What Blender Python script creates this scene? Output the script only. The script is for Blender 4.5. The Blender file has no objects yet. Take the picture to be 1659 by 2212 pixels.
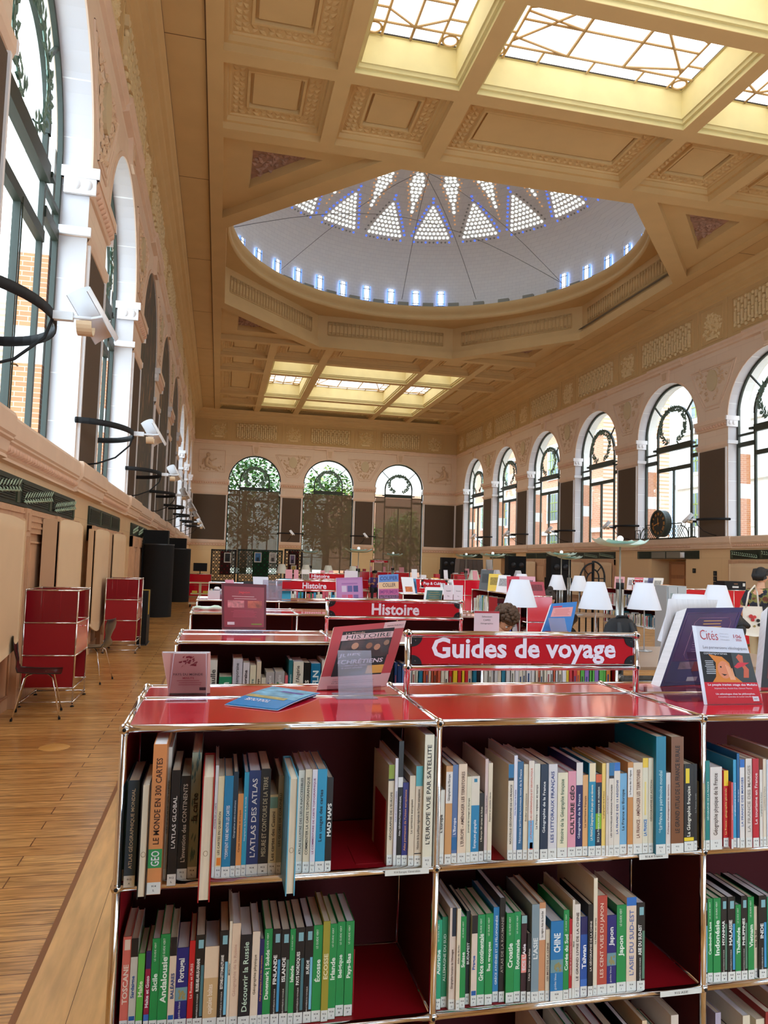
import bpy, math, random
from mathutils import Vector, Matrix
SC = bpy.context.scene
COL = SC.collection
PI = math.pi
# ---------------------------------------------------------------- camera, world, lights, exposure
cam_d = bpy.data.cameras.new('camera'); cam = bpy.data.objects.new('camera', cam_d); COL.objects.link(cam)
RX = Vector((0.9752, -0.2181, 0.0298)); RD = Vector((0.0438, 0.0603, -0.9972)); RF = Vector((0.2161, 0.9741, 0.0685))
RF.normalize(); RX = (RX - RF*RX.dot(RF)).normalized(); RU = RX.cross(RF)
cam.matrix_world = Matrix(((RX.x, RU.x, -RF.x, 0), (RX.y, RU.y, -RF.y, 0), (RX.z, RU.z, -RF.z, 1.65), (0, 0, 0, 1)))
cam_d.sensor_fit = 'HORIZONTAL'; cam_d.sensor_width = 36; cam_d.lens = 36*1595/1659; cam_d.clip_start = .05; cam_d.clip_end = 400
SC.camera = cam
SC.view_settings.view_transform = 'Standard'; SC.view_settings.look = 'None'
SC.view_settings.exposure = 0.70; SC.view_settings.gamma = 1
W = bpy.data.worlds.new('sky'); SC.world = W; W.use_nodes = True
nt = W.node_tree; bg = nt.nodes['Background']
tc = nt.nodes.new('ShaderNodeTexCoord'); nz = nt.nodes.new('ShaderNodeTexNoise'); nz.inputs['Scale'].default_value = 2.2
nz.inputs['Detail'].default_value = 4
cr = nt.nodes.new('ShaderNodeValToRGB'); cr.color_ramp.elements[0].position = .42; cr.color_ramp.elements[1].position = .62
cr.color_ramp.elements[0].color = (.55, .74, 1, 1); cr.color_ramp.elements[1].color = (1, 1, 1, 1)
nt.links.new(tc.outputs['Generated'], nz.inputs['Vector']); nt.links.new(nz.outputs['Fac'], cr.inputs['Fac'])
nt.links.new(cr.outputs['Color'], bg.inputs['Color']); bg.inputs['Strength'].default_value = SKY = 4.5
LAY = 1.7      # daylight through the frosted laylights
def area_light(name, loc, rot, sx, sy, power, col=(1, 1, 1)):
    l = bpy.data.lights.new(name, 'AREA'); l.shape = 'RECTANGLE'; l.size = sx; l.size_y = sy; l.energy = power; l.color = col
    o = bpy.data.objects.new(name, l); COL.objects.link(o); o.location = loc; o.rotation_euler = rot; return o
def point_light(name, loc, power, r=.08, col=(1, .93, .82)):
    l = bpy.data.lights.new(name, 'POINT'); l.energy = power; l.shadow_soft_size = r; l.color = col
    o = bpy.data.objects.new(name, l); COL.objects.link(o); o.location = loc; return o
# room measures (metres)
XL, XR, YE, YN = -2.15, 18.2, 55.8, -1.0
PER, HW, C0 = 6.02, 2.13, 27.55
CY = [C0+PER*k for k in range(-4, 5)]
ZS, ZSP, ZC = 2.92, 7.42, 12.6
# ---------------------------------------------------------------- materials
def lin(c):
    return tuple(((v/255)/12.92 if v/255 <= .04045 else ((v/255+.055)/1.055)**2.4) for v in c)
MC = {}
def M(rgb, rough=.6, metal=0., nz=0., ns=6., bump=0., emit=0., coat=0., alpha=1., trans=0., stretch=None):
    k = (tuple(rgb), rough, metal, nz, ns, bump, emit, coat, alpha, trans, stretch)
    if k in MC: return MC[k]
    m = bpy.data.materials.new('mat_%d' % len(MC)); m.use_nodes = True; n = m.node_tree; b = n.nodes['Principled BSDF']
    c = lin(rgb)+(1,)
    b.inputs['Base Color'].default_value = c; b.inputs['Roughness'].default_value = rough; b.inputs['Metallic'].default_value = metal
    if coat: b.inputs['Coat Weight'].default_value = coat; b.inputs['Coat Roughness'].default_value = .06
    if alpha < 1: b.inputs['Alpha'].default_value = alpha
    if trans: b.inputs['Transmission Weight'].default_value = trans
    if emit: b.inputs['Emission Color'].default_value = c; b.inputs['Emission Strength'].default_value = emit
    if nz or bump:
        t = n.nodes.new('ShaderNodeTexCoord'); x = n.nodes.new('ShaderNodeTexNoise'); x.inputs['Scale'].default_value = ns; x.inputs['Detail'].default_value = 5
        src = t.outputs['Object']
        if stretch:
            mp = n.nodes.new('ShaderNodeMapping'); mp.inputs['Scale'].default_value = stretch; n.links.new(src, mp.inputs['Vector']); src = mp.outputs['Vector']
        n.links.new(src, x.inputs['Vector'])
        if nz:
            r = n.nodes.new('ShaderNodeValToRGB'); e = r.color_ramp.elements
            e[0].position = .3; e[1].position = .7
            e[0].color = tuple(v*(1-nz) for v in c[:3])+(1,); e[1].color = tuple(min(1, v*(1+nz*.6)) for v in c[:3])+(1,)
            n.links.new(x.outputs['Fac'], r.inputs['Fac']); n.links.new(r.outputs['Color'], b.inputs['Base Color'])
        if bump:
            u = n.nodes.new('ShaderNodeBump'); u.inputs['Strength'].default_value = bump; u.inputs['Distance'].default_value = .02
            n.links.new(x.outputs['Fac'], u.inputs['Height']); n.links.new(u.outputs['Normal'], b.inputs['Normal'])
    MC[k] = m; return m
def brickmat(name, c1, c2, cm, scale, bw, rh, mortar, rough=.6, bump=.3, axes='XZ', grain=0., offset=.5, bias=0.):
    m = bpy.data.materials.new(name); m.use_nodes = True; n = m.node_tree; b = n.nodes['Principled BSDF']; L = n.links.new
    t = n.nodes.new('ShaderNodeTexCoord'); s = n.nodes.new('ShaderNodeSeparateXYZ'); k = n.nodes.new('ShaderNodeCombineXYZ')
    L(t.outputs['Object'], s.inputs[0]); L(s.outputs[axes[0]], k.inputs[0]); L(s.outputs[axes[1]], k.inputs[1])
    w = n.nodes.new('ShaderNodeTexBrick'); L(k.outputs[0], w.inputs['Vector'])
    w.inputs['Color1'].default_value = lin(c1)+(1,); w.inputs['Color2'].default_value = lin(c2)+(1,); w.inputs['Mortar'].default_value = lin(cm)+(1,)
    w.inputs['Scale'].default_value = scale; w.inputs['Brick Width'].default_value = bw; w.inputs['Row Height'].default_value = rh
    w.inputs['Mortar Size'].default_value = mortar; w.offset = offset; w.inputs['Bias'].default_value = bias
    out = w.outputs['Color']
    if grain:
        mp = n.nodes.new('ShaderNodeMapping'); mp.inputs['Scale'].default_value = (1.2, 16, 1); L(k.outputs[0], mp.inputs['Vector'])
        # shift grain per plank
        q = n.nodes.new('ShaderNodeVectorMath'); q.operation = 'MULTIPLY_ADD'; q.inputs[1].default_value = (1, 1, 1)
        L(mp.outputs[0], q.inputs[0]); L(w.outputs['Color'], q.inputs[2])
        z = n.nodes.new('ShaderNodeTexNoise'); z.inputs['Scale'].default_value = 2.6; z.inputs['Detail'].default_value = 9; z.inputs['Distortion'].default_value = 1.4; L(q.outputs[0], z.inputs['Vector'])
        r = n.nodes.new('ShaderNodeValToRGB'); r.color_ramp.elements[0].position = .33; r.color_ramp.elements[1].position = .66
        g = 1-grain; r.color_ramp.elements[0].color = (g*.8, g*.72, g*.62, 1); r.color_ramp.elements[1].color = (1.12, 1.1, 1.05, 1)
        L(z.outputs['Fac'], r.inputs['Fac'])
        x = n.nodes.new('ShaderNodeMix'); x.data_type = 'RGBA'; x.blend_type = 'MULTIPLY'; x.inputs[0].default_value = 1
        L(out, x.inputs[6]); L(r.outputs['Color'], x.inputs[7]); out = x.outputs[2]
    L(out, b.inputs['Base Color']); b.inputs['Roughness'].default_value = rough
    if bump:
        u = n.nodes.new('ShaderNodeBump'); u.inputs['Strength'].default_value = bump; u.inputs['Distance'].default_value = .01; u.invert = True
        L(w.outputs['Fac'], u.inputs['Height']); L(u.outputs['Normal'], b.inputs['Normal'])
    return m
def glassmat(name, tint=(235, 245, 245), refl=.06, frost=0., emit=0.):
    m = bpy.data.materials.new(name); m.use_nodes = True; n = m.node_tree; n.nodes.clear(); L = n.links.new
    o = n.nodes.new('ShaderNodeOutputMaterial'); t = n.nodes.new('ShaderNodeBsdfTransparent'); t.inputs[0].default_value = lin(tint)+(1,)
    g = n.nodes.new('ShaderNodeBsdfGlossy'); g.inputs['Roughness'].default_value = .03; g.inputs['Color'].default_value = (1, 1, 1, 1)
    x = n.nodes.new('ShaderNodeMixShader'); lw = n.nodes.new('ShaderNodeLayerWeight'); lw.inputs['Blend'].default_value = .25
    mm = n.nodes.new('ShaderNodeMath'); mm.operation = 'MULTIPLY'; mm.inputs[1].default_value = refl*4; L(lw.outputs['Fresnel'], mm.inputs[0])
    L(mm.outputs[0], x.inputs[0]); L(t.outputs[0], x.inputs[1]); L(g.outputs[0], x.inputs[2]); out = x
    if frost:
        d = n.nodes.new('ShaderNodeBsdfDiffuse'); d.inputs[0].default_value = lin(tint)+(1,)
        y = n.nodes.new('ShaderNodeMixShader'); y.inputs[0].default_value = frost; L(out.outputs[0], y.inputs[1]); L(d.outputs[0], y.inputs[2]); out = y
    L(out.outputs[0], o.inputs[0]); return m
CHROME = M((226, 222, 220), .10, 1.)
BLKM = M((12, 12, 14), .75)
TAN = M((214, 177, 120), .75, nz=.05, ns=1.2)            # painted ceiling
TAN2 = M((212, 174, 118), .8, nz=.06, ns=2.)
ROSE = M((178, 138, 118), .8, nz=.25, ns=6., bump=.4)
WALLU = brickmat('upper_stone', (230, 204, 178), (226, 198, 172), (206, 176, 150), 1., 1.35, .62, .004, .75, .1, 'YZ')
WALLUX = brickmat('upper_stone_x', (230, 204, 178), (226, 198, 172), (206, 176, 150), 1., 1.35, .62, .004, .75, .1, 'XZ')
JAMB = brickmat('jamb_stone', (216, 209, 208), (210, 203, 203), (245, 242, 240), 1., 3., .72, .008, .6, .1, 'XZ')
JAMBX = brickmat('jamb_stone_x', (232, 224, 220), (226, 218, 216), (245, 242, 240), 1., 3., .72, .008, .6, .1, 'YZ')
LEDGE = M((230, 198, 170), .6, nz=.05, ns=3)
WHITEST = M((238, 232, 230), .5, nz=.03, ns=4)
LOWW = brickmat('lower_stone', (230, 194, 146), (224, 186, 138), (190, 152, 108), 1., 2.4, 1.1, .003, .35, .05, 'YZ')
LOWWX = brickmat('lower_stone_x', (232, 200, 148), (226, 192, 140), (190, 152, 108), 1., 2.4, 1.1, .003, .35, .05, 'XZ')
FABRIC = M((92, 74, 58), .95, nz=.12, ns=60., bump=.2)
FRAMEM = M((46, 52, 40), .5, nz=.1, ns=3)
FRAMEL = M((92, 100, 84), .5, nz=.1, ns=3)
GLASS = glassmat('window_glass')
BRONZE = M((52, 62, 44), .45, .3, nz=.2, ns=5)
LEAFM = M((104, 128, 112), .5, .1, nz=.2, ns=20)
GILT = M((160, 184, 158), .5, .1, nz=.3, ns=12)
WOOD = brickmat('oak_floor', (236, 184, 116), (214, 158, 92), (130, 86, 48), 1., 2.6, .135, .0035, .22, .15, 'XY', grain=.42, offset=.37)
WOODB = M((238, 190, 124), .28, nz=.2, ns=3., stretch=(8, 1, 1))
DOORW = M((206, 160, 124), .5, nz=.12, ns=4., stretch=(6, 6, 1))
# ---------------------------------------------------------------- mesh builder
class MB:
    def __init__(s, P=None): s.v = []; s.f = []; s.mi = []; s.sm = []; s.ms = []; s.P = P or (lambda a, b, c: Vector((a, b, c)))
    def mid(s, m):
        if m not in s.ms: s.ms.append(m)
        return s.ms.index(m)
    def add(s, vs, fs, m, sm=False, raw=False):
        o = len(s.v); s.v += [Vector(p) if raw else s.P(*p) for p in vs]; i = s.mid(m)
        for f in fs: s.f.append([o+k for k in f]); s.mi.append(i); s.sm.append(sm)
    def box(s, a, b, c, d, e, f, m):
        vs = [(x, y, z) for x in (a, b) for y in (c, d) for z in (e, f)]
        s.add(vs, [(0, 1, 3, 2), (4, 6, 7, 5), (0, 4, 5, 1), (2, 3, 7, 6), (0, 2, 6, 4), (1, 5, 7, 3)], m)
    def obox(s, c, ax, ay, az, m):     # centre and three half-axis vectors
        c = Vector(c); ax = Vector(ax); ay = Vector(ay); az = Vector(az)
        vs = [tuple(c+ax*i+ay*j+az*k) for i in (-1, 1) for j in (-1, 1) for k in (-1, 1)]
        s.add(vs, [(0, 1, 3, 2), (4, 6, 7, 5), (0, 4, 5, 1), (2, 3, 7, 6), (0, 2, 6, 4), (1, 5, 7, 3)], m)
    def quad(s, a, b, c, d, m): s.add([a, b, c, d], [(0, 1, 2, 3)], m)
    def poly(s, pts, m): s.add(pts, [tuple(range(len(pts)))], m)
    def prism(s, pts, fn, lo, hi, m, sm=False):   # pts 2d, fn(u,v,h)->3d
        n = len(pts); vs = [fn(u, v, lo) for u, v in pts]+[fn(u, v, hi) for u, v in pts]
        fs = [tuple(range(n))[::-1], tuple(range(n, 2*n))]+[(i, (i+1) % n, n+(i+1) % n, n+i) for i in range(n)]
        s.add(vs, fs, m, sm)
    def tube(s, path, r, m, n=8, cap=True, closed=False):
        path = [Vector(p) for p in path]; L = len(path); R = r if isinstance(r, (list, tuple)) else [r]*L; vs = []; up = None
        for i, p in enumerate(path):
            t = (path[(i+1) % L]-path[i-1]) if closed else (path[min(i+1, L-1)]-path[max(i-1, 0)])
            t.normalize()
            if up is None:
                up = Vector((0, 0, 1)) if abs(t.z) < .9 else Vector((1, 0, 0))
            a = t.cross(up).normalized(); up = a.cross(t).normalized()
            for k in range(n):
                q = 2*PI*k/n; vs.append(tuple(p+(a*math.cos(q)+up*math.sin(q))*R[i]))
        fs = []
        for i in range(L if closed else L-1):
            j = (i+1) % L
            for k in range(n): fs.append((i*n+k, i*n+(k+1) % n, j*n+(k+1) % n, j*n+k))
        if cap and not closed: fs += [tuple(range(n))[::-1], tuple(range((L-1)*n, L*n))]
        s.add(vs, fs, m, True)
    def lathe(s, prof, c, m, n=24, sx=1., sy=1., a0=0., a1=2*PI):
        full = abs(a1-a0-2*PI) < 1e-6; K = n if full else n+1; vs = []
        for r, z in prof:
            for k in range(K):
                q = a0+(a1-a0)*k/n; vs.append((c[0]+r*sx*math.cos(q), c[1]+r*sy*math.sin(q), c[2]+z))
        fs = []
        for i in range(len(prof)-1):
            for k in range(n):
                j = (k+1) % K; fs.append((i*K+k, i*K+j, (i+1)*K+j, (i+1)*K+k))
        s.add(vs, fs, m, True)
    def ball(s, c, r, m, n=10, sx=1., sy=1., sz=1.):
        s.lathe([(max(1e-4, r*math.sin(PI*i/(n//2+1))), -r*sz*math.cos(PI*i/(n//2+1))) for i in range(n//2+2)], c, m, n, sx, sy)
    def extr(s, prof, s0, s1, m, closed=False):  # profile of (d,z) swept along s
        n = len(prof); vs = [(s0, d, z) for d, z in prof]+[(s1, d, z) for d, z in prof]
        fs = [(i, i+1, n+i+1, n+i) for i in range(n-1)]
        if closed: fs.append((n-1, 0, n, 2*n-1))
        s.add(vs, fs, m)
    def band(s, cs, cz, r1, r2, a0, a1, d0, d1, m, n=20):  # arc band in the s-z plane
        vs = []
        for k in range(n+1):
            q = a0+(a1-a0)*k/n; c, w = math.cos(q), math.sin(q)
            vs += [(cs+r1*c, d0, cz+r1*w), (cs+r2*c, d0, cz+r2*w), (cs+r2*c, d1, cz+r2*w), (cs+r1*c, d1, cz+r1*w)]
        fs = []
        for k in range(n):
            o = k*4
            for i in range(4): fs.append((o+i, o+(i+1) % 4, o+4+(i+1) % 4, o+4+i))
        s.add(vs, fs, m, False)
    def leaf(s, c, u, v, w, m):   # pointed leaf: centre base c, length vector u, half width v, rise w
        c = Vector(c); u = Vector(u); v = Vector(v); w = Vector(w)
        vs = [tuple(c), tuple(c+u*.45+v), tuple(c+u), tuple(c+u*.45-v), tuple(c+u*.45+w)]
        s.add(vs, [(0, 1, 4), (1, 2, 4), (2, 3, 4), (3, 0, 4), (0, 3, 2, 1)], m)
    def build(s, name, parent=None, label=None, cat=None, group=None, kind=None, loc=None, rot=None):
        me = bpy.data.meshes.new(name); me.from_pydata([tuple(p) for p in s.v], [], s.f)
        for m in s.ms: me.materials.append(m)
        me.polygons.foreach_set('material_index', s.mi); me.polygons.foreach_set('use_smooth', s.sm); me.update()
        o = bpy.data.objects.new(name, me); COL.objects.link(o)
        if parent: o.parent = parent
        if loc is not None: o.location = loc
        if rot is not None: o.rotation_euler = rot
        tag(o, label, cat, group, kind); return o
import re
def tag(o, label=None, cat=None, group=None, kind=None):
    if label and len(re.findall(r'\w+', label)) > 16: print('LONG', label)
    if label: o['label'] = label
    if cat: o['category'] = cat
    if group: o['group'] = group
    if kind: o['kind'] = kind
    return o
def empty(name, loc, label=None, cat=None, group=None, kind=None, rz=0.):
    o = bpy.data.objects.new(name, None); COL.objects.link(o); o.location = loc; o.rotation_euler = (0, 0, rz); o.empty_display_size = .1
    return tag(o, label, cat, group, kind)
def copy_tree(o, parent=None, **kw):
    c = o.copy(); COL.objects.link(c)
    if parent: c.parent = parent
    for ch in list(o.children): copy_tree(ch, c)
    for k, v in kw.items():
        if k == 'loc': c.location = v
        elif k == 'rz': c.rotation_euler = (0, 0, v)
        else: c[k] = v
    return c
TXC = {}
def text_mesh(txt, bold=0.):
    k = (txt, bold)
    if k not in TXC:
        cu = bpy.data.curves.new('t', 'FONT'); cu.body = txt; cu.size = 1; cu.resolution_u = 2; cu.offset = bold
        o = bpy.data.objects.new('t', cu); COL.objects.link(o); bpy.context.view_layer.update()
        me = bpy.data.meshes.new_from_object(o.evaluated_get(bpy.context.evaluated_depsgraph_get()))
        bpy.data.objects.remove(o)
        vs = [v.co.copy() for v in me.vertices]; fs = [list(p.vertices) for p in me.polygons]; bpy.data.meshes.remove(me)
        x0 = min(v.x for v in vs); x1 = max(v.x for v in vs); y0 = min(v.y for v in vs); y1 = max(v.y for v in vs)
        TXC[k] = (vs, fs, x0, x1, y0, y1)
    return TXC[k]
def put_text(mb, txt, c, ux, uy, w, h, m, bold=.0, stretch=True):
    """text centred at c, reading along unit ux with letters up along uy, fitted into w x h"""
    vs, fs, x0, x1, y0, y1 = text_mesh(txt, bold)
    c = Vector(c); ux = Vector(ux); uy = Vector(uy); sx = w/(x1-x0); sy = h/(y1-y0)
    if not stretch: sx = sy = min(sx, sy)
    elif sx > sy*1.3: sx = sy*1.3
    elif sy > sx*1.5: sy = sx*1.5
    mx, my = (x0+x1)/2, (y0+y1)/2
    mb.add([tuple(c+ux*((v.x-mx)*sx)+uy*((v.y-my)*sy)) for v in vs], fs, m)
# ---------------------------------------------------------------- room shell
PLf = lambda s, d, z: Vector((XL-d, s, z))
PRf = lambda s, d, z: Vector((XR+d, s, z))
PEf = lambda s, d, z: Vector((s, YE+d, z))
PNf = lambda s, d, z: Vector((s, YN-d, z))
CXE = [2.42, 8.0, 13.55]
def arch_pts(c, hw, zb, zsp, n=24):
    return [(c+hw, zb)]+[(c+hw*math.cos(PI*k/n), zsp+hw*math.sin(PI*k/n)) for k in range(n+1)]+[(c-hw, zb)]
def wall(name, P, s0, s1, cs, hw, zb, mat, jm, niches=(), z1=12.0, low=None, zlow=ZS):
    mb = MB(P); n = 24; e = s0
    for i, c in enumerate(cs):
        mb.quad((e, 0, zb), (c-hw, 0, zb), (c-hw, 0, z1), (e, 0, z1), mat); e = c+hw
        for k in range(n):
            a, b = PI*k/n, PI*(k+1)/n
            x0, y0, x1, y1 = c+hw*math.cos(a), ZSP+hw*math.sin(a), c+hw*math.cos(b), ZSP+hw*math.sin(b)
            mb.quad((x0, 0, y0), (x1, 0, y1), (x1, 0, z1), (x0, 0, z1), mat)
        pts = arch_pts(c, hw, zb, ZSP, n)
        for (a, b), (a2, b2) in zip(pts, pts[1:]):
            mb.quad((a, 0, b), (a2, 0, b2), (a2, .42, b2), (a, .42, b), jm)
        mb.quad((c-hw, 0, zb), (c+hw, 0, zb), (c+hw, .42, zb), (c-hw, .42, zb), WHITEST)
    mb.quad((e, 0, zb), (s1, 0, zb), (s1, 0, z1), (e, 0, z1), mat)
    if low:
        e = s0
        for c0, c1 in low['gaps']:
            mb.quad((e, -.02, 0), (c0, -.02, 0), (c0, -.02, zb), (e, -.02, zb), low['m'])
            mb.quad((c0, -.02, 2.15), (c1, -.02, 2.15), (c1, -.02, zb), (c0, -.02, zb), low['m'])
            for q in (c0, c1): mb.quad((q, -.02, 0), (q, .9, 0), (q, .9, 2.15), (q, -.02, 2.15), low['m'])
            mb.quad((c0, -.02, 2.15), (c1, -.02, 2.15), (c1, .9, 2.15), (c0, .9, 2.15), low['m'])
            mb.quad((c0, .9, 0), (c1, .9, 0), (c1, .9, 2.15), (c0, .9, 2.15), low['m']); e = c1
        if low.get('open'):
            for c0, c1 in low['open']:
                mb.quad((e, -.02, 0), (c0, -.02, 0), (c0, -.02, zb), (e, -.02, zb), low['m']); e = c1
        mb.quad((e, -.02, 0), (s1, -.02, 0), (s1, -.02, zb), (e, -.02, zb), low['m'])
    # outer leaf of the wall: piers with brick and white bands
    return mb.build(name, kind='structure')
BRK = (208, 132, 84)
OUTB = brickmat('outer_brick', BRK, (198, 122, 78), (220, 190, 160), 1., .24, .075, .006, .8, .1, 'XZ')
OUTBY = brickmat('outer_brick_y', BRK, (198, 122, 78), (220, 190, 160), 1., .24, .075, .006, .8, .1, 'YZ')
OUTW = M((236, 232, 224), .7)
DR_R = [(c-1.1+.15, c+1.25) for c in (27.2,)]
wl = wall('wall_left', PLf, YN, YE, CY, HW, ZS, WALLU, JAMB, low={'gaps': [], 'm': LOWW})
wr = wall('wall_right', PRf, YN, YE, CY, HW, ZS, WALLU, JAMB, low={'gaps': [(26.15, 28.55), (44.4, 45.9)], 'm': LOWW})
def endwall(name, P):
    mb = MB(P); hw = 1.95; e = XL; n = 24
    for c in CXE:
        mb.quad((e, 0, ZS), (c-hw, 0, ZS), (c-hw, 0, 12), (e, 0, 12), WALLUX)
        mb.quad((e, -.02, 0), (c-hw, -.02, 0), (c-hw, -.02, ZS), (e, -.02, ZS), LOWWX); e = c+hw
        for k in range(n):
            a, b = PI*k/n, PI*(k+1)/n
            x0, y0, x1, y1 = c+hw*math.cos(a), ZSP+hw*math.sin(a), c+hw*math.cos(b), ZSP+hw*math.sin(b)
            mb.quad((x0, 0, y0), (x1, 0, y1), (x1, 0, 12), (x0, 0, 12), WALLUX)
        pts = arch_pts(c, hw, .5, ZSP, n)
        for (a, b), (a2, b2) in zip(pts, pts[1:]): mb.quad((a, -.02, b), (a2, -.02, b2), (a2, .3, b2), (a, .3, b), JAMBX)
        mb.quad((c-hw, -.02, 0), (c+hw, -.02, 0), (c+hw, -.02, .5), (c-hw, -.02, .5), LOWWX)
        mb.quad((c-hw, -.02, .5), (c+hw, -.02, .5), (c+hw, .3, .5), (c-hw, .3, .5), WHITEST)
    mb.quad((e, 0, ZS), (XR, 0, ZS), (XR, 0, 12), (e, 0, 12), WALLUX); mb.quad((e, -.02, 0), (XR, -.02, 0), (XR, -.02, ZS), (e, -.02, ZS), LOWWX)
    return mb.build(name, kind='structure')
endwall('wall_back', PEf)
endwall('wall_front', PNf)
mb = MB(); mb.box(XL-1, XR+1, YN-1, YE+.3, -.12, 0, WOOD); fl = mb.build('floor', kind='structure')
mb = MB(); mb.box(-.62, -.30, YN, YE-.6, .0005, .004, WOODB); mb.box(-.645, -.62, YN, YE-.6, .0005, .005, M((150, 98, 52), .4))
mb.box(-.452, -.45, YN, YE-.6, .004, .0045, M((110, 70, 40), .5)); mb.build('trim_0', kind='structure')
mb = MB(); mb.lathe([(0.001, .004), (.115, .004), (.125, .0005)], (-1.29, 6.85, 0), M((228, 172, 92), .35), 24)
mb.build('floor_cover', label='round wooden floor outlet cap in the aisle before the chair', cat='floor cover')
# ---------------------------------------------------------------- windows
def wreath(mb, cs, cz, r, d, rng, mat=LEAFM, top=False):
    for side in (-1, 1):
        N = 15
        for i in range(N):
            q = -PI/2+side*(.28+i/(N-1)*(PI-.42)); c, w = math.cos(q), math.sin(q)
            px, pz = cs+r*.78*c, cz+r*.66*w; tx, tz = -w*side, c*side
            mb.tube([(px, d, pz), (px+tx*.16, d, pz+tz*.16)], .016, mat, 4, False)
            for j in range(5):
                a = rng.uniform(.5, 1.1)*(1 if j % 2 else -1); ca, sa = math.cos(a), math.sin(a); l = rng.uniform(.17, .25)
                ux, uz = tx*ca-tz*sa, tx*sa+tz*ca; o = rng.uniform(0, .12)
                mb.leaf((px+tx*o, d-.01*j, pz+tz*o), (ux*l, rng.uniform(-.03, .03), uz*l), (-uz*.05, 0, ux*.05), (0, -.02, 0), mat)
WN = [0]
def window(P, c, hw, zb, dp, label_blind=None, lit=1):
    k = WN[0]; WN[0] += 1; rng = random.Random(k); D = (dp, dp+.07)
    root = empty('window_%d' % k, P(c, dp, zb), kind='structure'); off = Vector(root.location)
    Q = lambda s, d, z: P(s, d, z)-off
    mb = MB(Q); F = FRAMEM; ri = hw*.55; z1, z2 = 6.86, 5.98
    mb.band(c, ZSP, hw-.09, hw, 0, PI, D[0], D[1], F, 28)
    for sg in (-1, 1):
        mb.box(c+sg*hw, c+sg*(hw-.09), D[0], D[1], zb, ZSP, F)
        mb.box(c+sg*(ri-.04), c+sg*(ri+.05), D[0], D[1], zb, 7.42, F)
        mb.box(c+sg*(ri+.05), c+sg*(hw-.09), D[0], D[1], z1-.18, z1-.1, F)
        mb.box(c+sg*(ri+.05), c+sg*(hw-.09), D[0]-.02, D[1], z1-.58, z1-.42, F)
        q = PI/4 if sg > 0 else 3*PI/4; ca, sa = math.cos(q), math.sin(q); zc = 7.42
        mb.obox((c+(ri+hw)/2*ca, (D[0]+D[1])/2, zc+(ri+hw)/2*sa), ((hw-ri)/2*ca, 0, (hw-ri)/2*sa), (0, .03, 0), (-.025*sa, 0, .025*ca), F)
        mb.box(c+sg*(ri+.03), c+sg*(ri+.22), D[0]-.08, D[1], z1-.02, z1+.06, F)
    mb.band(c, 7.42, ri-.05, ri+.05, 0, PI, D[0]-.02, D[1], F, 22)
    mb.box(c-ri, c+ri, D[0]-.06, D[1], z1-.13, z1+.13, F); mb.box(c-ri, c+ri, D[0]-.03, D[1], z2-.09, z2+.07, F)
    mb.box(c-.025, c+.025, D[0]-.02, D[1], zb, z2, F)
    mb.box(c-hw, c+hw, D[0], D[1], zb, zb+.07, F)
    if zb < 1:
        for z in (3.55, 1.9): mb.box(c-hw, c+hw, D[0], D[1], z-.03, z+.03, F)
    mb.build('window_frame', root)
    g = MB(Q); g.poly([(x, dp+.035, z) for x, z in arch_pts(c, hw-.04, zb, ZSP, 20)], GLASS); g.build('pane', root)
    if lit:
        w = MB(Q); wreath(w, c, 7.78, ri-.08, dp-.03, rng); w.build('wreath', root, label='green metal laurel wreath inside the arched light')
    # handle on the casement
    h = MB(Q); h.tube([(c+.03, dp-.02, 3.9), (c+.03, dp-.07, 3.9), (c+.1, dp-.07, 3.9)], .012, M((120, 90, 50), .4, .8), 6); h.tube([(c+.03, dp-.03, zb+.2), (c+.03, dp-.03, z2)], .01, F, 6)
    h.build('window_bolt', root)
    return root
for i, c in enumerate(CY):
    if i not in (3, 4, 5): window(PLf, c, HW, ZS, .40, lit=1)
    window(PRf, c, HW, ZS, .36)
for c in CXE: window(PEf, c, 1.95, .5, .22)
for c in CXE: window(PNf, c, 1.95, .5, .22, lit=0)  # unseen windows added behind the camera to light the book spines
# daylight portals: world light through the window openings
def portal(P, c, hw, z0, z1, d, rot):
    l = bpy.data.lights.new('daylight_portal', 'AREA'); l.shape = 'RECTANGLE'; l.size = 2*hw; l.size_y = z1-z0; l.cycles.is_portal = True
    o = bpy.data.objects.new('daylight_portal', l); COL.objects.link(o); o.location = P(c, d, (z0+z1)/2); o.rotation_euler = rot
for i, c in enumerate(CY):
    if i not in (3, 4, 5): portal(PLf, c, HW, ZS, 9.55, .5, (PI/2, 0, -PI/2))
    portal(PRf, c, HW, ZS, 9.55, .5, (PI/2, 0, PI/2))
for c in CXE: portal(PEf, c, 1.95, .5, 9.4, .35, (PI/2, 0, PI)); portal(PNf, c, 1.95, .5, 9.4, .35, (PI/2, 0, 0))
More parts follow.
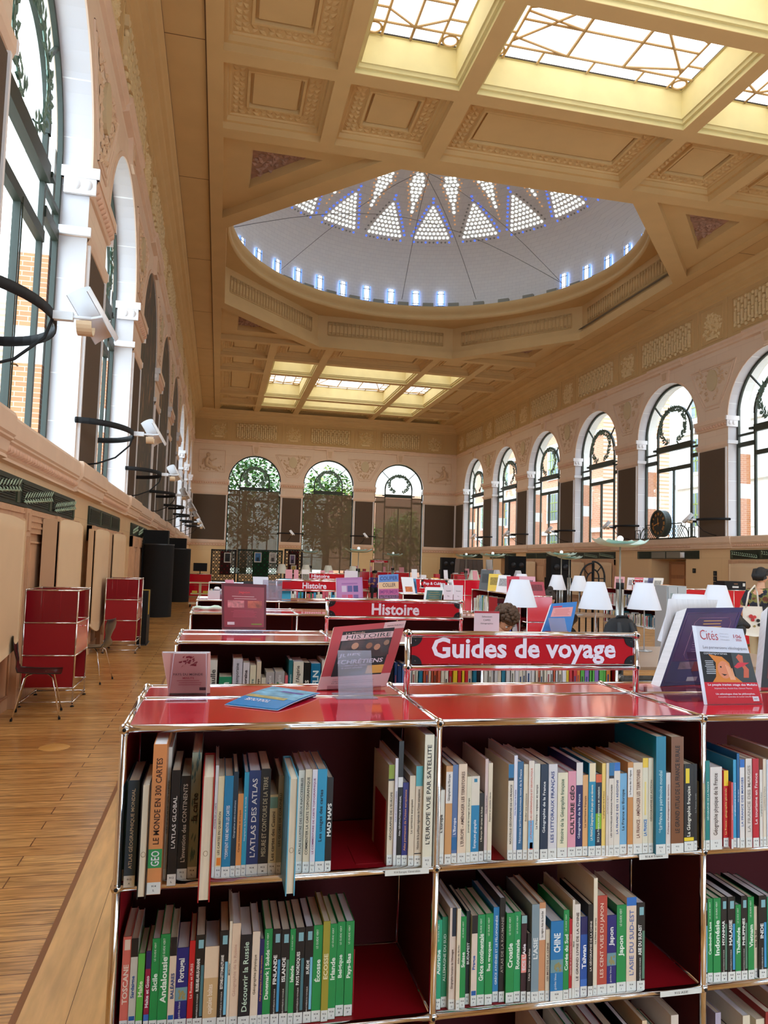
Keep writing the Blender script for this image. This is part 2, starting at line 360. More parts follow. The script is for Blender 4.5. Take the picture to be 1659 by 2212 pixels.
# roller blinds behind the end windows
m = bpy.data.materials.new('blind'); m.use_nodes = True; n = m.node_tree; n.nodes.clear()
o_ = n.nodes.new('ShaderNodeOutputMaterial'); t_ = n.nodes.new('ShaderNodeBsdfTransparent'); d_ = n.nodes.new('ShaderNodeBsdfDiffuse'); d_.inputs[0].default_value = lin((124, 106, 86))+(1,)
x_ = n.nodes.new('ShaderNodeMixShader'); x_.inputs[0].default_value = .72; n.links.new(t_.outputs[0], x_.inputs[1]); n.links.new(d_.outputs[0], x_.inputs[2]); n.links.new(x_.outputs[0], o_.inputs[0])
BLIND = m
for nm, c in zip(('left', 'middle', 'right'), CXE):
    b = MB(PEf); b.box(c-1.84, c+1.84, .12, .124, 1.0, 6.7, BLIND); b.box(c-1.84, c+1.84, .10, .14, .96, 1.0, M((90, 84, 74)))
    f_ = MB(PNf); f_.box(c-1.84, c+1.84, .12, .124, 1.6, 4.6, BLIND); f_.build('roller_blind', label='%s sheer blind on the windows behind the viewer' % nm, cat='blind')  # unseen blinds added to cut the light from behind the camera
    b.build('roller_blind', label='sheer brown roller blind over the %s arched window of the end wall' % nm, cat='blind', group='roller blinds of the end wall')
# ---------------------------------------------------------------- wall trim
BEAD = M((224, 178, 148), .55)
def eggs(mb, s0, s1, d, z, st, r, m):
    n = int((s1-s0)/st)
    for k in range(n): 
        c = s0+(k+.5)*(s1-s0)/n; hs = (s1-s0)/n*.42
        vs = [(c-hs, d+.02, z-r), (c-hs, d+.02, z+r), (c+hs, d+.02, z+r), (c+hs, d+.02, z-r), (c-hs*.5, d-r*.7, z-r*.45), (c-hs*.5, d-r*.7, z+r*.45), (c+hs*.5, d-r*.7, z+r*.45), (c+hs*.5, d-r*.7, z-r*.45)]
        mb.add(vs, [(0, 1, 5, 4), (1, 2, 6, 5), (2, 3, 7, 6), (3, 0, 4, 7), (4, 5, 6, 7)], m, True)
TRN = [1]
def trim(mb):
    o = mb.build('trim_%d' % TRN[0], kind='structure'); TRN[0] += 1; return o
def ledge(P, s0, s1, cs):
    prof = [(0, 2.98), (-.13, 2.98), (-.15, 2.94), (-.15, 2.76), (-.13, 2.74), (-.13, 2.72), (-.10, 2.70), (-.08, 2.60), (-.06, 2.58), (-.08, 2.56), (-.08, 2.54), (0, 2.52)]
    mb = MB(P); mb.extr(prof, s0, s1, LEDGE)
    for a, b in cs:
        mb.extr([(d-.05 if d < 0 else d, z+.006) for d, z in prof], a-.3, b+.3, LEDGE)
        for q in (a-.3, b+.3): mb.poly([(q, d-.05 if d < 0 else d, z+.006) for d, z in prof], LEDGE)
    eggs(mb, s0, s1, -.095, 2.65, .11, .05, BEAD)
    trim(mb)
piersY = [(YN, CY[0]-HW)]+[(CY[i]+HW, CY[i+1]-HW) for i in range(8)]+[(CY[8]+HW, YE)]
piersX = [(XL, CXE[0]-1.95), (CXE[0]+1.95, CXE[1]-1.95), (CXE[1]+1.95, CXE[2]-1.95), (CXE[2]+1.95, XR)]
ledge(PLf, YN, YE, piersY[1:9]); ledge(PRf, YN, YE, piersY[1:9])
for a, b in piersX:
    for P in (PEf,):
        mb = MB(P); prof = [(0, 2.98), (-.13, 2.98), (-.15, 2.94), (-.15, 2.76), (-.10, 2.70), (-.08, 2.56), (0, 2.52)]
        mb.extr(prof, a, b, LEDGE); eggs(mb, a, b, -.095, 2.65, .2, .05, BEAD)
        for q in (a, b): mb.poly([(q, d, z) for d, z in prof], LEDGE)
        trim(mb)
def pier(P, a, b, fabric=True, end=False, wood=None):
    """capital, plain band, lower moulding and fabric panel of one pier"""
    w = .02; mb = MB(P)
    A, B = a-.03 if a > YN+.1 else a, b+.03
    # impost: slab with egg moulding, wraps into the jambs
    for x0, x1 in ((A, B),):
        mb.box(x0-.05, x1+.05, -.14, .40, 7.30, 7.46, WHITEST if end else LEDGE)
        mb.extr([(-.12, 7.30), (-.05, 7.12), (-.07, 7.10), (-.04, 7.06), (0, 7.05)], x0, x1, LEDGE)
        eggs(mb, x0, x1, -.075, 7.20, .16, .07, BEAD)
        mb.box(x0, x1, -.05, .40, 6.42, 6.54, LEDGE); mb.extr([(-.05, 6.42), (-.02, 6.34), (0, 6.33)], x0, x1, LEDGE)
    for q, sg in ((A, -1), (B, 1)):   # white returns in the jambs
        mb.box(q, q+sg*.07, -.145, .40, 7.30, 7.465, WHITEST)
        mb.box(q, q+sg*.05, -.10, .36, 7.06, 7.30, WHITEST)
        for t in (.0, .17): mb.ball((q+sg*.05, t+.02, 7.2), .07, WHITEST, 8, .6, 1., 1.2)
        mb.box(q, q+sg*.05, -.06, .40, 6.42, 6.55, WHITEST)
    trim(mb)
    mb = MB(P); mb.box(a+.10, b-.10, -.02, 0, ZS+.06, 6.30, FABRIC)
    for q0, q1 in ((a+.06, a+.12), (b-.12, b-.06)): mb.box(q0, q1, -.045, 0, ZS+.04, 6.33, WHITEST)
    trim(mb)
for P in (PLf, PRf):
    for a, b in piersY: pier(P, a, b)
for a, b in piersX: pier(PEf, a, b, end=False)
CARVE = M((214, 180, 146), .8)
def foliage(mb, s0, s1, z0, z1, n, rng, m, inside=None, d=-.005, L=.26, rise=.05):
    for _ in range(n):
        x, z = rng.uniform(s0, s1), rng.uniform(z0, z1)
        if inside and not inside(x, z): continue
        q = rng.uniform(0, 2*PI); l = rng.uniform(.6, 1)*L; c, w = math.cos(q), math.sin(q)
        mb.leaf((x, d, z), (l*c, -.01, l*w), (-w*l*.3, 0, c*l*.3), (0, -rise, 0), m)
def upper(P, s0, s1, cs, hw, seed):
    rng = random.Random(seed); mb = MB(P)
    # keystones and spandrel reliefs
    for c in cs:
        zk = ZSP+hw
        mb.prism([(c-.2, zk+.02), (c+.2, zk+.02), (c+.3, 10.12), (c-.3, 10.12)], lambda u, v, h: (u, h, v), -.10, 0, LEDGE)
        mb.prism([(c-.1, zk+.15), (c+.1, zk+.15), (c+.17, 10.0), (c-.17, 10.0)], lambda u, v, h: (u, h, v), -.125, -.1, CARVE)
        mb.band(c, ZSP, hw, hw+.09, 0, PI, -.025, 0, LEDGE, 24)
    mids = [(cs[i]+cs[i+1])/2 for i in range(len(cs)-1)]
    for m_ in mids:
        dd = (cs[1]-cs[0])/2; tri = [(m_-1.35, 9.55), (m_+1.35, 9.55), (m_+.95, 8.7), (m_+.42, 7.9), (m_-.42, 7.9), (m_-.95, 8.7)]
        for sc, dp_ in ((1., -.03), (.88, -.05)):
            pc = [(m_+(x-m_)*sc, 8.95+(z-8.95)*sc) for x, z in tri]
            for (x0, z0), (x1, z1) in zip(pc, pc[1:]+pc[:1]):
                mb.tube([(x0, -.005, z0), (x1, -.005, z1)], .03, LEDGE, 5, False)
        def ins(x, z):
            hw_ = .35+(z-8.0)/1.5*.85; return abs(x-m_) < hw_-.18 and ((x-m_)/.36)**2+((z-9.0)/.5)**2 > 1.15
        foliage(mb, m_-1.1, m_+1.1, 8.05, 9.45, 150, rng, CARVE, ins)
        mb.prism([(m_+.3*math.cos(t*PI/10), 9.0+.42*math.sin(t*PI/10)) for t in range(20)], lambda u, v, h: (u, h, v), -.06, 0, M((206, 184, 146), .7))
    trim(mb)
    # architrave
    mb = MB(P); mb.extr([(0, 10.08), (-.06, 10.12), (-.06, 10.2), (-.12, 10.26), (-.12, 10.34), (-.02, 10.38)], s0, s1, LEDGE)
    for c in cs:
        pf = [(0, 10.06), (-.12, 10.10), (-.12, 10.2), (-.18, 10.26), (-.18, 10.36), (-.02, 10.4)]; mb.extr(pf, c-1.2, c+1.2, LEDGE)
        for q in (c-1.2, c+1.2): mb.poly([(q, d, z) for d, z in pf], LEDGE)
    trim(mb)
    # frieze
    mb = MB(P); mb.quad((s0, -.015, 10.34), (s1, -.015, 10.34), (s1, -.015, 12.05), (s0, -.015, 12.05), M((206, 170, 116), .85))  # recess darker than its relief: shade put into one paint colour
    def panel(a, b, z0, z1):
        for q in ((a, z0, b, z0), (a, z1, b, z1), (a, z0, a, z1), (b, z0, b, z1)):
            mb.tube([(q[0], -.02, q[1]), (q[2], -.02, q[3])], .022, TAN2, 5, False)
    FR = M((228, 200, 150), .7)  # lighter copy of the frieze paint, so the faint relief stands out
    for c in cs:
        hwp = (cs[1]-cs[0])/2-1.18; panel(c-hwp, c+hwp, 10.52, 11.78); N = 9
        for k in range(-N, N+1):
            x = c+k*(hwp-.2)/N
            if k % 2:
                for z, h in ((11.05, .36), (11.55, .22), (10.72, .12)): mb.box(x-.05, x+.05, -.10, -.015, z-h/2, z+h/2, FR)
                for z in (11.32, 10.84): mb.ball((x, -.05, z), .075, FR, 8, 1, .8, 1)
            else:
                for z, h in ((11.35, .36), (10.88, .30)): mb.box(x-.05, x+.05, -.10, -.015, z-h/2, z+h/2, FR)
                for z in (11.66, 11.1, 10.64): mb.ball((x, -.05, z), .075, FR, 8, 1, .8, 1)
    for m_ in mids+[cs[0]-(cs[1]-cs[0])/2, cs[-1]+(cs[1]-cs[0])/2]:
        if m_ < s0 or m_ > s1: continue
        panel(m_-.62, m_+.62, 10.5, 11.82)
        for q in (m_-.85, m_+.85): mb.box(q-.03, q+.03, -.05, -.01, 10.4, 12, TAN2)
        foliage(mb, m_-.5, m_+.5, 10.7, 11.55, 110, rng, FR, lambda x, z: ((x-m_)/.52)**2+((z-11.1)/.56)**2 < 1, L=.24, rise=.07)
        mb.box(m_-.3, m_+.3, -.06, -.01, 10.6, 10.72, FR)
    trim(mb)
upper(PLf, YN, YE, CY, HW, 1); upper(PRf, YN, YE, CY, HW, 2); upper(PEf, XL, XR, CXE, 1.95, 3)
# figure reliefs in the corner spandrels of the end wall
mb = MB(PEf); rng = random.Random(5)
for c, sg in ((-.75, 1), (16.8, -1)):
    x0, x1 = c-.95, c+.95
    for q in ((x0, 8.0, x0, 9.6), (x0, 9.6, x1, 9.6), (x1, 8.0, x1, 9.6), (x0, 8.0, x1, 8.0)):
        mb.tube([(q[0], -.01, q[1]), (q[2], -.01, q[3])], .035, LEDGE, 5, False)
    mb.ball((c-.3*sg, -.02, 9.25), .15, CARVE, 10, 1, .5, 1.1)
    mb.tube([(c-.3*sg, -.03, 9.1), (c-.42*sg, -.03, 8.8), (c-.4*sg, -.03, 8.5), (c-.1*sg, -.03, 8.35), (c+.35*sg, -.03, 8.3)], [.1, .16, .15, .12, .08], CARVE, 8)
    mb.tube([(c-.3*sg, -.03, 9.0), (c-.05*sg, -.03, 8.8), (c+.3*sg, -.03, 9.0)], [.08, .06, .05], CARVE, 7)
    mb.tube([(c-.4*sg, -.03, 8.5), (c-.2*sg, -.03, 8.7), (c+.15*sg, -.03, 8.15)], [.12, .1, .07], CARVE, 7)
    mb.tube([(c-.35*sg, -.03, 9.05), (c-.65*sg, -.03, 8.85), (c-.7*sg, -.03, 8.5)], [.07, .06, .05], CARVE, 7)
    foliage(mb, c-.8, c+.8, 8.1, 8.35, 20, rng, CARVE)
trim(mb)
# cornice and soffit
def cornice(P, s0, s1):
    mb = MB(P); mb.extr([(0, 11.95), (-.06, 12.0), (-.06, 12.06), (-.12, 12.1), (-.18, 12.16), (-.2, 12.26), (-.3, 12.34), (-.32, 12.44), (-.42, 12.48), (-.46, 12.56), (-.52, 12.6), (-.55, 12.63), (-.55, 12.66)], s0, s1, TAN)
    trim(mb)
cornice(PLf, YN, YE); cornice(PRf, YN, YE); cornice(PEf, XL, XR)
# ---------------------------------------------------------------- ceiling
XG = [(-.37, 2.12), (2.5, 4.97), (5.39, 10.82), (11.2, 13.7), (14.08, 16.57)]
YF = [(37.6, 40.25), (40.65, 43.42), (43.82, 49.7), (50.2, 52.9), (53.4, 55.75)]
YNr = [(16.1, 18.67), (12.85, 15.7), (6.65, 12.45), (3.5, 6.25), (.5, 3.1)]
DARKL = M((112, 80, 50), .9)
mb = MB()
mb.quad((XL, YN, 12.66), (-.76, YN, 12.66), (-.76, YE, 12.66), (XL, YE, 12.66), TAN); mb.quad((16.97, YN, 12.66), (XR, YN, 12.66), (XR, YE, 12.66), (16.97, YE, 12.66), TAN)
for x in (-.76, 16.94): mb.box(x, x+.03, YN, YE, 12.62, 12.9, DARKL)
for x in (-1.62, 17.8): mb.box(x, x+.025, YN, YE-.55, 12.63, 12.67, DARKL)
for y in range(3, 55, 6): mb.box(-1.6, -.76, y+.55, y+.565, 12.655, 12.67, DARKL); mb.box(16.97, 17.8, y+.55, y+.565, 12.655, 12.67, DARKL)
def beam(x0, x1, y0, y1): mb.box(x0, x1, y0, y1, ZC, 13.05, TAN)
for rows, lo, hi in ((YF, 37.6, 55.8), (YNr, YN, 18.67)):
    xs = [-.73]+[v for g in XG for v in g]+[16.93]
    for i in range(0, len(xs), 2): beam(xs[i], xs[i+1], lo, hi)
    ys = sorted([v for g in rows for v in g]); ys = [lo]+ys+[hi]
    for i in range(0, len(ys), 2):
        if ys[i+1]-ys[i] > .01:
            for x0, x1 in XG: beam(x0, x1, ys[i], ys[i+1])
for q in ((-.73, 16.93, 18.672, 18.69), (-.73, 16.93, 37.58, 37.598)): mb.box(*q, 12.601, 13.2, TAN)
for q in (-1.0, 55.75): mb.box(XL, XR, q, q+.05, 12.61, 13.3, TAN)
mb.build('ceiling', kind='structure'); ceil_ob = bpy.data.objects['ceiling']
def ring(mb, r, z0, z1, i0, i1, m):   # sloped/flat ring between rect inset i0 at z0 and i1 at z1
    a, b, c, d = r; o = [(a+i0, c+i0, z0), (b-i0, c+i0, z0), (b-i0, d-i0, z0), (a+i0, d-i0, z0)]; p = [(a+i1, c+i1, z1), (b-i1, c+i1, z1), (b-i1, d-i1, z1), (a+i1, d-i1, z1)]
    for k in range(4): mb.quad(o[k], o[(k+1) % 4], p[(k+1) % 4], p[k], m)
def coffer(x0, x1, y0, y1):
    mb = MB(); r = (x0, x1, y0, y1); w = min(x1-x0, y1-y0)
    ring(mb, r, 12.78, 12.78, -.01, .09, TAN); ring(mb, r, 12.78, 12.9, .09, .11, TAN); ring(mb, r, 12.9, 12.9, .11, .16, TAN)
    ring(mb, r, 12.9, 12.94, .16, .18, TAN); bw = .36; ring(mb, r, 12.94, 12.94, .18, .18+bw, TAN2)
    k = .18+bw; ring(mb, r, 12.94, 12.88, k, k+.02, TAN); ring(mb, r, 12.88, 12.88, k+.02, k+.08, TAN); ring(mb, r, 12.88, 13.0, k+.08, k+.09, TAN); ring(mb, r, 13.0, 13.0, k+.09, k+.16, TAN)
    ring(mb, r, 13.0, 12.93, k+.16, k+.16, TAN); k += .16
    mb.quad((x0+k, y0+k, 12.93), (x1-k, y0+k, 12.93), (x1-k, y1-k, 12.93), (x0+k, y1-k, 12.93), TAN)
    mb2 = MB(); mid = .18+bw/2
    for ax in (0, 1):
        lo, hi = ((x0, x1), (y0, y1))[ax]; n = max(3, round((hi-lo-.6)/.36)); st = (hi-lo-2*mid)/n
        for side in (0, 1):
            q = ((y0+mid, y1-mid), (x0+mid, x1-mid))[ax][side]
            for i in range(n+1):
                t = lo+mid+i*st
                for sg in (-1, 1):
                    for an in ((.45, 1.) if True else ()):
                        u = (sg*st*.52, bw*.42*(1 if an < .5 else -1), 0); v = (-u[1]*.3, u[0]*.3, 0)
                        if ax: u = (u[1], u[0], 0); v = (v[1], v[0], 0)
                        c = (t, q, 12.938) if not ax else (q, t, 12.938)
                        mb2.leaf(c, u, v, (0, 0, -.035), TAN2)
    o = mb.build('coffer', ceil_ob); mb2.build('leaf_border', o)
LGLASS = M((238, 242, 246), .5, nz=.04, ns=8, emit=LAY)
CREAM = M((232, 216, 158), .7, nz=.05, ns=2.)
BARM = M((206, 172, 124), .6)
LGN = [0]
def laylight(x0, x1, y0, y1):
    k = WN[0]; WN[0] += 1; root = empty('window_%d' % k, ((x0+x1)/2, (y0+y1)/2, 12.6), kind='structure'); ox, oy = root.location.x, root.location.y
    Q = lambda a, b, c: Vector((a-ox, b-oy, c-12.6))
    mb = MB(Q); r = (x0, x1, y0, y1)
    ring(mb, r, 12.61, 12.72, .002, .002, CREAM); ring(mb, r, 12.72, 12.72, .002, .07, CREAM); ring(mb, r, 12.72, 12.8, .07, .09, CREAM); ring(mb, r, 12.8, 12.8, .09, .13, CREAM); ring(mb, r, 12.8, 13.5, .13, .13, CREAM); ring(mb, r, 13.5, 13.5, .13, .17, CREAM)
    mb.build('light_well', root)
    a, b, c, d = x0+.15, x1-.15, y0+.15, y1-.15; g = MB(Q); g.quad((a, c, 13.56), (b, c, 13.56), (b, d, 13.56), (a, d, 13.56), LGLASS); g.build('frosted_glass', root)
    m = MB(Q); z = 13.5
    def bar(p, q, t=.034): m.tube([(p[0], p[1], z), (q[0], q[1], z)], t, BARM, 4, False)
    e = .42; A, B, Cc, D = a+e, b-e, c+e, d-e
    for y in (Cc, D): bar((a, y), (b, y))
    for x in (A, B): bar((x, c), (x, d))
    nx = max(2, round((b-a)/1.15)); ny = max(2, round((d-c)/1.0))
    for i in range(1, nx):
        x = a+(b-a)*i/nx
        for s_ in ((c, Cc), (D, d)): bar((x, s_[0]), (x, s_[1]))
    for i in range(1, ny):
        y = c+(d-c)*i/ny
        for s_ in ((a, A), (B, b)): bar((s_[0], y), (s_[1], y))
    nn = 3 if b-a > 4 else 1
    if nn == 3:
        X1, X2 = A+(B-A)/3, A+2*(B-A)/3; ym = (c+d)/2
        bar((X1, Cc), (X1, D), .045); bar((X2, Cc), (X2, D), .045); bar((A, ym-.25), (X1, ym)); bar((A, ym+.25), (X1, ym)) if 0 else None
        bar((A, ym), (B, ym)); bar((A, D-.15), (X1, Cc)); bar((A, Cc+.5), (X1, Cc)) ; bar((B, D-.15), (X2, Cc)); bar((B, Cc+.5), (X2, Cc))
        bar((A, D-.3), (X1, D)); bar((B, D-.3), (X2, D))
    else:
        xm = (a+b)/2; bar((xm, c), (xm, d)); bar((A, Cc+(D-Cc)*.45), (xm, Cc)); bar((B, Cc+(D-Cc)*.45), (xm, Cc)); bar((A, D-.4), (xm, D)); bar((B, D-.4), (xm, D)); bar((A, (Cc+D)/2), (B, (Cc+D)/2))
    for x in (a+.2, b-.2):
        for y in (c+.2, d-.2): m.tube([(x+.17*math.cos(q*PI/8), y+.17*math.sin(q*PI/8), z) for q in range(16)], .03, BARM, 4, closed=True)
    m.build('glazing_bars', root)
for rows in (YF, YNr):
    for j, (y0, y1) in enumerate(rows):
        for i, (x0, x1) in enumerate(XG):
            if 1 <= j <= 3 and 1 <= i <= 3: laylight(x0, x1, y0, y1)
            else: coffer(x0, x1, y0, y1)
# middle slab with the octagon opening
import bmesh
OCT = [(4.5, 19.36), (11.65, 19.36), (16.45, 24.5), (16.45, 31.95), (11.7, 37.1), (4.55, 37.1), (-.22, 31.95), (-.22, 24.5)]
TRI = [[(-.36, 19.1), (3.9, 19.1), (-.36, 23.8)], [(16.56, 19.1), (16.56, 23.8), (12.3, 19.1)], [(-.36, 37.25), (-.36, 32.6), (3.9, 37.25)], [(16.56, 37.25), (12.3, 37.25), (16.56, 32.6)]]
def holed(outer, holes, z, name, m, parent=None, inner=None):
    bm = bmesh.new(); es = []
    for lp in [outer]+holes:
        vs = [bm.verts.new((x, y, z)) for x, y in lp]
        es += [bm.edges.new((vs[i], vs[(i+1) % len(vs)])) for i in range(len(vs))]
    bmesh.ops.triangle_fill(bm, use_beauty=True, use_dissolve=False, edges=es)
    me = bpy.data.meshes.new(name); bm.to_mesh(me); bm.free(); me.materials.append(m); o = bpy.data.objects.new(name, me); COL.objects.link(o)
    if parent: o.parent = parent
    return o
holed([(-.73, 18.67), (16.93, 18.67), (16.93, 37.6), (-.73, 37.6)], [OCT]+TRI, 12.6, 'octagon_slab', TAN, ceil_ob)
def shrink(p, k): 
    cx = sum(q[0] for q in p)/3; cy = sum(q[1] for q in p)/3; return [(cx+(q[0]-cx)*k, cy+(q[1]-cy)*k) for q in p]
for ti, T_ in enumerate(TRI):
    mb = MB(); n = 3; U = shrink(T_, .46)
    def wallr(p, z0, z1, m): 
        for i in range(3): mb.quad(p[i]+(z0,), p[(i+1) % 3]+(z0,), p[(i+1) % 3]+(z1,), p[i]+(z1,), m)
    wallr(T_, 12.6, 12.85, TAN)
    for i in range(3): mb.quad(T_[i]+(12.85,), T_[(i+1) % 3]+(12.85,), U[(i+1) % 3]+(12.85,), U[i]+(12.85,), TAN)
    V = shrink(T_, .43)
    for i in range(3): mb.quad(U[i]+(12.85,), U[(i+1) % 3]+(12.85,), V[(i+1) % 3]+(13.1,), V[i]+(13.1,), TAN)
    mb.poly([q+(13.1,) for q in V], ROSE); o = mb.build('corner_recess', ceil_ob)
    f = MB(); rng = random.Random(ti); cx = sum(q[0] for q in V)/3; cy = sum(q[1] for q in V)/3
    for _ in range(60):
        a, b = rng.random(), rng.random()
        if a+b > 1: a, b = 1-a, 1-b
        p = [V[0][i]+(V[1][i]-V[0][i])*a+(V[2][i]-V[0][i])*b for i in (0, 1)]; q = rng.uniform(0, 2*PI)
        p = [cx+(p[0]-cx)*.8, cy+(p[1]-cy)*.8]
        f.leaf((p[0], p[1], 13.09), (.24*math.cos(q), .24*math.sin(q), 0), (-.07*math.sin(q), .07*math.cos(q), 0), (0, 0, -.06), ROSE)
    f.build('carved_relief', o)
# drum: octagonal walls with lattice panels
def off(P8, k):
    cx, cy = 8.1, 28.25; return [(cx+(x-cx)*(1+k/8.4), cy+(y-cy)*(1+k/8.8)) for x, y in P8]
mb = MB()
steps = [(12.6, 0), (12.95, 0), (12.95, .12), (13.05, .12), (13.05, .16), (14.3, .16)]
for (z0, k0), (z1, k1) in zip(steps, steps[1:]):
    A, B = off(OCT, k0), off(OCT, k1)
    for i in range(8): j = (i+1) % 8; mb.quad(A[i]+(z0,), A[j]+(z0,), B[j]+(z1,), B[i]+(z1,), TAN)
drum = mb.build('drum', ceil_ob)
O2 = off(OCT, .16); mb = MB()
for i in range(8):
    a, b = Vector(O2[i]+(0,)), Vector(O2[(i+1) % 8]+(0,)); t = (b-a); L_ = t.length; t.normalize(); nrm = Vector((-t.y, t.x, 0))
    if nrm.dot(Vector((8.1, 28.25, 0))-a) < 0: nrm = -nrm
    Z = Vector((0, 0, 1)); s0, s1 = .55, L_-.55
    for z in (13.3, 14.0): mb.tube([a+t*s0+Z*z+nrm*.01, a+t*s1+Z*z+nrm*.01], .03, TAN, 5)
    for s_ in (s0, s1): mb.tube([a+t*s_+Z*13.3+nrm*.01, a+t*s_+Z*14.0+nrm*.01], .03, TAN, 5)
    for z in (13.36, 13.44, 13.86, 13.93): mb.tube([a+t*s0+Z*z+nrm*.02, a+t*s1+Z*z+nrm*.02], .014, TAN2, 4)
    n_ = int((s1-s0)/.2)
    for k in range(n_+1):
        s_ = s0+(s1-s0)*k/n_; mb.tube([a+t*s_+Z*13.32+nrm*.02, a+t*s_+Z*13.98+nrm*.02], .035, TAN2, 5)
mb.build('lattice_panel', drum)
CCX, CCY, CR = 8.1, 28.25, 8.3
circ = [(CCX+CR*math.cos(q*PI/48), CCY+CR*math.sin(q*PI/48)) for q in range(96)]
outer = [(CCX+(x-CCX)*1.12, CCY+(y-CCY)*1.12) for x, y in OCT]
holed(outer, [circ], 14.3, 'drum_soffit', TAN, ceil_ob)
mb = MB(); mb.lathe([(CR, 14.3), (CR-.06, 14.34), (CR-.06, 14.5), (CR+.02, 14.52), (CR+.02, 14.62), (CR-.08, 14.7), (CR-.12, 14.85), (CR-.1, 14.98), (CR+.05, 15.05), (9.2, 15.05)], (CCX, CCY, 0), TAN, 96)
mb.build('dome_ring', ceil_ob)
DOME = brickmat('dome_plaster', (232, 231, 230), (228, 227, 227), (214, 213, 214), 1., .3, .16, .006, .85, .15, 'XZ')
mb = MB(); prof = [(9.25, 15.0), (9.25, 16.3)]+[(9.25*math.cos(a), 16.3+4.4*math.sin(a)) for a in [PI/2*i/14 for i in range(1, 14)]]+[(.01, 20.7)]
mb.lathe(prof, (CCX, CCY, 0), DOME, 96)
for k in range(43):
    q = PI/2-math.radians(18.1-8.37*k); ca, sa = math.cos(q), math.sin(q)
    for r_ in (4.18,): 
        q2 = q+math.radians(4.18); c2, s2 = math.cos(q2), math.sin(q2)
        mb.obox((CCX+9.15*c2, CCY+9.15*s2, 15.35), (.1*c2, .1*s2, 0), (-.28*s2, .28*c2, 0), (0, 0, .14), M((150, 150, 140), .8))
dome = mb.build('dome', ceil_ob)
DW = M((226, 238, 255), .4, emit=1.5); DWB = M((120, 165, 255), .4, emit=.7); DFR = M((96, 100, 96), .6)
for k in range(43):
    q = PI/2-math.radians(18.1-8.37*k); ca, sa = math.cos(q), math.sin(q); u = Vector((-sa, ca, 0)); r_ = Vector((ca, sa, 0)); c = Vector((CCX, CCY, 0))+r_*9.14
    if k in (41, 42, 40) or k == 39: continue
    mb = MB(); mb.obox(tuple(c+Vector((0, 0, 15.72))), u*.19, r_*.02, (0, 0, .40), DW)
    for s_, zz in ((-1, 0), (1, 0)): mb.obox(tuple(c+u*.19*s_+Vector((0, 0, 15.72))), u*.035, r_*.03, (0, 0, .42), DWB)
    mb.obox(tuple(c+Vector((0, 0, 15.34))), u*.22, r_*.03, (0, 0, .04), DWB)
    for s_ in (-.13, .13): mb.obox(tuple(c+u*s_-r_*.03+Vector((0, 0, 15.72))), u*.012, r_*.01, (0, 0, .41), DFR)
    for zz in (15.45, 15.98): mb.obox(tuple(c-r_*.03+Vector((0, 0, zz))), u*.21, r_*.01, (0, 0, .012), DFR)
    mb.obox(tuple(c-r_*.02+Vector((0, 0, 15.29))), u*.26, r_*.08, (0, 0, .03), M((60, 70, 70), .7))
    mb.build('dome_window', dome)
# glass roundels in the dome
RW = M((240, 248, 244), .3, emit=1.4); RB = M((70, 110, 250), .3, emit=.8); RO = M((214, 160, 110), .3, emit=.35); RG = M((150, 152, 150), .5)
mb = MB()
def domept(r): 
    a = math.acos(min(1, r/9.25)); return 16.3+4.4*math.sin(a)
def disc(az, r, rad, m, inset=.03):
    z = domept(r); a = math.acos(min(1, r/9.25)); nr = Vector((math.cos(a)/9.25, 0, math.sin(a)/4.4)).normalized()
    ca, sa = math.cos(az), math.sin(az); rr = Vector((ca, sa, 0)); N = Vector((nr.x*ca, nr.x*sa, nr.z)); c = Vector((CCX+r*ca, CCY+r*sa, z))-N*inset
    u = Vector((-sa, ca, 0)); v = N.cross(u)
    mb.add([tuple(c+(u*math.cos(t*PI/5)+v*math.sin(t*PI/5))*rad) for t in range(10)], [tuple(range(10))], m)
for k in range(20):
    az0 = PI/2-math.radians(14.4+18*k)
    for row in range(9):       # white triangles with blue rims
        r = 7.95-row*.185
        for j in range(9-row): disc(az0+((j-(8-row)/2)*.205)/r, r, .066, RW)
        for sg in (-1, 1): disc(az0+sg*((8-row)/2*.205+.23)/r, r-.06, .055, RB if (sg > 0) == (k % 2 == 0) or k % 3 == 0 else RG)
    for j in range(10): disc(az0+((j-4.5)*.205)/8.15, 8.14, .05, RB if j % 3 == 0 else RG)
    disc(az0, 6.2, .06, RB); disc(az0, 5.98, .06, RB)
    az1 = az0-math.radians(9)
    for row in range(15):      # white lozenges with orange rims
        r = 6.75-row*.215; w_ = [1, 1, 1, 2, 2, 3, 3, 4, 3, 3, 2, 2, 1, 1, 1][row] if 1 else 1
        w_ = min(w_, max(1, int(r*PI*2/20/.26)))
        for j in range(w_): disc(az1+((j-(w_-1)/2)*.20)/r, r, .072, RW)
        for sg in (-1, 1): disc(az1+sg*((w_-1)/2*.20+.22)/r, r-.08, .05, RO)
    for j in range(3): disc(az1, 6.95+j*.2, .05, RO)
mb.build('glass_roundels', dome)
mb = MB(); CB = M((120, 120, 122), .6)
for a0, a1 in ((-40, 150), (5, 190), (30, 215), (60, 240), (-70, 60)):
    p = [Vector((CCX+9*math.sin(math.radians(a)), CCY+9*math.cos(math.radians(a)), 15.6)) for a in (a0, a1)]
    mb.tube([tuple(p[0].lerp(p[1], t/12)+Vector((0, 0, 1.9*math.sin(PI*t/12)))) for t in range(13)], .014, CB, 4)
mb.build('net_cable', dome)
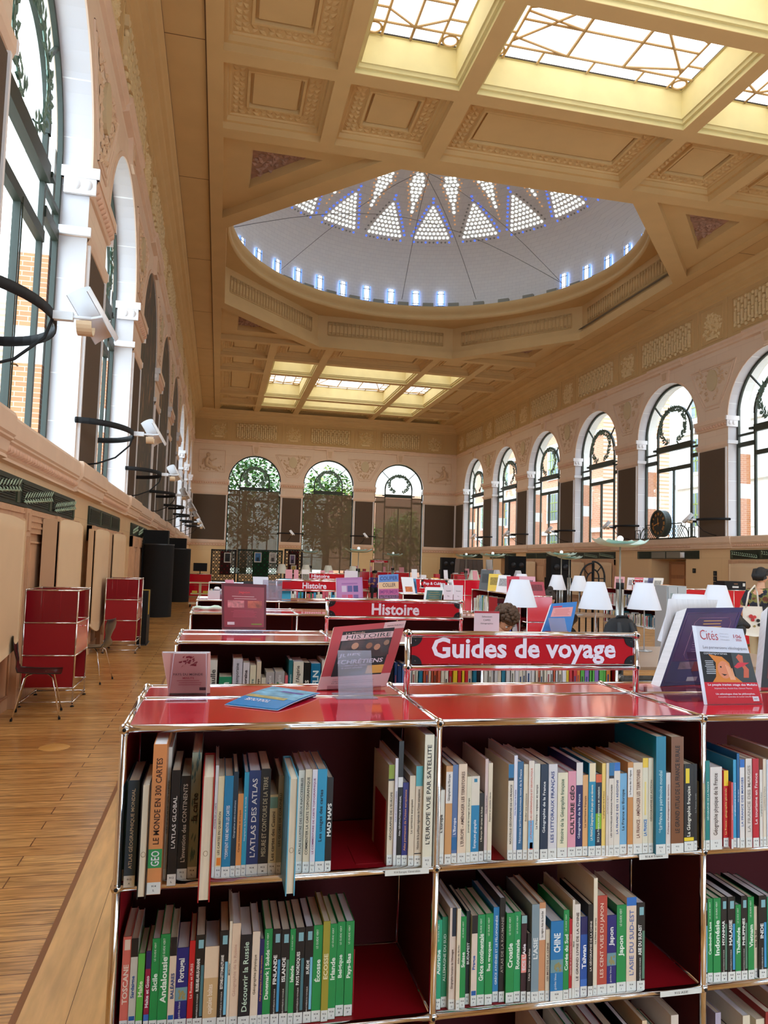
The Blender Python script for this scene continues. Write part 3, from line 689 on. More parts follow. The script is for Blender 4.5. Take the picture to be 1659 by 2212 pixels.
# roof over everything so no sky leaks in above the coffers
ROOFM = M((150, 140, 125), .9)
mb = MB(); mb.quad((XL-.5, YN-.5, 13.9), (XR+.5, YN-.5, 13.9), (XR+.5, 18.6, 13.9), (XL-.5, 18.6, 13.9), ROOFM); mb.quad((XL-.5, 37.7, 13.9), (XR+.5, 37.7, 13.9), (XR+.5, YE+.5, 13.9), (XL-.5, YE+.5, 13.9), ROOFM)
mb.quad((XL-.5, 18.6, 13.15), (-.23, 18.6, 13.15), (-.23, 37.7, 13.15), (XL-.5, 37.7, 13.15), ROOFM); mb.quad((16.46, 18.6, 13.15), (XR+.5, 18.6, 13.15), (XR+.5, 37.7, 13.15), (16.46, 37.7, 13.15), ROOFM)
mb.quad((XL-.5, YN-.5, 12), (XL-.5, YE+.5, 12), (XL-.5, YE+.5, 13.9), (XL-.5, YN-.5, 13.9), ROOFM); mb.quad((XR+.5, YN-.5, 12), (XR+.5, YE+.5, 12), (XR+.5, YE+.5, 13.9), (XR+.5, YN-.5, 13.9), ROOFM)
mb.quad((XL-.5, YN-.5, 12), (XR+.5, YN-.5, 12), (XR+.5, YN-.5, 13.9), (XL-.5, YN-.5, 13.9), ROOFM); mb.quad((XL-.5, YE+.5, 12), (XR+.5, YE+.5, 12), (XR+.5, YE+.5, 13.9), (XL-.5, YE+.5, 13.9), ROOFM)
mb.quad((XL-.5, 18.6, 13.1), (XR+.5, 18.6, 13.1), (XR+.5, 18.6, 13.95), (XL-.5, 18.6, 13.95), ROOFM); mb.quad((XL-.5, 37.7, 13.1), (XR+.5, 37.7, 13.1), (XR+.5, 37.7, 13.95), (XL-.5, 37.7, 13.95), ROOFM)
mb.quad((XL-.5, YN, 12), (XL, YN, 12), (XL, YE, 12), (XL-.5, YE, 12), ROOFM); mb.quad((XR, YN, 12), (XR+.5, YN, 12), (XR+.5, YE, 12), (XR, YE, 12), ROOFM)
mb.build('roof', kind='structure')
# ---------------------------------------------------------------- outside: buildings and trees
GLB = M((120, 140, 150), .15, nz=.4, ns=.8); STONEW = M((238, 234, 226), .8, nz=.05, ns=1); GREENF = M((150, 170, 90), .5)
def house(name, x, sgn, y0, y1, h, brick, label, floors, wins):
    """facade in the plane x facing -sgn*X"""
    o = empty(name, (x, (y0+y1)/2, 0), label, 'building'); oy = (y0+y1)/2
    P = lambda s, d, z: Vector((sgn*d, s-oy, z)); mb = MB(P)
    mb.box(y0, y1, 0, 6, 0, h, brick); mb.build('wall', o)
    st = MB(P)
    for z in floors: st.box(y0, y1, -.25, 0, z-.35, z, STONEW)
    st.box(y0, y1, -.5, 0, h-.6, h, STONEW)
    st.build('stone_course', o)
    for s, w, z, hh in wins:
        f = MB(P); f.box(s-w/2-.25, s+w/2+.25, -.1, .02, z-.25, z+hh+.25, STONEW); f = f.build('window', o)
        g = MB(P); g.box(s-w/2, s+w/2, -.13, .0, z, z+hh, GLB)
        for k in range(1, 4): g.box(s-w/2+w*k/4-.04, s-w/2+w*k/4+.04, -.17, .0, z, z+hh, GREENF)
        for k in (1, 2): g.box(s-w/2, s+w/2, -.17, 0, z+hh*k/3-.04, z+hh*k/3+.04, GREENF)
        g.build('pane', f)
FBR = brickmat('far_brick', (216, 150, 118), (206, 138, 106), (226, 190, 166), 1., .5, .16, .012, .85, .1, 'YZ')
FW = lambda ys, zs, w=2.6, h=2.4: [(y, w, z, h) for y in ys for z in zs]
house('brick_building', 31, 1, 22, 34, 18, FBR, 'brick and white stone building seen through the window above the clock', (4, 7.8, 11.6), FW((25, 30), (4.8, 8.6, 12.6), 3))
house('white_building', 34, 1, 36, 50, 19, STONEW, 'white stone building with tall green framed windows beyond the right wall', (4.2, 8.2, 12.2), FW((39, 43, 47), (5, 9, 13), 2.2))
house('red_building', 30, 1, 54, 92, 17, FBR, 'pinkish red brick building farthest along beyond the right wall', (5, 9, 13), FW(range(57, 92, 6), (2.4, 6, 10), 2))
house('corner_building', 33, 1, 2, 20, 19, FBR, 'brick and white corner building nearest beyond the right wall', (4.2, 8.0, 12), FW((5, 10, 16), (5, 9, 13), 3))
house('courtyard_building', -13, -1, 14, 40, 7.0, STONEW, 'low pale stone courtyard building seen through the left windows', (4.4,), FW((18, 24, 30), (2, 4.8), 2, 1.6))
house('brick_wing', -9, -1, 42, 70, 15, FBR, 'orange brick wing far behind the left windows', (5, 9), FW((46, 52, 58, 64), (6, 10), 2))
# buttresses of orange brick with white bands next to every window, outside
for P, cs, dp in ((PLf, [CY[i] for i in (1, 2, 6, 7, 8)], .5), (PRf, CY[3:], .45)):
    for c in cs:
        s = c+HW; mb = MB(P)
        for k in range(14): mb.box(s-.10, s+1.5, dp, dp+.42, .55*k+(0 if k else .02), .55*(k+1), (OUTB if k < 11 and k % 4 else OUTW))
        mb.band(c, ZSP, HW+.0, HW+.5, 0, PI, dp, dp+.42, OUTW, 20)
        trim(mb)
# iron gazebo roof behind the nearest window
LG1 = M((96, 138, 62), .7, nz=.35, ns=1.5); LG2 = M((150, 178, 78), .7, nz=.35, ns=1.5); LG3 = M((196, 186, 96), .7, nz=.3, ns=1.5); LG4 = M((60, 96, 52), .7, nz=.35, ns=1.5); BARK = M((92, 74, 58), .9, nz=.3, ns=5.)
def tree(x, y, h, cr, mats, label, seed, n=900):
    rng = random.Random(seed); o = empty('tree', (x, y, 0), label, 'tree', 'trees behind the end windows')
    t = MB(); t.tube([(0, 0, 0), (.1, 0, h*.3), (-.1, .1, h*.55), (.1, 0, h*.8)], [.32, .26, .18, .08], BARK, 8)
    for k in range(7):
        q = rng.uniform(0, 6.3); z = h*rng.uniform(.3, .7); l = cr*.7
        t.tube([(0, 0, z), (l*.5*math.cos(q), l*.5*math.sin(q), z+l*.4), (l*math.cos(q), l*math.sin(q), z+l*.9)], [.12, .07, .03], BARK, 5)
    t.build('trunk', o); f = MB()
    for _ in range(n):
        q = rng.uniform(0, 6.3); p = rng.uniform(-1, 1); r = cr*rng.uniform(.55, 1); c = math.sqrt(1-p*p)
        cx, cy, cz = r*c*math.cos(q), r*c*math.sin(q), h*.62+r*p*(h*.4/cr)
        for _ in range(4):
            a, b = rng.uniform(0, 6.3), rng.uniform(-1, .6); l = rng.uniform(.3, .5); u = Vector((l*math.cos(a), l*math.sin(a), l*b)); v = Vector((-math.sin(a), math.cos(a), rng.uniform(-.4, .4)))*l*.3
            f.leaf((cx+rng.uniform(-.4, .4), cy+rng.uniform(-.4, .4), cz+rng.uniform(-.4, .4)), u, v, (0, 0, .03), rng.choice(mats))
    f.build('foliage', o)
tree(2.0, 63, 11, 3.8, (LG1, LG1, LG4), 'dense green tree behind the left end window', 1)
tree(-4.6, 68, 12, 3.6, (LG4, LG1), 'dark green tree farthest left behind the end wall', 5, 700)
tree(8.9, 63, 9.5, 3.0, (LG1, LG2, LG4), 'bushy green tree behind the middle end window', 2)
tree(12.9, 68, 6.0, 1.8, (LG2, LG1), 'small light green tree between the middle and right end windows', 3, 350)
tree(15.6, 62, 6.2, 1.9, (LG3, LG2), 'yellowing autumn tree behind the right end window', 4, 350)
mb = MB(); mb.box(-8, 26, 78, 84, 0, 13, STONEW); h_ = mb.build('garden_building', label='pale building with red brick seen behind the trees of the end windows', cat='building')
mb = MB(); mb.box(11, 26, 77.6, 78, 0, 9, brickmat('far_brick_x', (216, 150, 118), (206, 138, 106), (226, 190, 166), 1., .5, .16, .012, .85, .1, 'XZ')); mb.build('brick_facade', h_)
mb = MB(); mb.box(-8, 26, 56.5, 78, -.3, -.05, M((110, 130, 70), .9, nz=.3, ns=1)); mb.build('lawn', label='green lawn beyond the end wall', cat='lawn')
mb = MB(); mb.box(19, 36, -5, 95, -.3, -.05, M((200, 195, 185), .9, nz=.1, ns=1)); mb.box(-20, -3.2, -5, 80, -.3, -.05, M((200, 195, 185), .9, nz=.1, ns=1)); mb.build('trim_90', kind='structure')
# ---------------------------------------------------------------- left wall: murals, panels, drapes
def muralmat(i):
    m = bpy.data.materials.new('mural_%d' % i); m.use_nodes = True; n = m.node_tree; b = n.nodes['Principled BSDF']; L = n.links.new
    t = n.nodes.new('ShaderNodeTexCoord'); mp = n.nodes.new('ShaderNodeMapping'); mp.inputs['Scale'].default_value = (1, 1.6, .35); mp.inputs['Location'].default_value = (i*3., i, 0)
    z = n.nodes.new('ShaderNodeTexNoise'); z.inputs['Scale'].default_value = 2.2; z.inputs['Detail'].default_value = 8; z.inputs['Distortion'].default_value = 1.5
    r = n.nodes.new('ShaderNodeValToRGB'); r.color_ramp.elements[0].position = .32; r.color_ramp.elements[0].color = lin((50, 66, 64))+(1,)
    r.color_ramp.elements[1].position = .7; r.color_ramp.elements[1].color = lin((182, 138, 92))+(1,); e = r.color_ramp.elements.new(.48); e.color = lin((92, 80, 58))+(1,); e = r.color_ramp.elements.new(.58); e.color = lin((70, 62, 60))+(1,)
    L(t.outputs['Object'], mp.inputs[0]); L(mp.outputs[0], z.inputs['Vector']); L(z.outputs['Fac'], r.inputs['Fac']); L(r.outputs['Color'], b.inputs['Base Color']); b.inputs['Roughness'].default_value = .7
    return m
for n_, i in zip(('nearest', 'middle', 'farthest'), (3, 4, 5)):
    c = CY[i]; mb = MB(PLf); mb.prism(arch_pts(c, HW, ZS, ZSP, 24)[::-1], lambda u, v, h: (u, h, v), .02, .06, muralmat(i))
    mb.build('mural', label='%s of the three dark arched wall paintings on the left wall' % n_, cat='painting')
PAN = M((44, 52, 38), .5, .2, nz=.25, ns=6)
def bronze(P, s0, s1, z0, z1, rng, leaves, nm, cells=3, grey=False):
    mb = MB(P); mb.box(s0, s1, -.05, -.021, z0, z1, PAN); w = (s1-s0)/cells
    for k in range(cells):
        a, b = s0+k*w+.05, s0+(k+1)*w-.05
        for z in range(9): zz = z0+.05+z*(z1-z0-.1)/8; mb.box(a+.02, b-.16, -.065, -.05, zz-.006, zz+.006, PAN)
        mb.box(b-.10, b, -.065, -.05, z0+.03, z1-.03, M((72, 78, 56), .5, .2))
        if grey and 0 < k < cells-1: mb.box(a, b, -.07, -.05, z0+.03, z1-.03, M((128, 122, 108), .7))
    o = mb.build('grille_panel', label=nm, cat='panel', group='bronze grille panels under the ledge' if not grey else None)
    if leaves:
        f = MB(P)
        for k in range(cells):
            a, b = s0+k*w+.08, s0+(k+1)*w-.2; N = 12
            f.tube([(a, -.08, z0+.05), (b, -.09, z0+(z1-z0)*.5)], .01, GILT, 5)
            for j in range(N):
                t = j/(N-1); x = a+(b-a)*t; z = z0+.08+(z1-z0)*.4*t
                for sg in (-1, 1): f.leaf((x, -.08, z), (.07, -.02, .07*sg+.015), (-.013*sg, 0, .013), (0, -.008, 0), GILT)
        f.build('leaf_spray', o)
rng = random.Random(4)
LP = [(7.0, 11.6, 1, 'nearest leafy bronze grille on the left wall, above the big beige drape'), (12.9, 16.7, 0, 'plain dark grille on the left wall above the pair of beige drapes'), (18.9, 22.9, 1, 'leafy bronze grille on the left wall above the black booth'), (25.1, 28.8, 1, 'small leafy grille on the left wall past the black booth')]
for a, b, lv, nm in LP: bronze(PLf, a, b, 2.14, 2.44, rng, lv, nm)
RP = [(25.3, 29.6, 0, 'dark grille with two grey squares above the right doorway', 4), (19.0, 23.5, 1, 'leafy bronze grille at the right edge above the beige drape', 3), (31.5, 36.1, 1, 'leafy bronze grille between the tall uplighter and the grey squared grille', 3), (37.5, 41.8, 0, 'dark plain grille on the right wall above the folded drape', 3), (43.4, 47.9, 1, 'leafy grille above the far doorway of the right wall', 3), (49.4, 53.6, 0, 'farthest dark plain grille on the right wall', 3)]
for a, b, lv, nm, cl in RP: bronze(PRf, a, b, 2.16, 2.48, rng, lv, nm, cl, cl == 4)
def doorcase(P, s0, s1, idx, top=2.12):
    """carved timber panelling around doors, a part of the room"""
    mb = MB(P); w = s1-s0
    mb.box(s0, s1, -.10, -.02, top-.26, top, DOORW)
    for z in (top-.05, top-.12, top-.19): mb.box(s0+.04, s1-.04, -.115, -.10, z-.012, z+.012, DOORW)
    for s in (s0, s0+w/3, s0+2*w/3, s1-.22):
        mb.box(s, s+.22, -.13, -.02, 0, top, DOORW); mb.box(s+.05, s+.17, -.145, -.13, top-.24, top-.05, DOORW)
        for k in (.05, .10, .15): mb.box(s+k, s+k+.02, -.145, -.13, .2, top-.3, DOORW)
    for k in range(3):
        a, b = s0+w*k/3+.22, s0+w*(k+1)/3-.02; mb.box(a, b, -.06, -.02, 0, top-.26, DOORW)
        for (zz0, zz1) in ((.15, .8), (.9, top-.36)):
            for q in ((a+.08, zz0, b-.08, zz0), (a+.08, zz1, b-.08, zz1), (a+.08, zz0, a+.08, zz1), (b-.08, zz0, b-.08, zz1)): mb.tube([(q[0], -.07, q[1]), (q[2], -.07, q[3])], .015, DOORW, 5)
    mb.build('door_%d' % idx, kind='structure')
doorcase(PLf, 7.0, 11.6, 1); doorcase(PLf, 12.9, 16.9, 2); doorcase(PLf, 18.9, 22.6, 3); doorcase(PRf, 19.0, 23.5, 4); doorcase(PRf, 37.5, 41.8, 5)
doorcase(PRf, 31.5, 36.1, 6)
# doors in the recesses of the right wall
for i, (a, b) in enumerate(((26.9, 28.2), (44.9, 45.7))):
    mb = MB(PRf); mb.box(a, b, .6, .66, 0, 2.05, M((168, 112, 72), .5, nz=.15, ns=4, stretch=(6, 6, 1)))
    for z0, z1 in ((.2, .8), (.95, 1.35), (1.5, 1.95)): mb.box(a+.2, b-.2, .57, .6, z0, z1, M((186, 130, 84), .5))
    mb.build('door_%d' % (7+i), kind='structure')
for nm, s, zs_ in (('square black switch plate right of the doorway', 25.6, (1.7,)), ('column of three black switch plates on the right stone wall', 24.35, (1.62, 1.42, 1.22))):
    o = empty('switch_plate', PRf(s, -.03, zs_[0]), nm, 'switch')
    for z in zs_:
        mb = MB(); mb.box(-.02, .0, -.09, .09, z-zs_[0]-.09, z-zs_[0]+.09, BLKM); mb.box(-.03, -.02, -.03, .03, z-zs_[0]-.05, z-zs_[0]+.05, M((60, 60, 60), .4)); mb.build('plate', o)
CLOTH = M((226, 194, 156), .85, nz=.03, ns=2, bump=.1)
CLOTH2 = M((216, 178, 140), .85, nz=.03, ns=2, bump=.1)
def drape(P, s0, s1, z0, z1, d, label, fold=.0, group='beige cloth drapes over boards'):
    """cloth hung over a board: gently folded sheet with thickness"""
    mb = MB(P); nx, nz_ = 24, 10; g = []; rr = random.Random(int(s0*10))
    for j in range(nz_+1):
        v = j/nz_
        for i in range(nx+1):
            u = i/nx; s = s0+(s1-s0)*u; z = z0+(z1-z0)*v-(.10*math.exp(-((u-.0)/.12)**2)+.08*math.exp(-((u-1)/.12)**2))*(1 if v > .95 else 0)*.4
            zz = z-(1-v)*(.08*math.sin(u*5+s0)+.10*u if z0 > .3 else 0)
            dd = -d-.03*math.sin(u*PI*1.0)-fold*(1-v*.7)*.06*max(0, math.sin(u*9+1.5))*(1 if u > .5 else .3)
            g.append((s, dd, zz))
    vs = g+[(s, min(dd+.02, -.03), z) for s, dd, z in g]; N = len(g); fs = []
    for j in range(nz_):
        for i in range(nx):
            a = j*(nx+1)+i; fs += [(a, a+1, a+nx+2, a+nx+1), (N+a, N+a+nx+1, N+a+nx+2, N+a+1)]
    for j in range(nz_):
        for i in (0, nx): a = j*(nx+1)+i; fs.append((a, a+nx+1, N+a+nx+1, N+a))
    for i in range(nx):
        for j in (0, nz_): a = j*(nx+1)+i; fs.append((a, a+1, N+a+1, N+a))
    mb.add(vs, fs, CLOTH, True)
    # side returns to the wall
    mb.box(s0, s0+.02, -d-.01, -.12, z0+.05, z1-.02, CLOTH2); mb.box(s1-.02, s1, -d-.01, -.12, z0+.05, z1-.02, CLOTH2)
    mb.box(s0+.02, s1-.02, -d, -.12, z1-.03, z1-.01, CLOTH2)
    return mb.build('wall_drape', label=label, cat='drape', group=group)
drape(PLf, 5.4, 8.35, .70, 2.0, .17, 'nearest and widest beige cloth hung on the left wall', group=None)
drape(PLf, 9.35, 10.9, .25, 2.06, .30, 'beige cloth hung behind the nearest red study carrel', group=None)
drape(PLf, 12.5, 14.1, .5, 2.06, .22, 'beige cloth with a shadowed side left of the second study carrel', group=None)
drape(PLf, 14.6, 16.5, .5, 2.06, .22, 'beige cloth hung just before the second study carrel, right of its pair', group=None)
drape(PRf, 20.8, 23.4, .3, 2.0, .18, 'beige cloth on the right wall beside the person with the tote bag', 1., None)
drape(PRf, 40.2, 41.9, .3, 1.98, .15, 'beige cloth folded over on the far right wall beside the black loudspeaker', 1., None)
drape(PRf, 31.6, 33.2, .3, 1.98, .15, 'beige cloth on the right wall behind the black iron arch', 1., None)
drape(PRf, 34.3, 36.0, .3, 1.98, .15, 'beige cloth on the right wall left of the black iron arch', 1., None)
drape(PLf, 33.5, 36, .3, 2.0, .25, 'beige cloth on the left wall past the second black booth', 0, None)
drape(PLf, 37.5, 41, .3, 2.0, .25, 'farthest beige cloth on the left wall', 0, None)
# bracket lights
PERF = M((244, 244, 246), .5)
def bracket(P, s, name, group, z=3.62, on=1, R=.98, pr=.72):
    base = P(s, 0, z); o = empty('bracket_light', base, name, 'wall lamp', group); Q = lambda a, b, c: P(a+s, b, c+z)-base
    mb = MB(Q); pts = [(R*math.cos(t*PI/24), -pr*math.sin(t*PI/24)) for t in range(25)]
    for (a, b), (c, d) in zip(pts, pts[1:]):
        L_ = math.hypot(c-a, d-b); nx, ny = (d-b)/L_*.006, -(c-a)/L_*.006
        vs = [(a-nx, b-ny, -.045), (a+nx, b+ny, -.045), (a+nx, b+ny, .045), (a-nx, b-ny, .045), (c-nx, d-ny, -.045), (c+nx, d+ny, -.045), (c+nx, d+ny, .045), (c-nx, d-ny, .045)]
        mb.add(vs, [(0, 1, 5, 4), (1, 2, 6, 5), (2, 3, 7, 6), (3, 0, 4, 7)], BLKM, True)
    for q in (-R, R): mb.tube([(q, .0, 0), (q, -.03, 0)], .045, BLKM, 8)
    mb.build('hoop', o)
    c = MB(Q); c.tube([(0, -pr, -.02), (-.02, -pr+.05, -.2), (-.1, -pr+.25, -.42), (-.2, -pr+.5, -.54), (-.25, -.03, -.58)], .014, BLKM, 6); c.build('cable', o)
    h = MB(Q); WH = PERF; h.box(-.03, .03, -pr-.16, -pr, -.035, .035, WH)
    sh = []
    ax = Vector((.55, -.45, -.72)).normalized(); u = ax.cross(Vector((0, 0, 1))).normalized(); w = u.cross(ax); cc = Vector((0, -pr-.3, 0)); vs = []
    for L_ in (-.23, .23):
        for k in range(11):
            t = -PI*.5+PI*1.0*k/10
            for rr in (.115, .122): vs.append(tuple(cc+ax*L_+(w*math.cos(t)+u*math.sin(t))*rr))
    fs = []
    for k in range(10):
        a = 2*k; fs += [(a, a+2, a+24, a+22), (a+1, a+23, a+25, a+3), (a, a+1, a+3, a+2), (a+22, a+24, a+25, a+23)]
    h.add(vs, fs, WH, True)
    h.tube([tuple(cc-u*.13), tuple(cc+u*.13)], .012, WH, 6); h.tube([(0, -pr-.12, 0), tuple(cc)], .016, WH, 6)
    h.band(0, -.05, .09, .10, PI, 2*PI, -pr-.32, -pr-.2, M((224, 190, 150), .5), 10)
    h.build('perforated_shade', o)
    return o
LBN = ['nearest, cut by the frame edge', 'second from the camera', 'third from the camera', 'fourth from the camera', 'fifth from the camera', 'sixth from the camera', 'seventh from the camera', 'farthest from the camera']
for i in range(8): bracket(PLf, CY[i]+PER/2, 'black hoop wall light, left wall, '+LBN[i], 'hoop lights along the left wall')
RBN = {3: 'right of the clock', 4: 'left of the clock', 5: 'left of the tall glass uplighter', 6: 'second from the end wall', 7: 'nearest the end wall'}
for i in RBN: bracket(PRf, CY[i]+PER/2, 'black hoop wall light with white shade, right wall, '+RBN[i], 'hoop lights along the right wall')
for i in (0, 1): bracket(PEf, (CXE[i]+CXE[i+1])/2, 'black hoop wall light on the end wall, '+('between the left and middle windows', 'between the middle and right windows')[i], 'hoop lights on the end wall')
# clock on an openwork stand, standing on the ledge under a right window
co = empty('clock', PRf(27.55, -.02, 2.98), 'large round black clock with gilt numerals in an openwork metal frame on the ledge', 'clock'); Q = lambda a, b, c: PRf(a+27.55, b, c+2.98)-PRf(27.55, -.02, 2.98)
GOLD = M((214, 150, 70), .35, .6)
m = MB(Q)
def bar(p, q, r=.022): m.tube([(p[0], -.12, p[1]), (q[0], -.12, q[1])], r, FRAMEM, 6)
m.box(-2.1, 2.1, -.16, -.04, 0, .05, FRAMEM)
for sg in (-1, 1):
    bar((sg*.55, .62), (sg*1.25, .62)); bar((sg*1.25, .62), (sg*1.25, .5)); m.tube([(sg*(1.25+.45*math.sin(t*PI/16)), -.12, .5-.42*(1-math.cos(t*PI/16))) for t in range(9)], .022, FRAMEM, 6)
    bar((sg*1.7, .08), (sg*1.7, .05)); m.tube([(sg*1.72, -.12, .08), (sg*1.72, -.12, .42), (sg*2.1, -.12, .42), (sg*2.1, -.12, .06), (sg*1.85, -.12, .06), (sg*1.85, -.12, .28), (sg*1.98, -.12, .28)], .02, FRAMEM, 5)
    for k in range(9):
        x = .35+k*.15
        for (dx) in (.42, -.42):
            x0, x1 = x, x+dx; z0, z1 = .05, .55
            if 0 <= x1 <= 1.6: bar((sg*x0, z0), (sg*x1, z1), .012)
m.build('openwork_stand', co)
m = MB(Q); cz = .64; th = lambda r0, r1, d0, d1, mt, n=36: m.band(0, cz, r0, r1, 0, 2*PI, d0, d1, mt, n)
m.prism([(.56*math.cos(t*PI/18), cz+.56*math.sin(t*PI/18)) for t in range(36)], lambda u, v, h: (u, h, v), -.34, -.08, FRAMEM); th(.5, .57, -.38, -.3, M((66, 72, 64), .4, .3))
m.prism([(.5*math.cos(t*PI/18), cz+.5*math.sin(t*PI/18)) for t in range(36)], lambda u, v, h: (u, h, v), -.35, -.345, M((24, 20, 16), .5))
m.build('clock_case', co)
m = MB(Q)
for k, r_ in enumerate(['XII', 'I', 'II', 'III', 'IIII', 'V', 'VI', 'VII', 'VIII', 'IX', 'X', 'XI']):
    a = k*PI/6; dr = Vector((-math.sin(a), 0, math.cos(a)))  # clockwise as seen from the room
    ux = Vector((-math.cos(a), 0, -math.sin(a)))
    put_text(m, r_, (dr.x*.4, -.356, cz+dr.z*.4), ux, dr, .05+.03*len(r_), .11, GOLD, .02)
m.build('numerals', co)
m = MB(Q)
for a, L_, w_ in ((math.radians(355), .27, .02), (math.radians(255), .40, .014)):
    d = Vector((-math.sin(a), 0, math.cos(a))); e = Vector((d.z, 0, -d.x)); c = Vector((0, -.365, cz))
    m.add([tuple(c-d*.1-e*w_*.6), tuple(c-d*.1+e*w_*.6), tuple(c+d*L_*.7+e*w_*1.3), tuple(c+d*L_), tuple(c+d*L_*.7-e*w_*1.3)], [(0, 1, 2, 3, 4)], GOLD)
m.prism([(.035*math.cos(t*PI/6), cz+.035*math.sin(t*PI/6)) for t in range(12)], lambda u, v, h: (u, h, v), -.375, -.35, GOLD)
m.build('clock_hand', co)
mb = MB(PRf); mb.tube([(26.35, -.08, 2.2), (26.35, -.08, 2.42)], .05, PERF, 10); mb.tube([(26.2, -.1, 2.2), (26.2, -.1, 2.42)], .05, PERF, 10); mb.build('wall_sensor', label='pair of small white cylinders on the dark grille above the doorway', cat='sensor')
# ---------------------------------------------------------------- red modular shelving with chrome tubes
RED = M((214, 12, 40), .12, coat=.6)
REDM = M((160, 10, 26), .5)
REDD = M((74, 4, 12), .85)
TR_, BR_ = .0095, .0135
def ball_joint(parent, loc, Q, hole=True):
    mb = MB(Q); mb.ball(loc, BR_, CHROME, 12)
    mb.tube([(loc[0], loc[1]-BR_*.93, loc[2]), (loc[0], loc[1]-BR_*1.02, loc[2])], .0045, BLKM, 8)
    return mb.build('ball_joint', parent)
def rack(name, x0, bays, y0, depths, zs, label, detail=2, group=None, cat='shelving', top_only=False, rz=0., back=1, bay=.745):
    """rack with its left front corner at (x0,y0); bays along X; depths along Y; zs levels from the top down"""
    o = empty('shelf_rack', (x0, y0, 0), label, cat, group, rz=rz); xs = [bay*i for i in range(bays+1)]; ys = [0]
    for d in depths: ys.append(ys[-1]+d)
    P0 = MB; n = 10 if detail > 1 else 6
    zf = .03
    if detail > 1:
        for x in xs:
            for y in ys:
                m = MB(); m.tube([(x, y, zf), (x, y, zs[0])], TR_, CHROME, n); m.build('upright', o)
                f = MB(); f.tube([(x, y, .0), (x, y, .012)], .02, BLKM, 10); f.tube([(x, y, .012), (x, y, zf)], .006, CHROME, 8); f.build('foot', o)
                for z in zs: ball_joint(o, (x, y, z), None)
        for z in zs:
            for y in ys:
                for a, b in zip(xs, xs[1:]): m = MB(); m.tube([(a, y, z), (b, y, z)], TR_, CHROME, n); m.build('rail', o)
            for x in xs:
                for a, b in zip(ys, ys[1:]): m = MB(); m.tube([(x, a, z), (x, b, z)], TR_, CHROME, n); m.build('rail', o)
    else:
        m = MB()
        for x in xs:
            for y in ys: m.tube([(x, y, 0), (x, y, zs[0])], TR_, CHROME, n)
        for z in zs:
            for y in ys: m.tube([(0, y, z), (xs[-1], y, z)], TR_, CHROME, n)
            for x in xs: m.tube([(x, 0, z), (x, ys[-1], z)], TR_, CHROME, n)
        m.build('tube_frame', o); m = MB()
        for x in xs:
            for y in ys:
                for z in zs: m.ball((x, y, z), BR_, CHROME, 8)
        m.build('ball_joints', o)
    g = .008
    for i, (a, b) in enumerate(zip(xs, xs[1:])):
        for c, d in zip(ys, ys[1:]):
            m = MB(); m.box(a+g, b-g, c+g, d-g, zs[0]-.004, zs[0]+.0045, RED); m.build('top_panel', o)
        for z in zs[1:]:
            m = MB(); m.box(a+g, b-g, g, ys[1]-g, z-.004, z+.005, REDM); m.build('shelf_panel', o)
        if back:
            for z1, z0 in zip(zs, zs[1:]):
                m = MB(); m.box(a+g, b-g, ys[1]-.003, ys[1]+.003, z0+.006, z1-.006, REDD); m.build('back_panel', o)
    for x in (xs if detail > 1 else (xs[0], xs[-1])):
        for z1, z0 in zip(zs, zs[1:]):
            for c, d in zip(ys, ys[1:]):
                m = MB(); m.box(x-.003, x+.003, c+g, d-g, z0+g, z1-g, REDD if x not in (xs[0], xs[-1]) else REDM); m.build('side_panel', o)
    return o
ZL = [1.255, .905, .555, .205]
RA = rack('a', -.19, 3, 1.795, (.35, .2), ZL, 'nearest red shelving row with chrome tubes, full of travel guides and atlases')
TXW = M((232, 228, 236), .5); SIGNR = M((184, 6, 24), .9)
def sign(x0, x1, y, z0, z1, zb, txt, label, w, h, dx=0.):
    o = empty('hanging_sign', ((x0+x1)/2, y, zb), label, 'sign'); cx = (x0+x1)/2; Q = lambda a, b, c: Vector((a, b, c-zb))
    a, b = x0-cx, x1-cx
    for x in (a, b):
        m = MB(Q); m.tube([(x, 0, zb+.01), (x, 0, z1)], TR_, CHROME, 12); m.build('post', o)
        for z in (z0, z1):
            ball_joint(o, (x, 0, z), Q)
    for z in (z0, z1): m = MB(Q); m.tube([(a, 0, z), (b, 0, z)], TR_, CHROME, 12); m.build('rail', o)
    m = MB(Q); m.box(a+.012, b-.012, -.003, .003, z0+.011, z1-.011, SIGNR); pl = m.build('plate', o)
    m = MB(Q); r = .028
    for sx, xx in ((1, a+.011), (-1, b-.011)):
        for sz, zz in ((1, z0+.010), (-1, z1-.010)):
            m = MB(Q); m.prism([(xx, zz)]+[(xx+sx*r*1.15*math.cos(t*PI/12), zz+sz*r*math.sin(t*PI/12)) for t in range(7)], lambda u, v, q: (u, q, v), -.0055, -.0025, BLKM)
            m.tube([(xx+sx*.010, -.0055, zz+sz*.010), (xx+sx*.010, -.0068, zz+sz*.010)], .003, M((90, 90, 90), .3, .8), 8); m.build('corner_bracket', o)
    m = MB(Q); put_text(m, txt, (dx, -.0045, (z0+z1)/2), (1, 0, 0), (0, 0, 1), w, h, TXW, .028); m.build('lettering', o, label='white lettering %s' % txt)
    return o
sign(.56, 1.312, 2.145, 1.342, 1.442, 1.255, 'Guides de voyage', 'red sign lettered Guides de voyage on chrome posts above the nearest shelving', .605, .080)
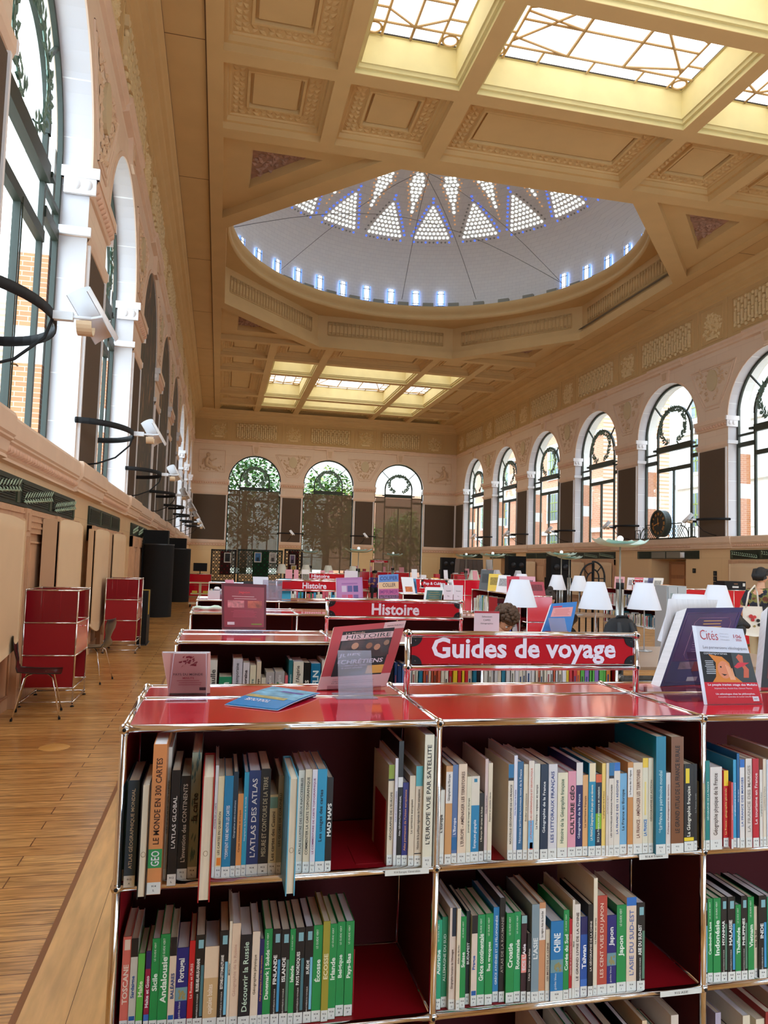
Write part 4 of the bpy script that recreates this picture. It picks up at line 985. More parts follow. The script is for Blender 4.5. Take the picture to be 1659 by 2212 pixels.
# ---------------------------------------------------------------- books
PAGE = M((226, 210, 184), .85, nz=.12, ns=160., stretch=(1, .05, .05)); PAGEW = M((232, 228, 230), .85, nz=.08, ns=160., stretch=(1, .05, .05))
LAB = M((226, 226, 220), .6); INK = M((60, 58, 56), .7)
BOOKD = .165
def cname(c):
    r, g, b = c; mx, mn = max(c), min(c)
    if mx < 60: return 'black'
    if mx-mn < 26: return 'white' if mn > 205 else 'light grey' if mn > 170 else 'grey'
    if r > 195 and g > 180 and b > 140: return 'cream'
    if r == mx:
        if g > .82*r: return 'yellow'
        if r < 140 and g < 100: return 'dark red' if b > 20 and g < 40 else 'brown'
        if b > g*.95 and r > 200: return 'pink'
        if g > .55*r: return 'tan orange'
        return 'red' if g < 70 else 'salmon'
    if g == mx: return 'teal' if b > .75*g else 'green'
    if g > .72*b: return 'blue' if r > 60 else 'bright blue'
    return 'navy' if mx < 130 else 'violet blue'
def make_book(x0, x1, y, z, h, col, tcol, title, fl, d=None, label=None, group=None, call=True, lean=0.):
    w = x1-x0; d = d or min(.21, max(.13, h*.72)); t = .0016; C = M(col, .38, nz=.04, ns=30); o_ = None
    m = MB(); P_ = fl == 'P'
    if not P_:
        m.box(0, w, 0, t*1.2, 0, h, C); m.box(0, t, t, d, 0, h, C); m.box(w-t, w, t, d, 0, h, C)
    else:
        m.box(0, t*1.6, 0, d, 0, h, C); m.box(w-t*1.6, w, 0, d, 0, h, C); m.box(0, w, d-t, d, 0, h, C)
    o = m.build('book', label=label, cat='book', group=group, loc=(x0, y, z), rot=(0, lean, 0)); dt = -.0004
    m = MB(); m.box(t, w-t, (t if not P_ else .003), d-.004, .001 if not P_ else .004, h-(.0015 if not P_ else .004), PAGE if (len(title)+int(h*1000)) % 3 else PAGEW); m.build('page_block', o)
    if call and not P_:
        m = MB(); lh = .026; m.box(.0003, w-.0003, dt-.0003, 0, .001 if fl != 'L' else .0, lh, LAB)
        n = '914' if fl != '' or len(title) % 2 else '912'
        if w > .008:
            put_text(m, n, (w/2, dt-.0006, lh*.70), (1, 0, 0), (0, 0, 1), min(w*.55, .010), .0042, INK, .02); put_text(m, (title.strip() or 'M')[0].upper(), (w/2, dt-.0006, lh*.36), (1, 0, 0), (0, 0, 1), min(w*.2, .004), .0042, INK, .02)
        m.build('call_number_label', o)
    if P_:
        m = MB(); cx = w/2
        m.tube([(cx+.0045*math.cos(q*PI/6), .0022, h*.38+.0055*math.sin(q*PI/6)) for q in range(12)], .0004, M((150, 120, 80), .8), 4, closed=True); m.build('library_stamp', o)
        return o
    e = lambda: MB()
    def blk(z0, z1, c, a=0., b=1., lift=1): m = MB(); m.box(w*a+.0002, w*b-.0002, dt*lift, 0, h*z0, h*z1, M(c, .4)); return m.build('cover_band', o)
    lo, hi, tb = .16, .94, .0
    if fl == 'G': m = blk(.175, .30, (52, 148, 84)); mm = MB(); put_text(mm, 'GEO', (w/2, dt*2, h*.238), (0, 0, 1), (-1, 0, 0), h*.10, w*.62, TXW, .01); mm.build('logo', o); lo, hi = .32, .92
    elif fl == 'S': 
        mm = MB(); rng = random.Random(3)
        for _ in range(26): mm.leaf((w*rng.uniform(.1, .8), dt, h*rng.uniform(.1, .95)), (rng.uniform(-.004, .004), 0, rng.uniform(.01, .03)), (.002, 0, .002), (0, -.0003, 0), M((70, 100, 100), .7))
        mm.build('cover_art', o); lo, hi = .45, .68
    elif fl == 'O': blk(.125, .2, (232, 130, 40), .2, .9); lo, hi = .22, .66
    elif fl == 'W': lo, hi = .2, .72
    elif fl == 'T': blk(.83, .97, (110, 160, 150)); blk(.11, .125, (110, 150, 130)); hi = .8
    elif fl == 'H': blk(.86, 1., (140, 160, 50)); blk(.84, .86, (30, 40, 40)); hi = .82
    elif fl == 'I': blk(.86, 1., (30, 110, 160)); blk(.83, .86, (20, 20, 30)); hi = .80
    elif fl == 'J': blk(.91, 1., (40, 110, 190)); hi = .88
    elif fl == 'E': blk(.63, .71, (226, 226, 226)) if col[0] < 60 else blk(.72, 1., (20, 40, 60), .35, 1.); lo, hi = .2, .6
    elif fl == 'C': blk(.80, 1., (80, 170, 180)); blk(.125, .135, (30, 25, 25)); hi = .78
    elif fl == 'M': blk(.62, .94, (230, 224, 218)); lo, hi = .64, .92
    elif fl == 'B': blk(.14, .27, (28, 100, 156)); hi = .6
    elif fl == 'D': blk(.11, .66, (22, 128, 176)); blk(.93, .97, (30, 130, 170), .3, .7); hi = .5
    elif fl == 'F': blk(.12, .40, (120, 180, 220)); blk(.11, .18, (200, 40, 50), .3, .9); lo = .2
    elif fl == 'U': blk(.76, 1., (224, 216, 210)); hi = .7
    elif fl == 'Y': blk(.80, 1., (236, 216, 176) if col[2] > 100 else (240, 200, 40), .1, .98); hi = .78
    elif fl == 'X': blk(.90, 1., (214, 90, 40)); blk(.33, .52, (130, 180, 40)); hi = .86
    elif fl == 'X2': blk(.91, 1., (140, 180, 180)); blk(.34, .55, (240, 150, 140)); hi = .88
    elif fl == 'K': blk(.9, 1., (240, 200, 60)); blk(.4, .75, (240, 214, 130), .35, .65); lo, hi = .18, .36
    elif fl == 'N': blk(.78, .95, (236, 206, 40), .15, .55); blk(.12, .16, (236, 206, 40)); hi = .76
    elif fl == 'Q': lo, hi = (.36, .70) if len(title) < 9 else (.26, .80)
    elif fl == 'Z': 
        blk(.86, .95, (130, 180, 190), .3, .85); b2 = blk(.14, .68, ((60, 150, 200), (120, 190, 220), (70, 120, 130), (90, 130, 110))[len(title) % 4], .66, .98); lo, hi = .40, .76
    elif fl == 'V': blk(.80, 1., (22, 20, 24)); blk(.12, .17, (30, 90, 160), .1, .9); lo, hi = .3, .66
    elif fl == 'R': 
        blk(.36, .52, (110, 150, 160)); mm = MB(); rng = random.Random(int(x0*999))
        for _ in range(14): mm.leaf((w*rng.uniform(.15, .7), dt*1.5, h*rng.uniform(.37, .46)), (w*.2, 0, h*.03), (-.002, 0, .003), (0, -.0003, 0), M((150, 140, 90), .7))
        mm.build('cover_art', o); lo, hi = .58, .88
    elif fl == 'L': blk(.115, .62, (200, 166, 120)); lo, hi = .18, .55
    elif fl == 'B2': blk(.12, .22, (60, 110, 190)); blk(.78, 1., (30, 30, 90)); lo, hi = .26, .74
    elif fl == 'T2': blk(.86, .97, (236, 214, 190), .2, .9); hi = .84
    if title.strip() and w > .0045:
        mm = MB(); big = fl in ('Q', 'V', 'R', 'B2', 'Z', 'T2') or len(title) < 14; L_ = h*(hi-lo); th = w*(.62 if big else .45)
        if fl == 'Z': th = w*.42
        put_text(mm, title, (w*(.5 if fl != 'Z' else .36), dt*2.2, h*(lo+hi)/2), (0, 0, 1), (-1, 0, 0), L_*(.96 if len(title) > 7 else .8), th, M(tcol, .5), .012 if not big else .03)
        mm.build('spine_title', o)
        if fl == 'Q' or fl == 'Z' or fl == 'R' or fl == 'W':
            mm = MB(); put_text(mm, {'Q': 'LE GUIDE VERT', 'Z': 'BIBLIOTHÈQUE DU VOYAGEUR', 'R': 'guides bleus', 'W': 'Géographie'}[fl], (w*.4, dt*2.2, h*(.86 if fl == 'Q' else .25)), (0, 0, 1), (-1, 0, 0), h*(.2 if fl != 'Z' else .26), w*.22, M(tcol, .5), 0)
            mm.build('series_name', o)
    return o
SHELF1=[
(-0.1833,-0.1789,1.815,0.222,(40,110,120),None,'',''),
(-0.1747,-0.1506,1.778,0.234,(45,70,88),(215,205,180),'ATLAS GÉOGRAPHIQUE MONDIAL',''),
(-0.1402,-0.1215,1.716,0.244,(25,22,24),None,'','P'),
(-0.1212,-0.0922,1.735,0.323,(222,145,88),(60,30,20),'LE MONDE EN 300 CARTES','G'),
(-0.095,-0.0845,1.804,0.299,(205,200,190),(60,55,50),'GUIDE DE LECTURE DES CARTES ANCIENNES',''),
(-0.0813,-0.0617,1.773,0.255,(16,16,20),(235,235,230),"L'ATLAS GLOBAL",''),
(-0.0628,-0.0392,1.8,0.234,(16,15,16),(215,205,190),"L'invention des CONTINENTS",''),
(-0.0393,-0.0172,1.807,0.285,(142,150,132),(30,28,25),'la carte','S'),
(-0.0117,0.0138,1.68,0.267,(165,28,30),None,'','P'),
(0.016,0.023,1.8,0.256,(220,215,210),(150,40,60),'AUTOUR DE LA CARTE',''),
(0.0234,0.0373,1.799,0.231,(236,218,172),(30,28,25),'LES CARTES EN QUESTION','O'),
(0.0378,0.0578,1.796,0.232,(22,128,172),(235,240,245),'COMMENT FAIRE MENTIR LES CARTES','W'),
(0.0582,0.0696,1.799,0.24,(14,48,66),(190,200,205),'Géographes arabo-musulmans',''),
(0.0701,0.0825,1.8,0.189,(228,152,84),(90,35,20),'Cartes commentées et croquis',''),
(0.083,0.0937,1.801,0.238,(40,160,195),(210,230,235),'Géographie de la France et du monde',''),
(0.0942,0.1212,1.802,0.241,(22,52,112),(225,225,225),"L'ATLAS DES ATLAS",''),
(0.1216,0.1446,1.802,0.244,(16,15,18),(190,180,150),'MESURE ET CONTOURS DE LA TERRE',''),
(0.1451,0.1632,1.803,0.183,(216,205,165),(40,38,35),'Les cartes des Cassini','T'),
(0.1637,0.1759,1.803,0.227,(150,152,138),(50,50,45),'LES GLOBES DE CORONELLI',''),
(0.1762,0.1968,1.683,0.256,(90,170,200),None,'','P'),
(0.2108,0.2259,1.803,0.238,(222,212,195),(60,58,55),'ATLAS ILLUSTRÉ DES LIEUX INACCESSIBLES',''),
(0.2263,0.2425,1.798,0.241,(224,205,175),(50,45,45),'COMMENTER LA CARTE TOPOGRAPHIQUE',''),
(0.2427,0.2548,1.795,0.241,(225,218,225),(150,40,110),'LE COMMENTAIRE DE CARTE TOPOGRAPHIQUE',''),
(0.2556,0.2782,1.796,0.241,(35,150,190),(20,30,40),'Les usages des cartes',''),
(0.279,0.294,1.796,0.221,(14,14,18),(235,235,230),'MAD MAPS',''),
(0.4338,0.4485,1.811,0.242,(228,214,190),(60,55,50),"GÉOGRAPHIE DE L'EUROPE",'H'),
(0.4486,0.4564,1.806,0.259,(225,222,230),(50,60,140),"ATLAS DE L'UNION EUROPÉENNE",''),
(0.4565,0.4689,1.805,0.3,(16,16,18),(235,235,235),'Atlas GÉOPOLITIQUE MONDIAL','E'),
(0.4691,0.4842,1.803,0.2,(38,42,122),(225,160,110),"Atlas permanent de l'Union européenne",''),
(0.4833,0.4989,1.797,0.218,(226,210,185),(60,50,45),'Le territoire européen',''),
(0.4987,0.5168,1.795,0.241,(222,204,180),(60,50,45),"Histoire de la politique régionale de l'Union européenne",'C'),
(0.5157,0.5411,1.785,0.319,(228,222,200),(30,28,28),"L'EUROPE VUE PAR SATELLITE",''),
(0.5599,0.5752,1.796,0.181,(222,218,205),(60,55,50),"L'Europe",''),
(0.5761,0.5933,1.793,0.24,(206,152,96),(30,28,28),"Géographie de l'Europe",'M'),
(0.5951,0.6092,1.797,0.241,(84,112,160),(225,230,240),"L'Europe",'B'),
(0.6089,0.6315,1.795,0.243,(232,208,182),(90,60,50),"L'EUROPE - AMÉNAGER LES TERRITOIRES",''),
(0.6329,0.6446,1.797,0.211,(222,215,190),(60,70,60),'Journal de voyage en Europe',''),
(0.6457,0.6669,1.799,0.211,(226,216,200),(230,235,240),'Europe,une géographie','D'),
(0.6677,0.6803,1.8,0.168,(30,25,20),(235,225,200),"L'Europe 50 cartes et fiches",''),
(0.683,0.6911,1.804,0.251,(215,190,185),(90,60,60),'Atlas de Londres',''),
(0.6914,0.7027,1.803,0.241,(228,212,185),(60,50,45),'Espaces et sociétés slaves',''),
(0.7425,0.7567,1.796,0.238,(226,214,196),(50,45,45),'NOUVELLE GÉOGRAPHIE DE LA FRANCE','I'),
(0.7571,0.7663,1.795,0.26,(222,222,235),(50,60,150),'Atlas des régions de France',''),
(0.7674,0.7826,1.795,0.244,(45,100,142),(215,225,235),'Nouveaux territoires,nouveaux noms de la France',''),
(0.7826,0.795,1.793,0.238,(228,214,188),(90,80,60),'Étudier une commune',''),
(0.7944,0.8099,1.79,0.247,(230,218,205),(215,110,90),'LA FRANCE ATLAS GÉOGRAPHIQUE ET GÉOPOLITIQUE','F'),
(0.8112,0.8265,1.791,0.239,(226,222,208),(70,60,60),'La France : espaces et temps',''),
(0.8281,0.849,1.79,0.237,(10,38,66),(235,238,240),'Géographie de la France',''),
(0.8499,0.8738,1.79,0.237,(216,212,215),(38,62,128),'LES LITTORAUX FRANÇAIS',''),
(0.8763,0.9042,1.792,0.214,(232,222,192),(80,110,90),'Histoire de la Géographie française',''),
(0.9052,0.9271,1.792,0.217,(226,152,170),(40,25,30),'CULTURE GÉO',''),
(0.9282,0.9466,1.793,0.238,(18,22,86),(225,225,240),'Géographie de la France','U'),
(0.9473,0.9619,1.793,0.206,(226,170,110),(90,50,40),'Le territoire français',''),
(0.9619,0.982,1.791,0.236,(20,140,178),(240,235,210),"LA FRANCE Géographies d'un pays qui se réinvente",'Y'),
(0.9828,0.9993,1.791,0.207,(12,28,52),(225,235,225),'ECS La France,une puissance en mutation','X'),
(0.9996,1.0101,1.79,0.235,(240,205,110),(90,30,25),'La géographie de la France',''),
(1.0097,1.0181,1.788,0.236,(218,205,190),(120,50,50),'La France et ses régions',''),
(1.0193,1.0335,1.789,0.236,(228,216,202),(40,38,38),'LES NOUVELLES RÉGIONS FRANÇAISES','I'),
(1.0341,1.0507,1.789,0.236,(228,218,204),(60,80,140),'LA FRANCE DES 13 RÉGIONS','J'),
(1.0521,1.0722,1.791,0.207,(118,175,212),(35,50,60),'La France en Europe',''),
(1.0714,1.0878,1.788,0.236,(204,140,78),(40,30,25),'La France des 13 régions','M'),
(1.0893,1.116,1.789,0.234,(230,210,184),(120,70,60),'LA FRANCE - AMÉNAGER LES TERRITOIRES',''),
(1.1172,1.1332,1.79,0.245,(228,220,195),(70,130,190),'LA FRANCE','K'),
(1.1335,1.148,1.789,0.245,(228,216,190),(120,100,80),'GÉOGRAPHIE ET ACTION',''),
(1.1409,1.1768,1.777,0.303,(20,124,152),(190,220,225),'La France au patrimoine mondial','W'),
(1.1791,1.1925,1.779,0.208,(222,210,202),(110,50,45),"Politiques d'aménagement du territoire",''),
(1.1909,1.2297,1.777,0.301,(122,72,34),(35,22,14),'LE GRAND ATLAS DE LA FRANCE RURALE',''),
(1.2369,1.266,1.785,0.227,(16,15,16),(240,238,225),'La Géographie française','N'),
(1.2677,1.2772,1.787,0.226,(20,18,18),(150,145,140),'La France rurale',''),
(1.2958,1.3016,1.786,0.174,(225,210,150),(60,60,40),'Géographie rurale',''),
(1.301,1.3141,1.785,0.234,(18,128,124),(215,235,230),'GÉOGRAPHIE DE LA FRANCE',''),
(1.3156,1.3517,1.785,0.217,(226,216,208),(90,70,60),'Géographie physique de la France',''),
(1.3628,1.3785,1.794,0.204,(200,26,34),(240,210,120),'La France : géographie générale','Y'),
(1.3732,1.3849,1.783,0.175,(212,80,84),(240,220,210),'La France contemporaine',''),
(1.3905,1.4,1.79,0.233,(60,160,200),(235,240,245),'LA GÉOGRAPHIE DE LA FRANCE',''),
(1.3986,1.4081,1.788,0.25,(22,98,152),(215,225,235),'Atlas des régions',''),
(1.4088,1.4233,1.787,0.234,(228,222,216),(50,90,160),'LA FRANCE DES MARGES','J'),
(1.4262,1.4459,1.786,0.236,(226,216,206),(150,140,130),'LA FRANCE DES MARGES',''),
(1.4451,1.4646,1.783,0.236,(192,26,44),(240,225,225),'Le tourisme en France',''),
(1.47,1.4796,1.786,0.205,(225,215,205),(50,80,50),'La géographie de la France',''),
(1.4788,1.4895,1.785,0.234,(228,212,190),(90,70,60),'La population de la France',''),
(1.4935,1.5103,1.788,0.231,(200,205,215),(60,60,90),'La France en villes',''),
(1.5119,1.5314,1.789,0.256,(190,170,140),(60,50,40),'Territoires','')]
SHELF2=[
(-0.1749,-0.1566,1.848,0.211,(222,112,96),(240,215,195),'TOSCANE','T2'),
(-0.1559,-0.1402,1.845,0.208,(205,200,185),(30,80,140),'Sardaigne','V'),
(-0.1389,-0.1243,1.842,0.174,(92,182,72),(225,240,200),'Malte',''),
(-0.1218,-0.1104,1.839,0.18,(150,20,62),(235,225,230),'Malte et Gozo','B2'),
(-0.1092,-0.0914,1.838,0.207,(22,140,72),(225,240,225),'Sicile','Q'),
(-0.0909,-0.0695,1.836,0.216,(22,140,72),(225,240,225),'Andalousie','Q'),
(-0.0687,-0.0536,1.834,0.209,(222,200,175),(40,70,120),'BALÉARES','V'),
(-0.0532,-0.026,1.833,0.184,(28,30,112),(220,220,215),'Portugal','R'),
(-0.0249,-0.012,1.831,0.199,(196,26,32),(240,210,200),"La Russie et l'URSS",''),
(-0.0116,0.0097,1.829,0.211,(18,17,17),(235,232,225),'RUSSIE-BELARUS-UKRAINE','Z'),
(0.0104,0.0428,1.826,0.185,(228,202,172),(240,225,205),'capitales baltes','L'),
(0.0431,0.0637,1.823,0.22,(17,17,20),(235,232,225),'ESTONIE-LETTONIE-LITUANIE','Z'),
(0.0642,0.0701,1.822,0.241,(225,212,190),(60,60,60),'MOSCOU',''),
(0.0707,0.0901,1.822,0.235,(228,202,176),(200,160,140),'Géographie de la Russie',''),
(0.0908,0.1176,1.818,0.209,(16,20,30),(200,225,205),'Découvrir la Russie',''),
(0.1181,0.1353,1.817,0.215,(226,208,188),(90,80,60),'Géographie physique',''),
(0.1355,0.1459,1.817,0.197,(30,34,92),(220,150,90),"Atlas géopolitique d'une idée européenne",''),
(0.1462,0.1647,1.817,0.219,(22,140,72),(225,240,225),'Danemark | Suède','Q'),
(0.1654,0.1849,1.815,0.218,(16,16,19),(235,235,232),'FINLANDE','Z'),
(0.1856,0.2055,1.814,0.216,(16,16,19),(235,235,232),'ISLANDE','Z'),
(0.2059,0.2186,1.812,0.217,(22,140,72),(225,240,225),'Islande','Q'),
(0.219,0.2406,1.811,0.219,(16,16,19),(235,235,232),'PAYS NORDIQUES','Z'),
(0.2417,0.2609,1.811,0.22,(16,16,19),(235,235,232),'SUÈDE','Z'),
(0.2616,0.2837,1.812,0.221,(22,140,72),(225,240,225),'Écosse','Q'),
(0.2838,0.3004,1.809,0.23,(158,148,52),(235,225,180),'ECOSSE',''),
(0.3015,0.3189,1.815,0.22,(22,140,72),(225,240,225),'Irlande','Q'),
(0.3212,0.3406,1.824,0.219,(22,140,72),(225,240,225),'Belgique','Q'),
(0.3414,0.3615,1.822,0.22,(22,140,72),(225,240,225),'Pays-Bas','Q'),
(0.5641,0.5796,1.808,0.213,(28,160,120),(225,240,235),'Autriche','Q'),
(0.5824,0.5971,1.815,0.216,(22,128,90),(215,235,225),'ALLEMAGNE DU SUD',''),
(0.5933,0.6137,1.801,0.243,(222,204,190),(80,50,50),"Géographie humaine de l'Allemagne",'E'),
(0.6144,0.6237,1.795,0.243,(230,215,190),(70,70,70),'Atlas de Berlin',''),
(0.6266,0.6409,1.803,0.219,(22,140,72),(225,240,225),'Suisse','Q'),
(0.6462,0.6567,1.817,0.224,(14,36,42),(235,235,232),'BUDAPEST',''),
(0.6546,0.6721,1.807,0.218,(226,206,190),(35,85,160),'Prague','V'),
(0.6733,0.6928,1.808,0.218,(24,148,86),(225,240,225),'Grèce continentale','Q'),
(0.693,0.7128,1.806,0.22,(22,140,72),(225,240,225),'Îles grecques','Q'),
(0.7171,0.7323,1.815,0.23,(35,125,180),(225,235,240),'GRÈCE ATHÈNES ET LE PÉLOPONNÈSE',''),
(0.7318,0.7477,1.812,0.253,(15,14,15),(170,160,150),'ATLAS DE LA ROUMANIE',''),
(0.7454,0.7689,1.804,0.218,(22,140,72),(225,240,225),'Croatie','Q'),
(0.7702,0.7875,1.806,0.219,(24,148,86),(225,240,225),'Roumanie','Q'),
(0.7869,0.8023,1.803,0.21,(50,20,32),(235,225,230),"ECS L'Asie",'X2'),
(0.8012,0.8126,1.799,0.167,(20,18,18),(235,225,215),"L'Asie 50 cartes et fiches",''),
(0.8126,0.833,1.797,0.238,(130,150,160),(225,230,230),"L'ASIE",''),
(0.8337,0.8504,1.798,0.241,(206,146,104),(60,40,30),'La région Asie du Sud-Est','M'),
(0.8498,0.8619,1.796,0.175,(220,205,180),(90,50,40),'100 MOTS DE LA CHINE',''),
(0.8611,0.8966,1.791,0.196,(24,118,178),(225,235,240),'CHINE','R'),
(0.8977,0.9126,1.792,0.221,(22,140,72),(225,240,225),'Corée du Sud','Q'),
(0.9154,0.9233,1.796,0.196,(180,30,40),(240,220,215),"L'ESSENTIEL DE LA CIVILISATION CORÉENNE",''),
(0.9233,0.9297,1.795,0.243,(225,212,195),(60,60,60),'Séoul',''),
(0.9305,0.9457,1.796,0.231,(226,216,206),(60,45,40),'LE GRAND LIVRE DE LA CHINE',''),
(0.9486,0.9675,1.799,0.197,(28,80,160),(230,235,240),'Taïwan','B2'),
(0.9669,0.982,1.796,0.228,(16,14,15),(235,225,215),'LA GÉOGRAPHIE DE LA CHINE',''),
(0.9838,0.9945,1.798,0.292,(228,214,190),(60,50,45),'La Chine en cartes',''),
(0.9949,1.0222,1.798,0.247,(182,72,58),(240,210,190),'LES CENT VUES DU JAPON',''),
(1.0228,1.0487,1.798,0.196,(28,30,112),(225,225,225),'Japon','R'),
(1.0512,1.0782,1.8,0.219,(22,140,72),(225,240,225),'Japon','Q'),
(1.0781,1.1069,1.799,0.237,(228,206,184),(90,110,165),"L'ASIE DU SUD-EST",'J'),
(1.1074,1.1302,1.797,0.222,(16,16,18),(235,235,230),'ASIE DU SUD-EST','Z'),
(1.3052,1.3152,1.796,0.22,(16,16,18),(235,235,230),'BALI & LOMBOK','Z'),
(1.3189,1.3347,1.8,0.217,(22,140,72),(225,240,225),'Cambodge Laos','Q'),
(1.3339,1.3572,1.798,0.218,(22,140,72),(225,240,225),'Indonésie','Q'),
(1.3571,1.3761,1.797,0.22,(16,16,18),(235,235,230),'MYANMAR','Z'),
(1.3757,1.3992,1.795,0.22,(16,16,18),(235,235,230),'MALAISIE','Z'),
(1.4004,1.4169,1.795,0.198,(22,140,72),(225,240,225),'Thaïlande','Q'),
(1.4172,1.4361,1.794,0.22,(16,16,18),(235,235,230),'PHILIPPINES','Z'),
(1.4383,1.4569,1.794,0.216,(22,140,72),(225,240,225),'Vietnam','Q'),
(1.4614,1.4704,1.799,0.188,(228,208,180),(90,70,50),'Inde du Sud',''),
(1.4666,1.4943,1.792,0.218,(16,16,18),(235,235,230),'INDE','Z'),
(1.4968,1.5195,1.793,0.213,(22,128,90),(225,240,225),'Sri Lanka','Q')]

def used_label(seen, c, title, kind, place):
    return None
SEEN = {}
def fill(rows, z, shelfname):
    last = -9; n = len(rows)
    for i, (a, b, y, h, col, tc_, title, fl) in enumerate(rows):
        w = b-a
        if a < last+.0004: a = last+.0004; b = max(a+.004, b)
        # keep clear of the posts
        last = b
        c = cname(col); thick = 'thick ' if b-a > .024 else 'thin ' if b-a < .010 else ''
        if fl == 'P': lab = {0: 'black-bound book turned spine inwards and pulled out beside the orange atlas', 1: 'red-backed book turned spine inwards, jutting over the shelf edge', 2: 'pale blue book turned spine inwards, jutting out mid shelf'}[SEEN.setdefault('P', 0)]; SEEN['P'] += 1
        elif not title: lab = 'thin teal book pressed against the left side panel of the top shelf'
        else:
            t_ = ' '.join(title.replace(',', '').replace(':', '').split()[:7])
            lab = '%s%s book with spine lettered %s' % (thick, c, t_)
            k = lab
            if k in SEEN: lab += ', '+('right' if SEEN[k] == 1 else 'far right')+' of its namesake'
            SEEN[k] = SEEN.get(k, 0)+1
            nw = lambda q: len(re.findall(r'\w+', q))
            if nw(lab) < 11: lab += ' on the '+shelfname
            while nw(lab) > 13: lab = ' '.join(lab.split()[:-1])
        make_book(a, b, y, z, h, col, tc_ or (200, 200, 200), title or ' ', fl if fl or title else 'P0', label=lab, group='books on the %s of the nearest rack' % shelfname)
fill(SHELF1, .905+.0055, 'top shelf'); fill(SHELF2, .555+.0055, 'second shelf')
# lower shelf: only the page tops show
rng = random.Random(11); PAL = [(226, 214, 190), (18, 18, 20), (22, 130, 80), (224, 210, 196), (180, 170, 190), (60, 90, 130), (222, 196, 160), (150, 40, 40), (230, 226, 220)]
for a, b in ((.86, 1.24), (1.335, 1.62)):
    x = a; k = 0
    while x < b:
        w = rng.uniform(.012, .034); c = rng.choice(PAL); h = rng.uniform(.19, .27)
        make_book(x, x+w, 1.80+rng.uniform(0, .02), .2105, h, c, (220, 220, 220), ' ', '', label='%s book on the lowest shelf of the nearest rack, only its top showing' % cname(c), group='%s books on the lowest visible shelf' % cname(c)); x += w+.0006
# bookends, shelf edge labels
def bookend(x, z, y, label):
    m = MB(); m.box(0, .002, 0, .12, 0, .15, REDM); m.box(-.07, .002, 0, .12, -.0, .0015, REDM); m.build('bookend', label=label, cat='bookend', loc=(x, y, z+.0052))
bookend(.3640, .555, 1.83, 'red metal bookend right of the green Pays-Bas guide'); bookend(.4315, .905, 1.83, 'red metal bookend left of the cream book on the geography of Europe')
for x0, x1, z, t_, lb in ((.425, .535, .905, '914 Europe. Généralités', 'white shelf label taped to the rail below the Europe books'), (1.105, 1.19, .905, '914.4 France', 'white shelf label taped to the rail below the brown rural atlas'), (1.168, 1.29, .555, '915 ASIE', 'white shelf label lettered 915 on the second shelf rail')):
    m = MB(); m.box(0, x1-x0, -.0005, 0, -.008, .006, LAB); put_text(m, t_, ((x1-x0)/2, -.0012, -.001), (1, 0, 0), (0, 0, 1), (x1-x0)*.6, .006, INK); m.build('shelf_label', label=lb, cat='label', loc=(x0, 1.795-TR_-.0005, z))
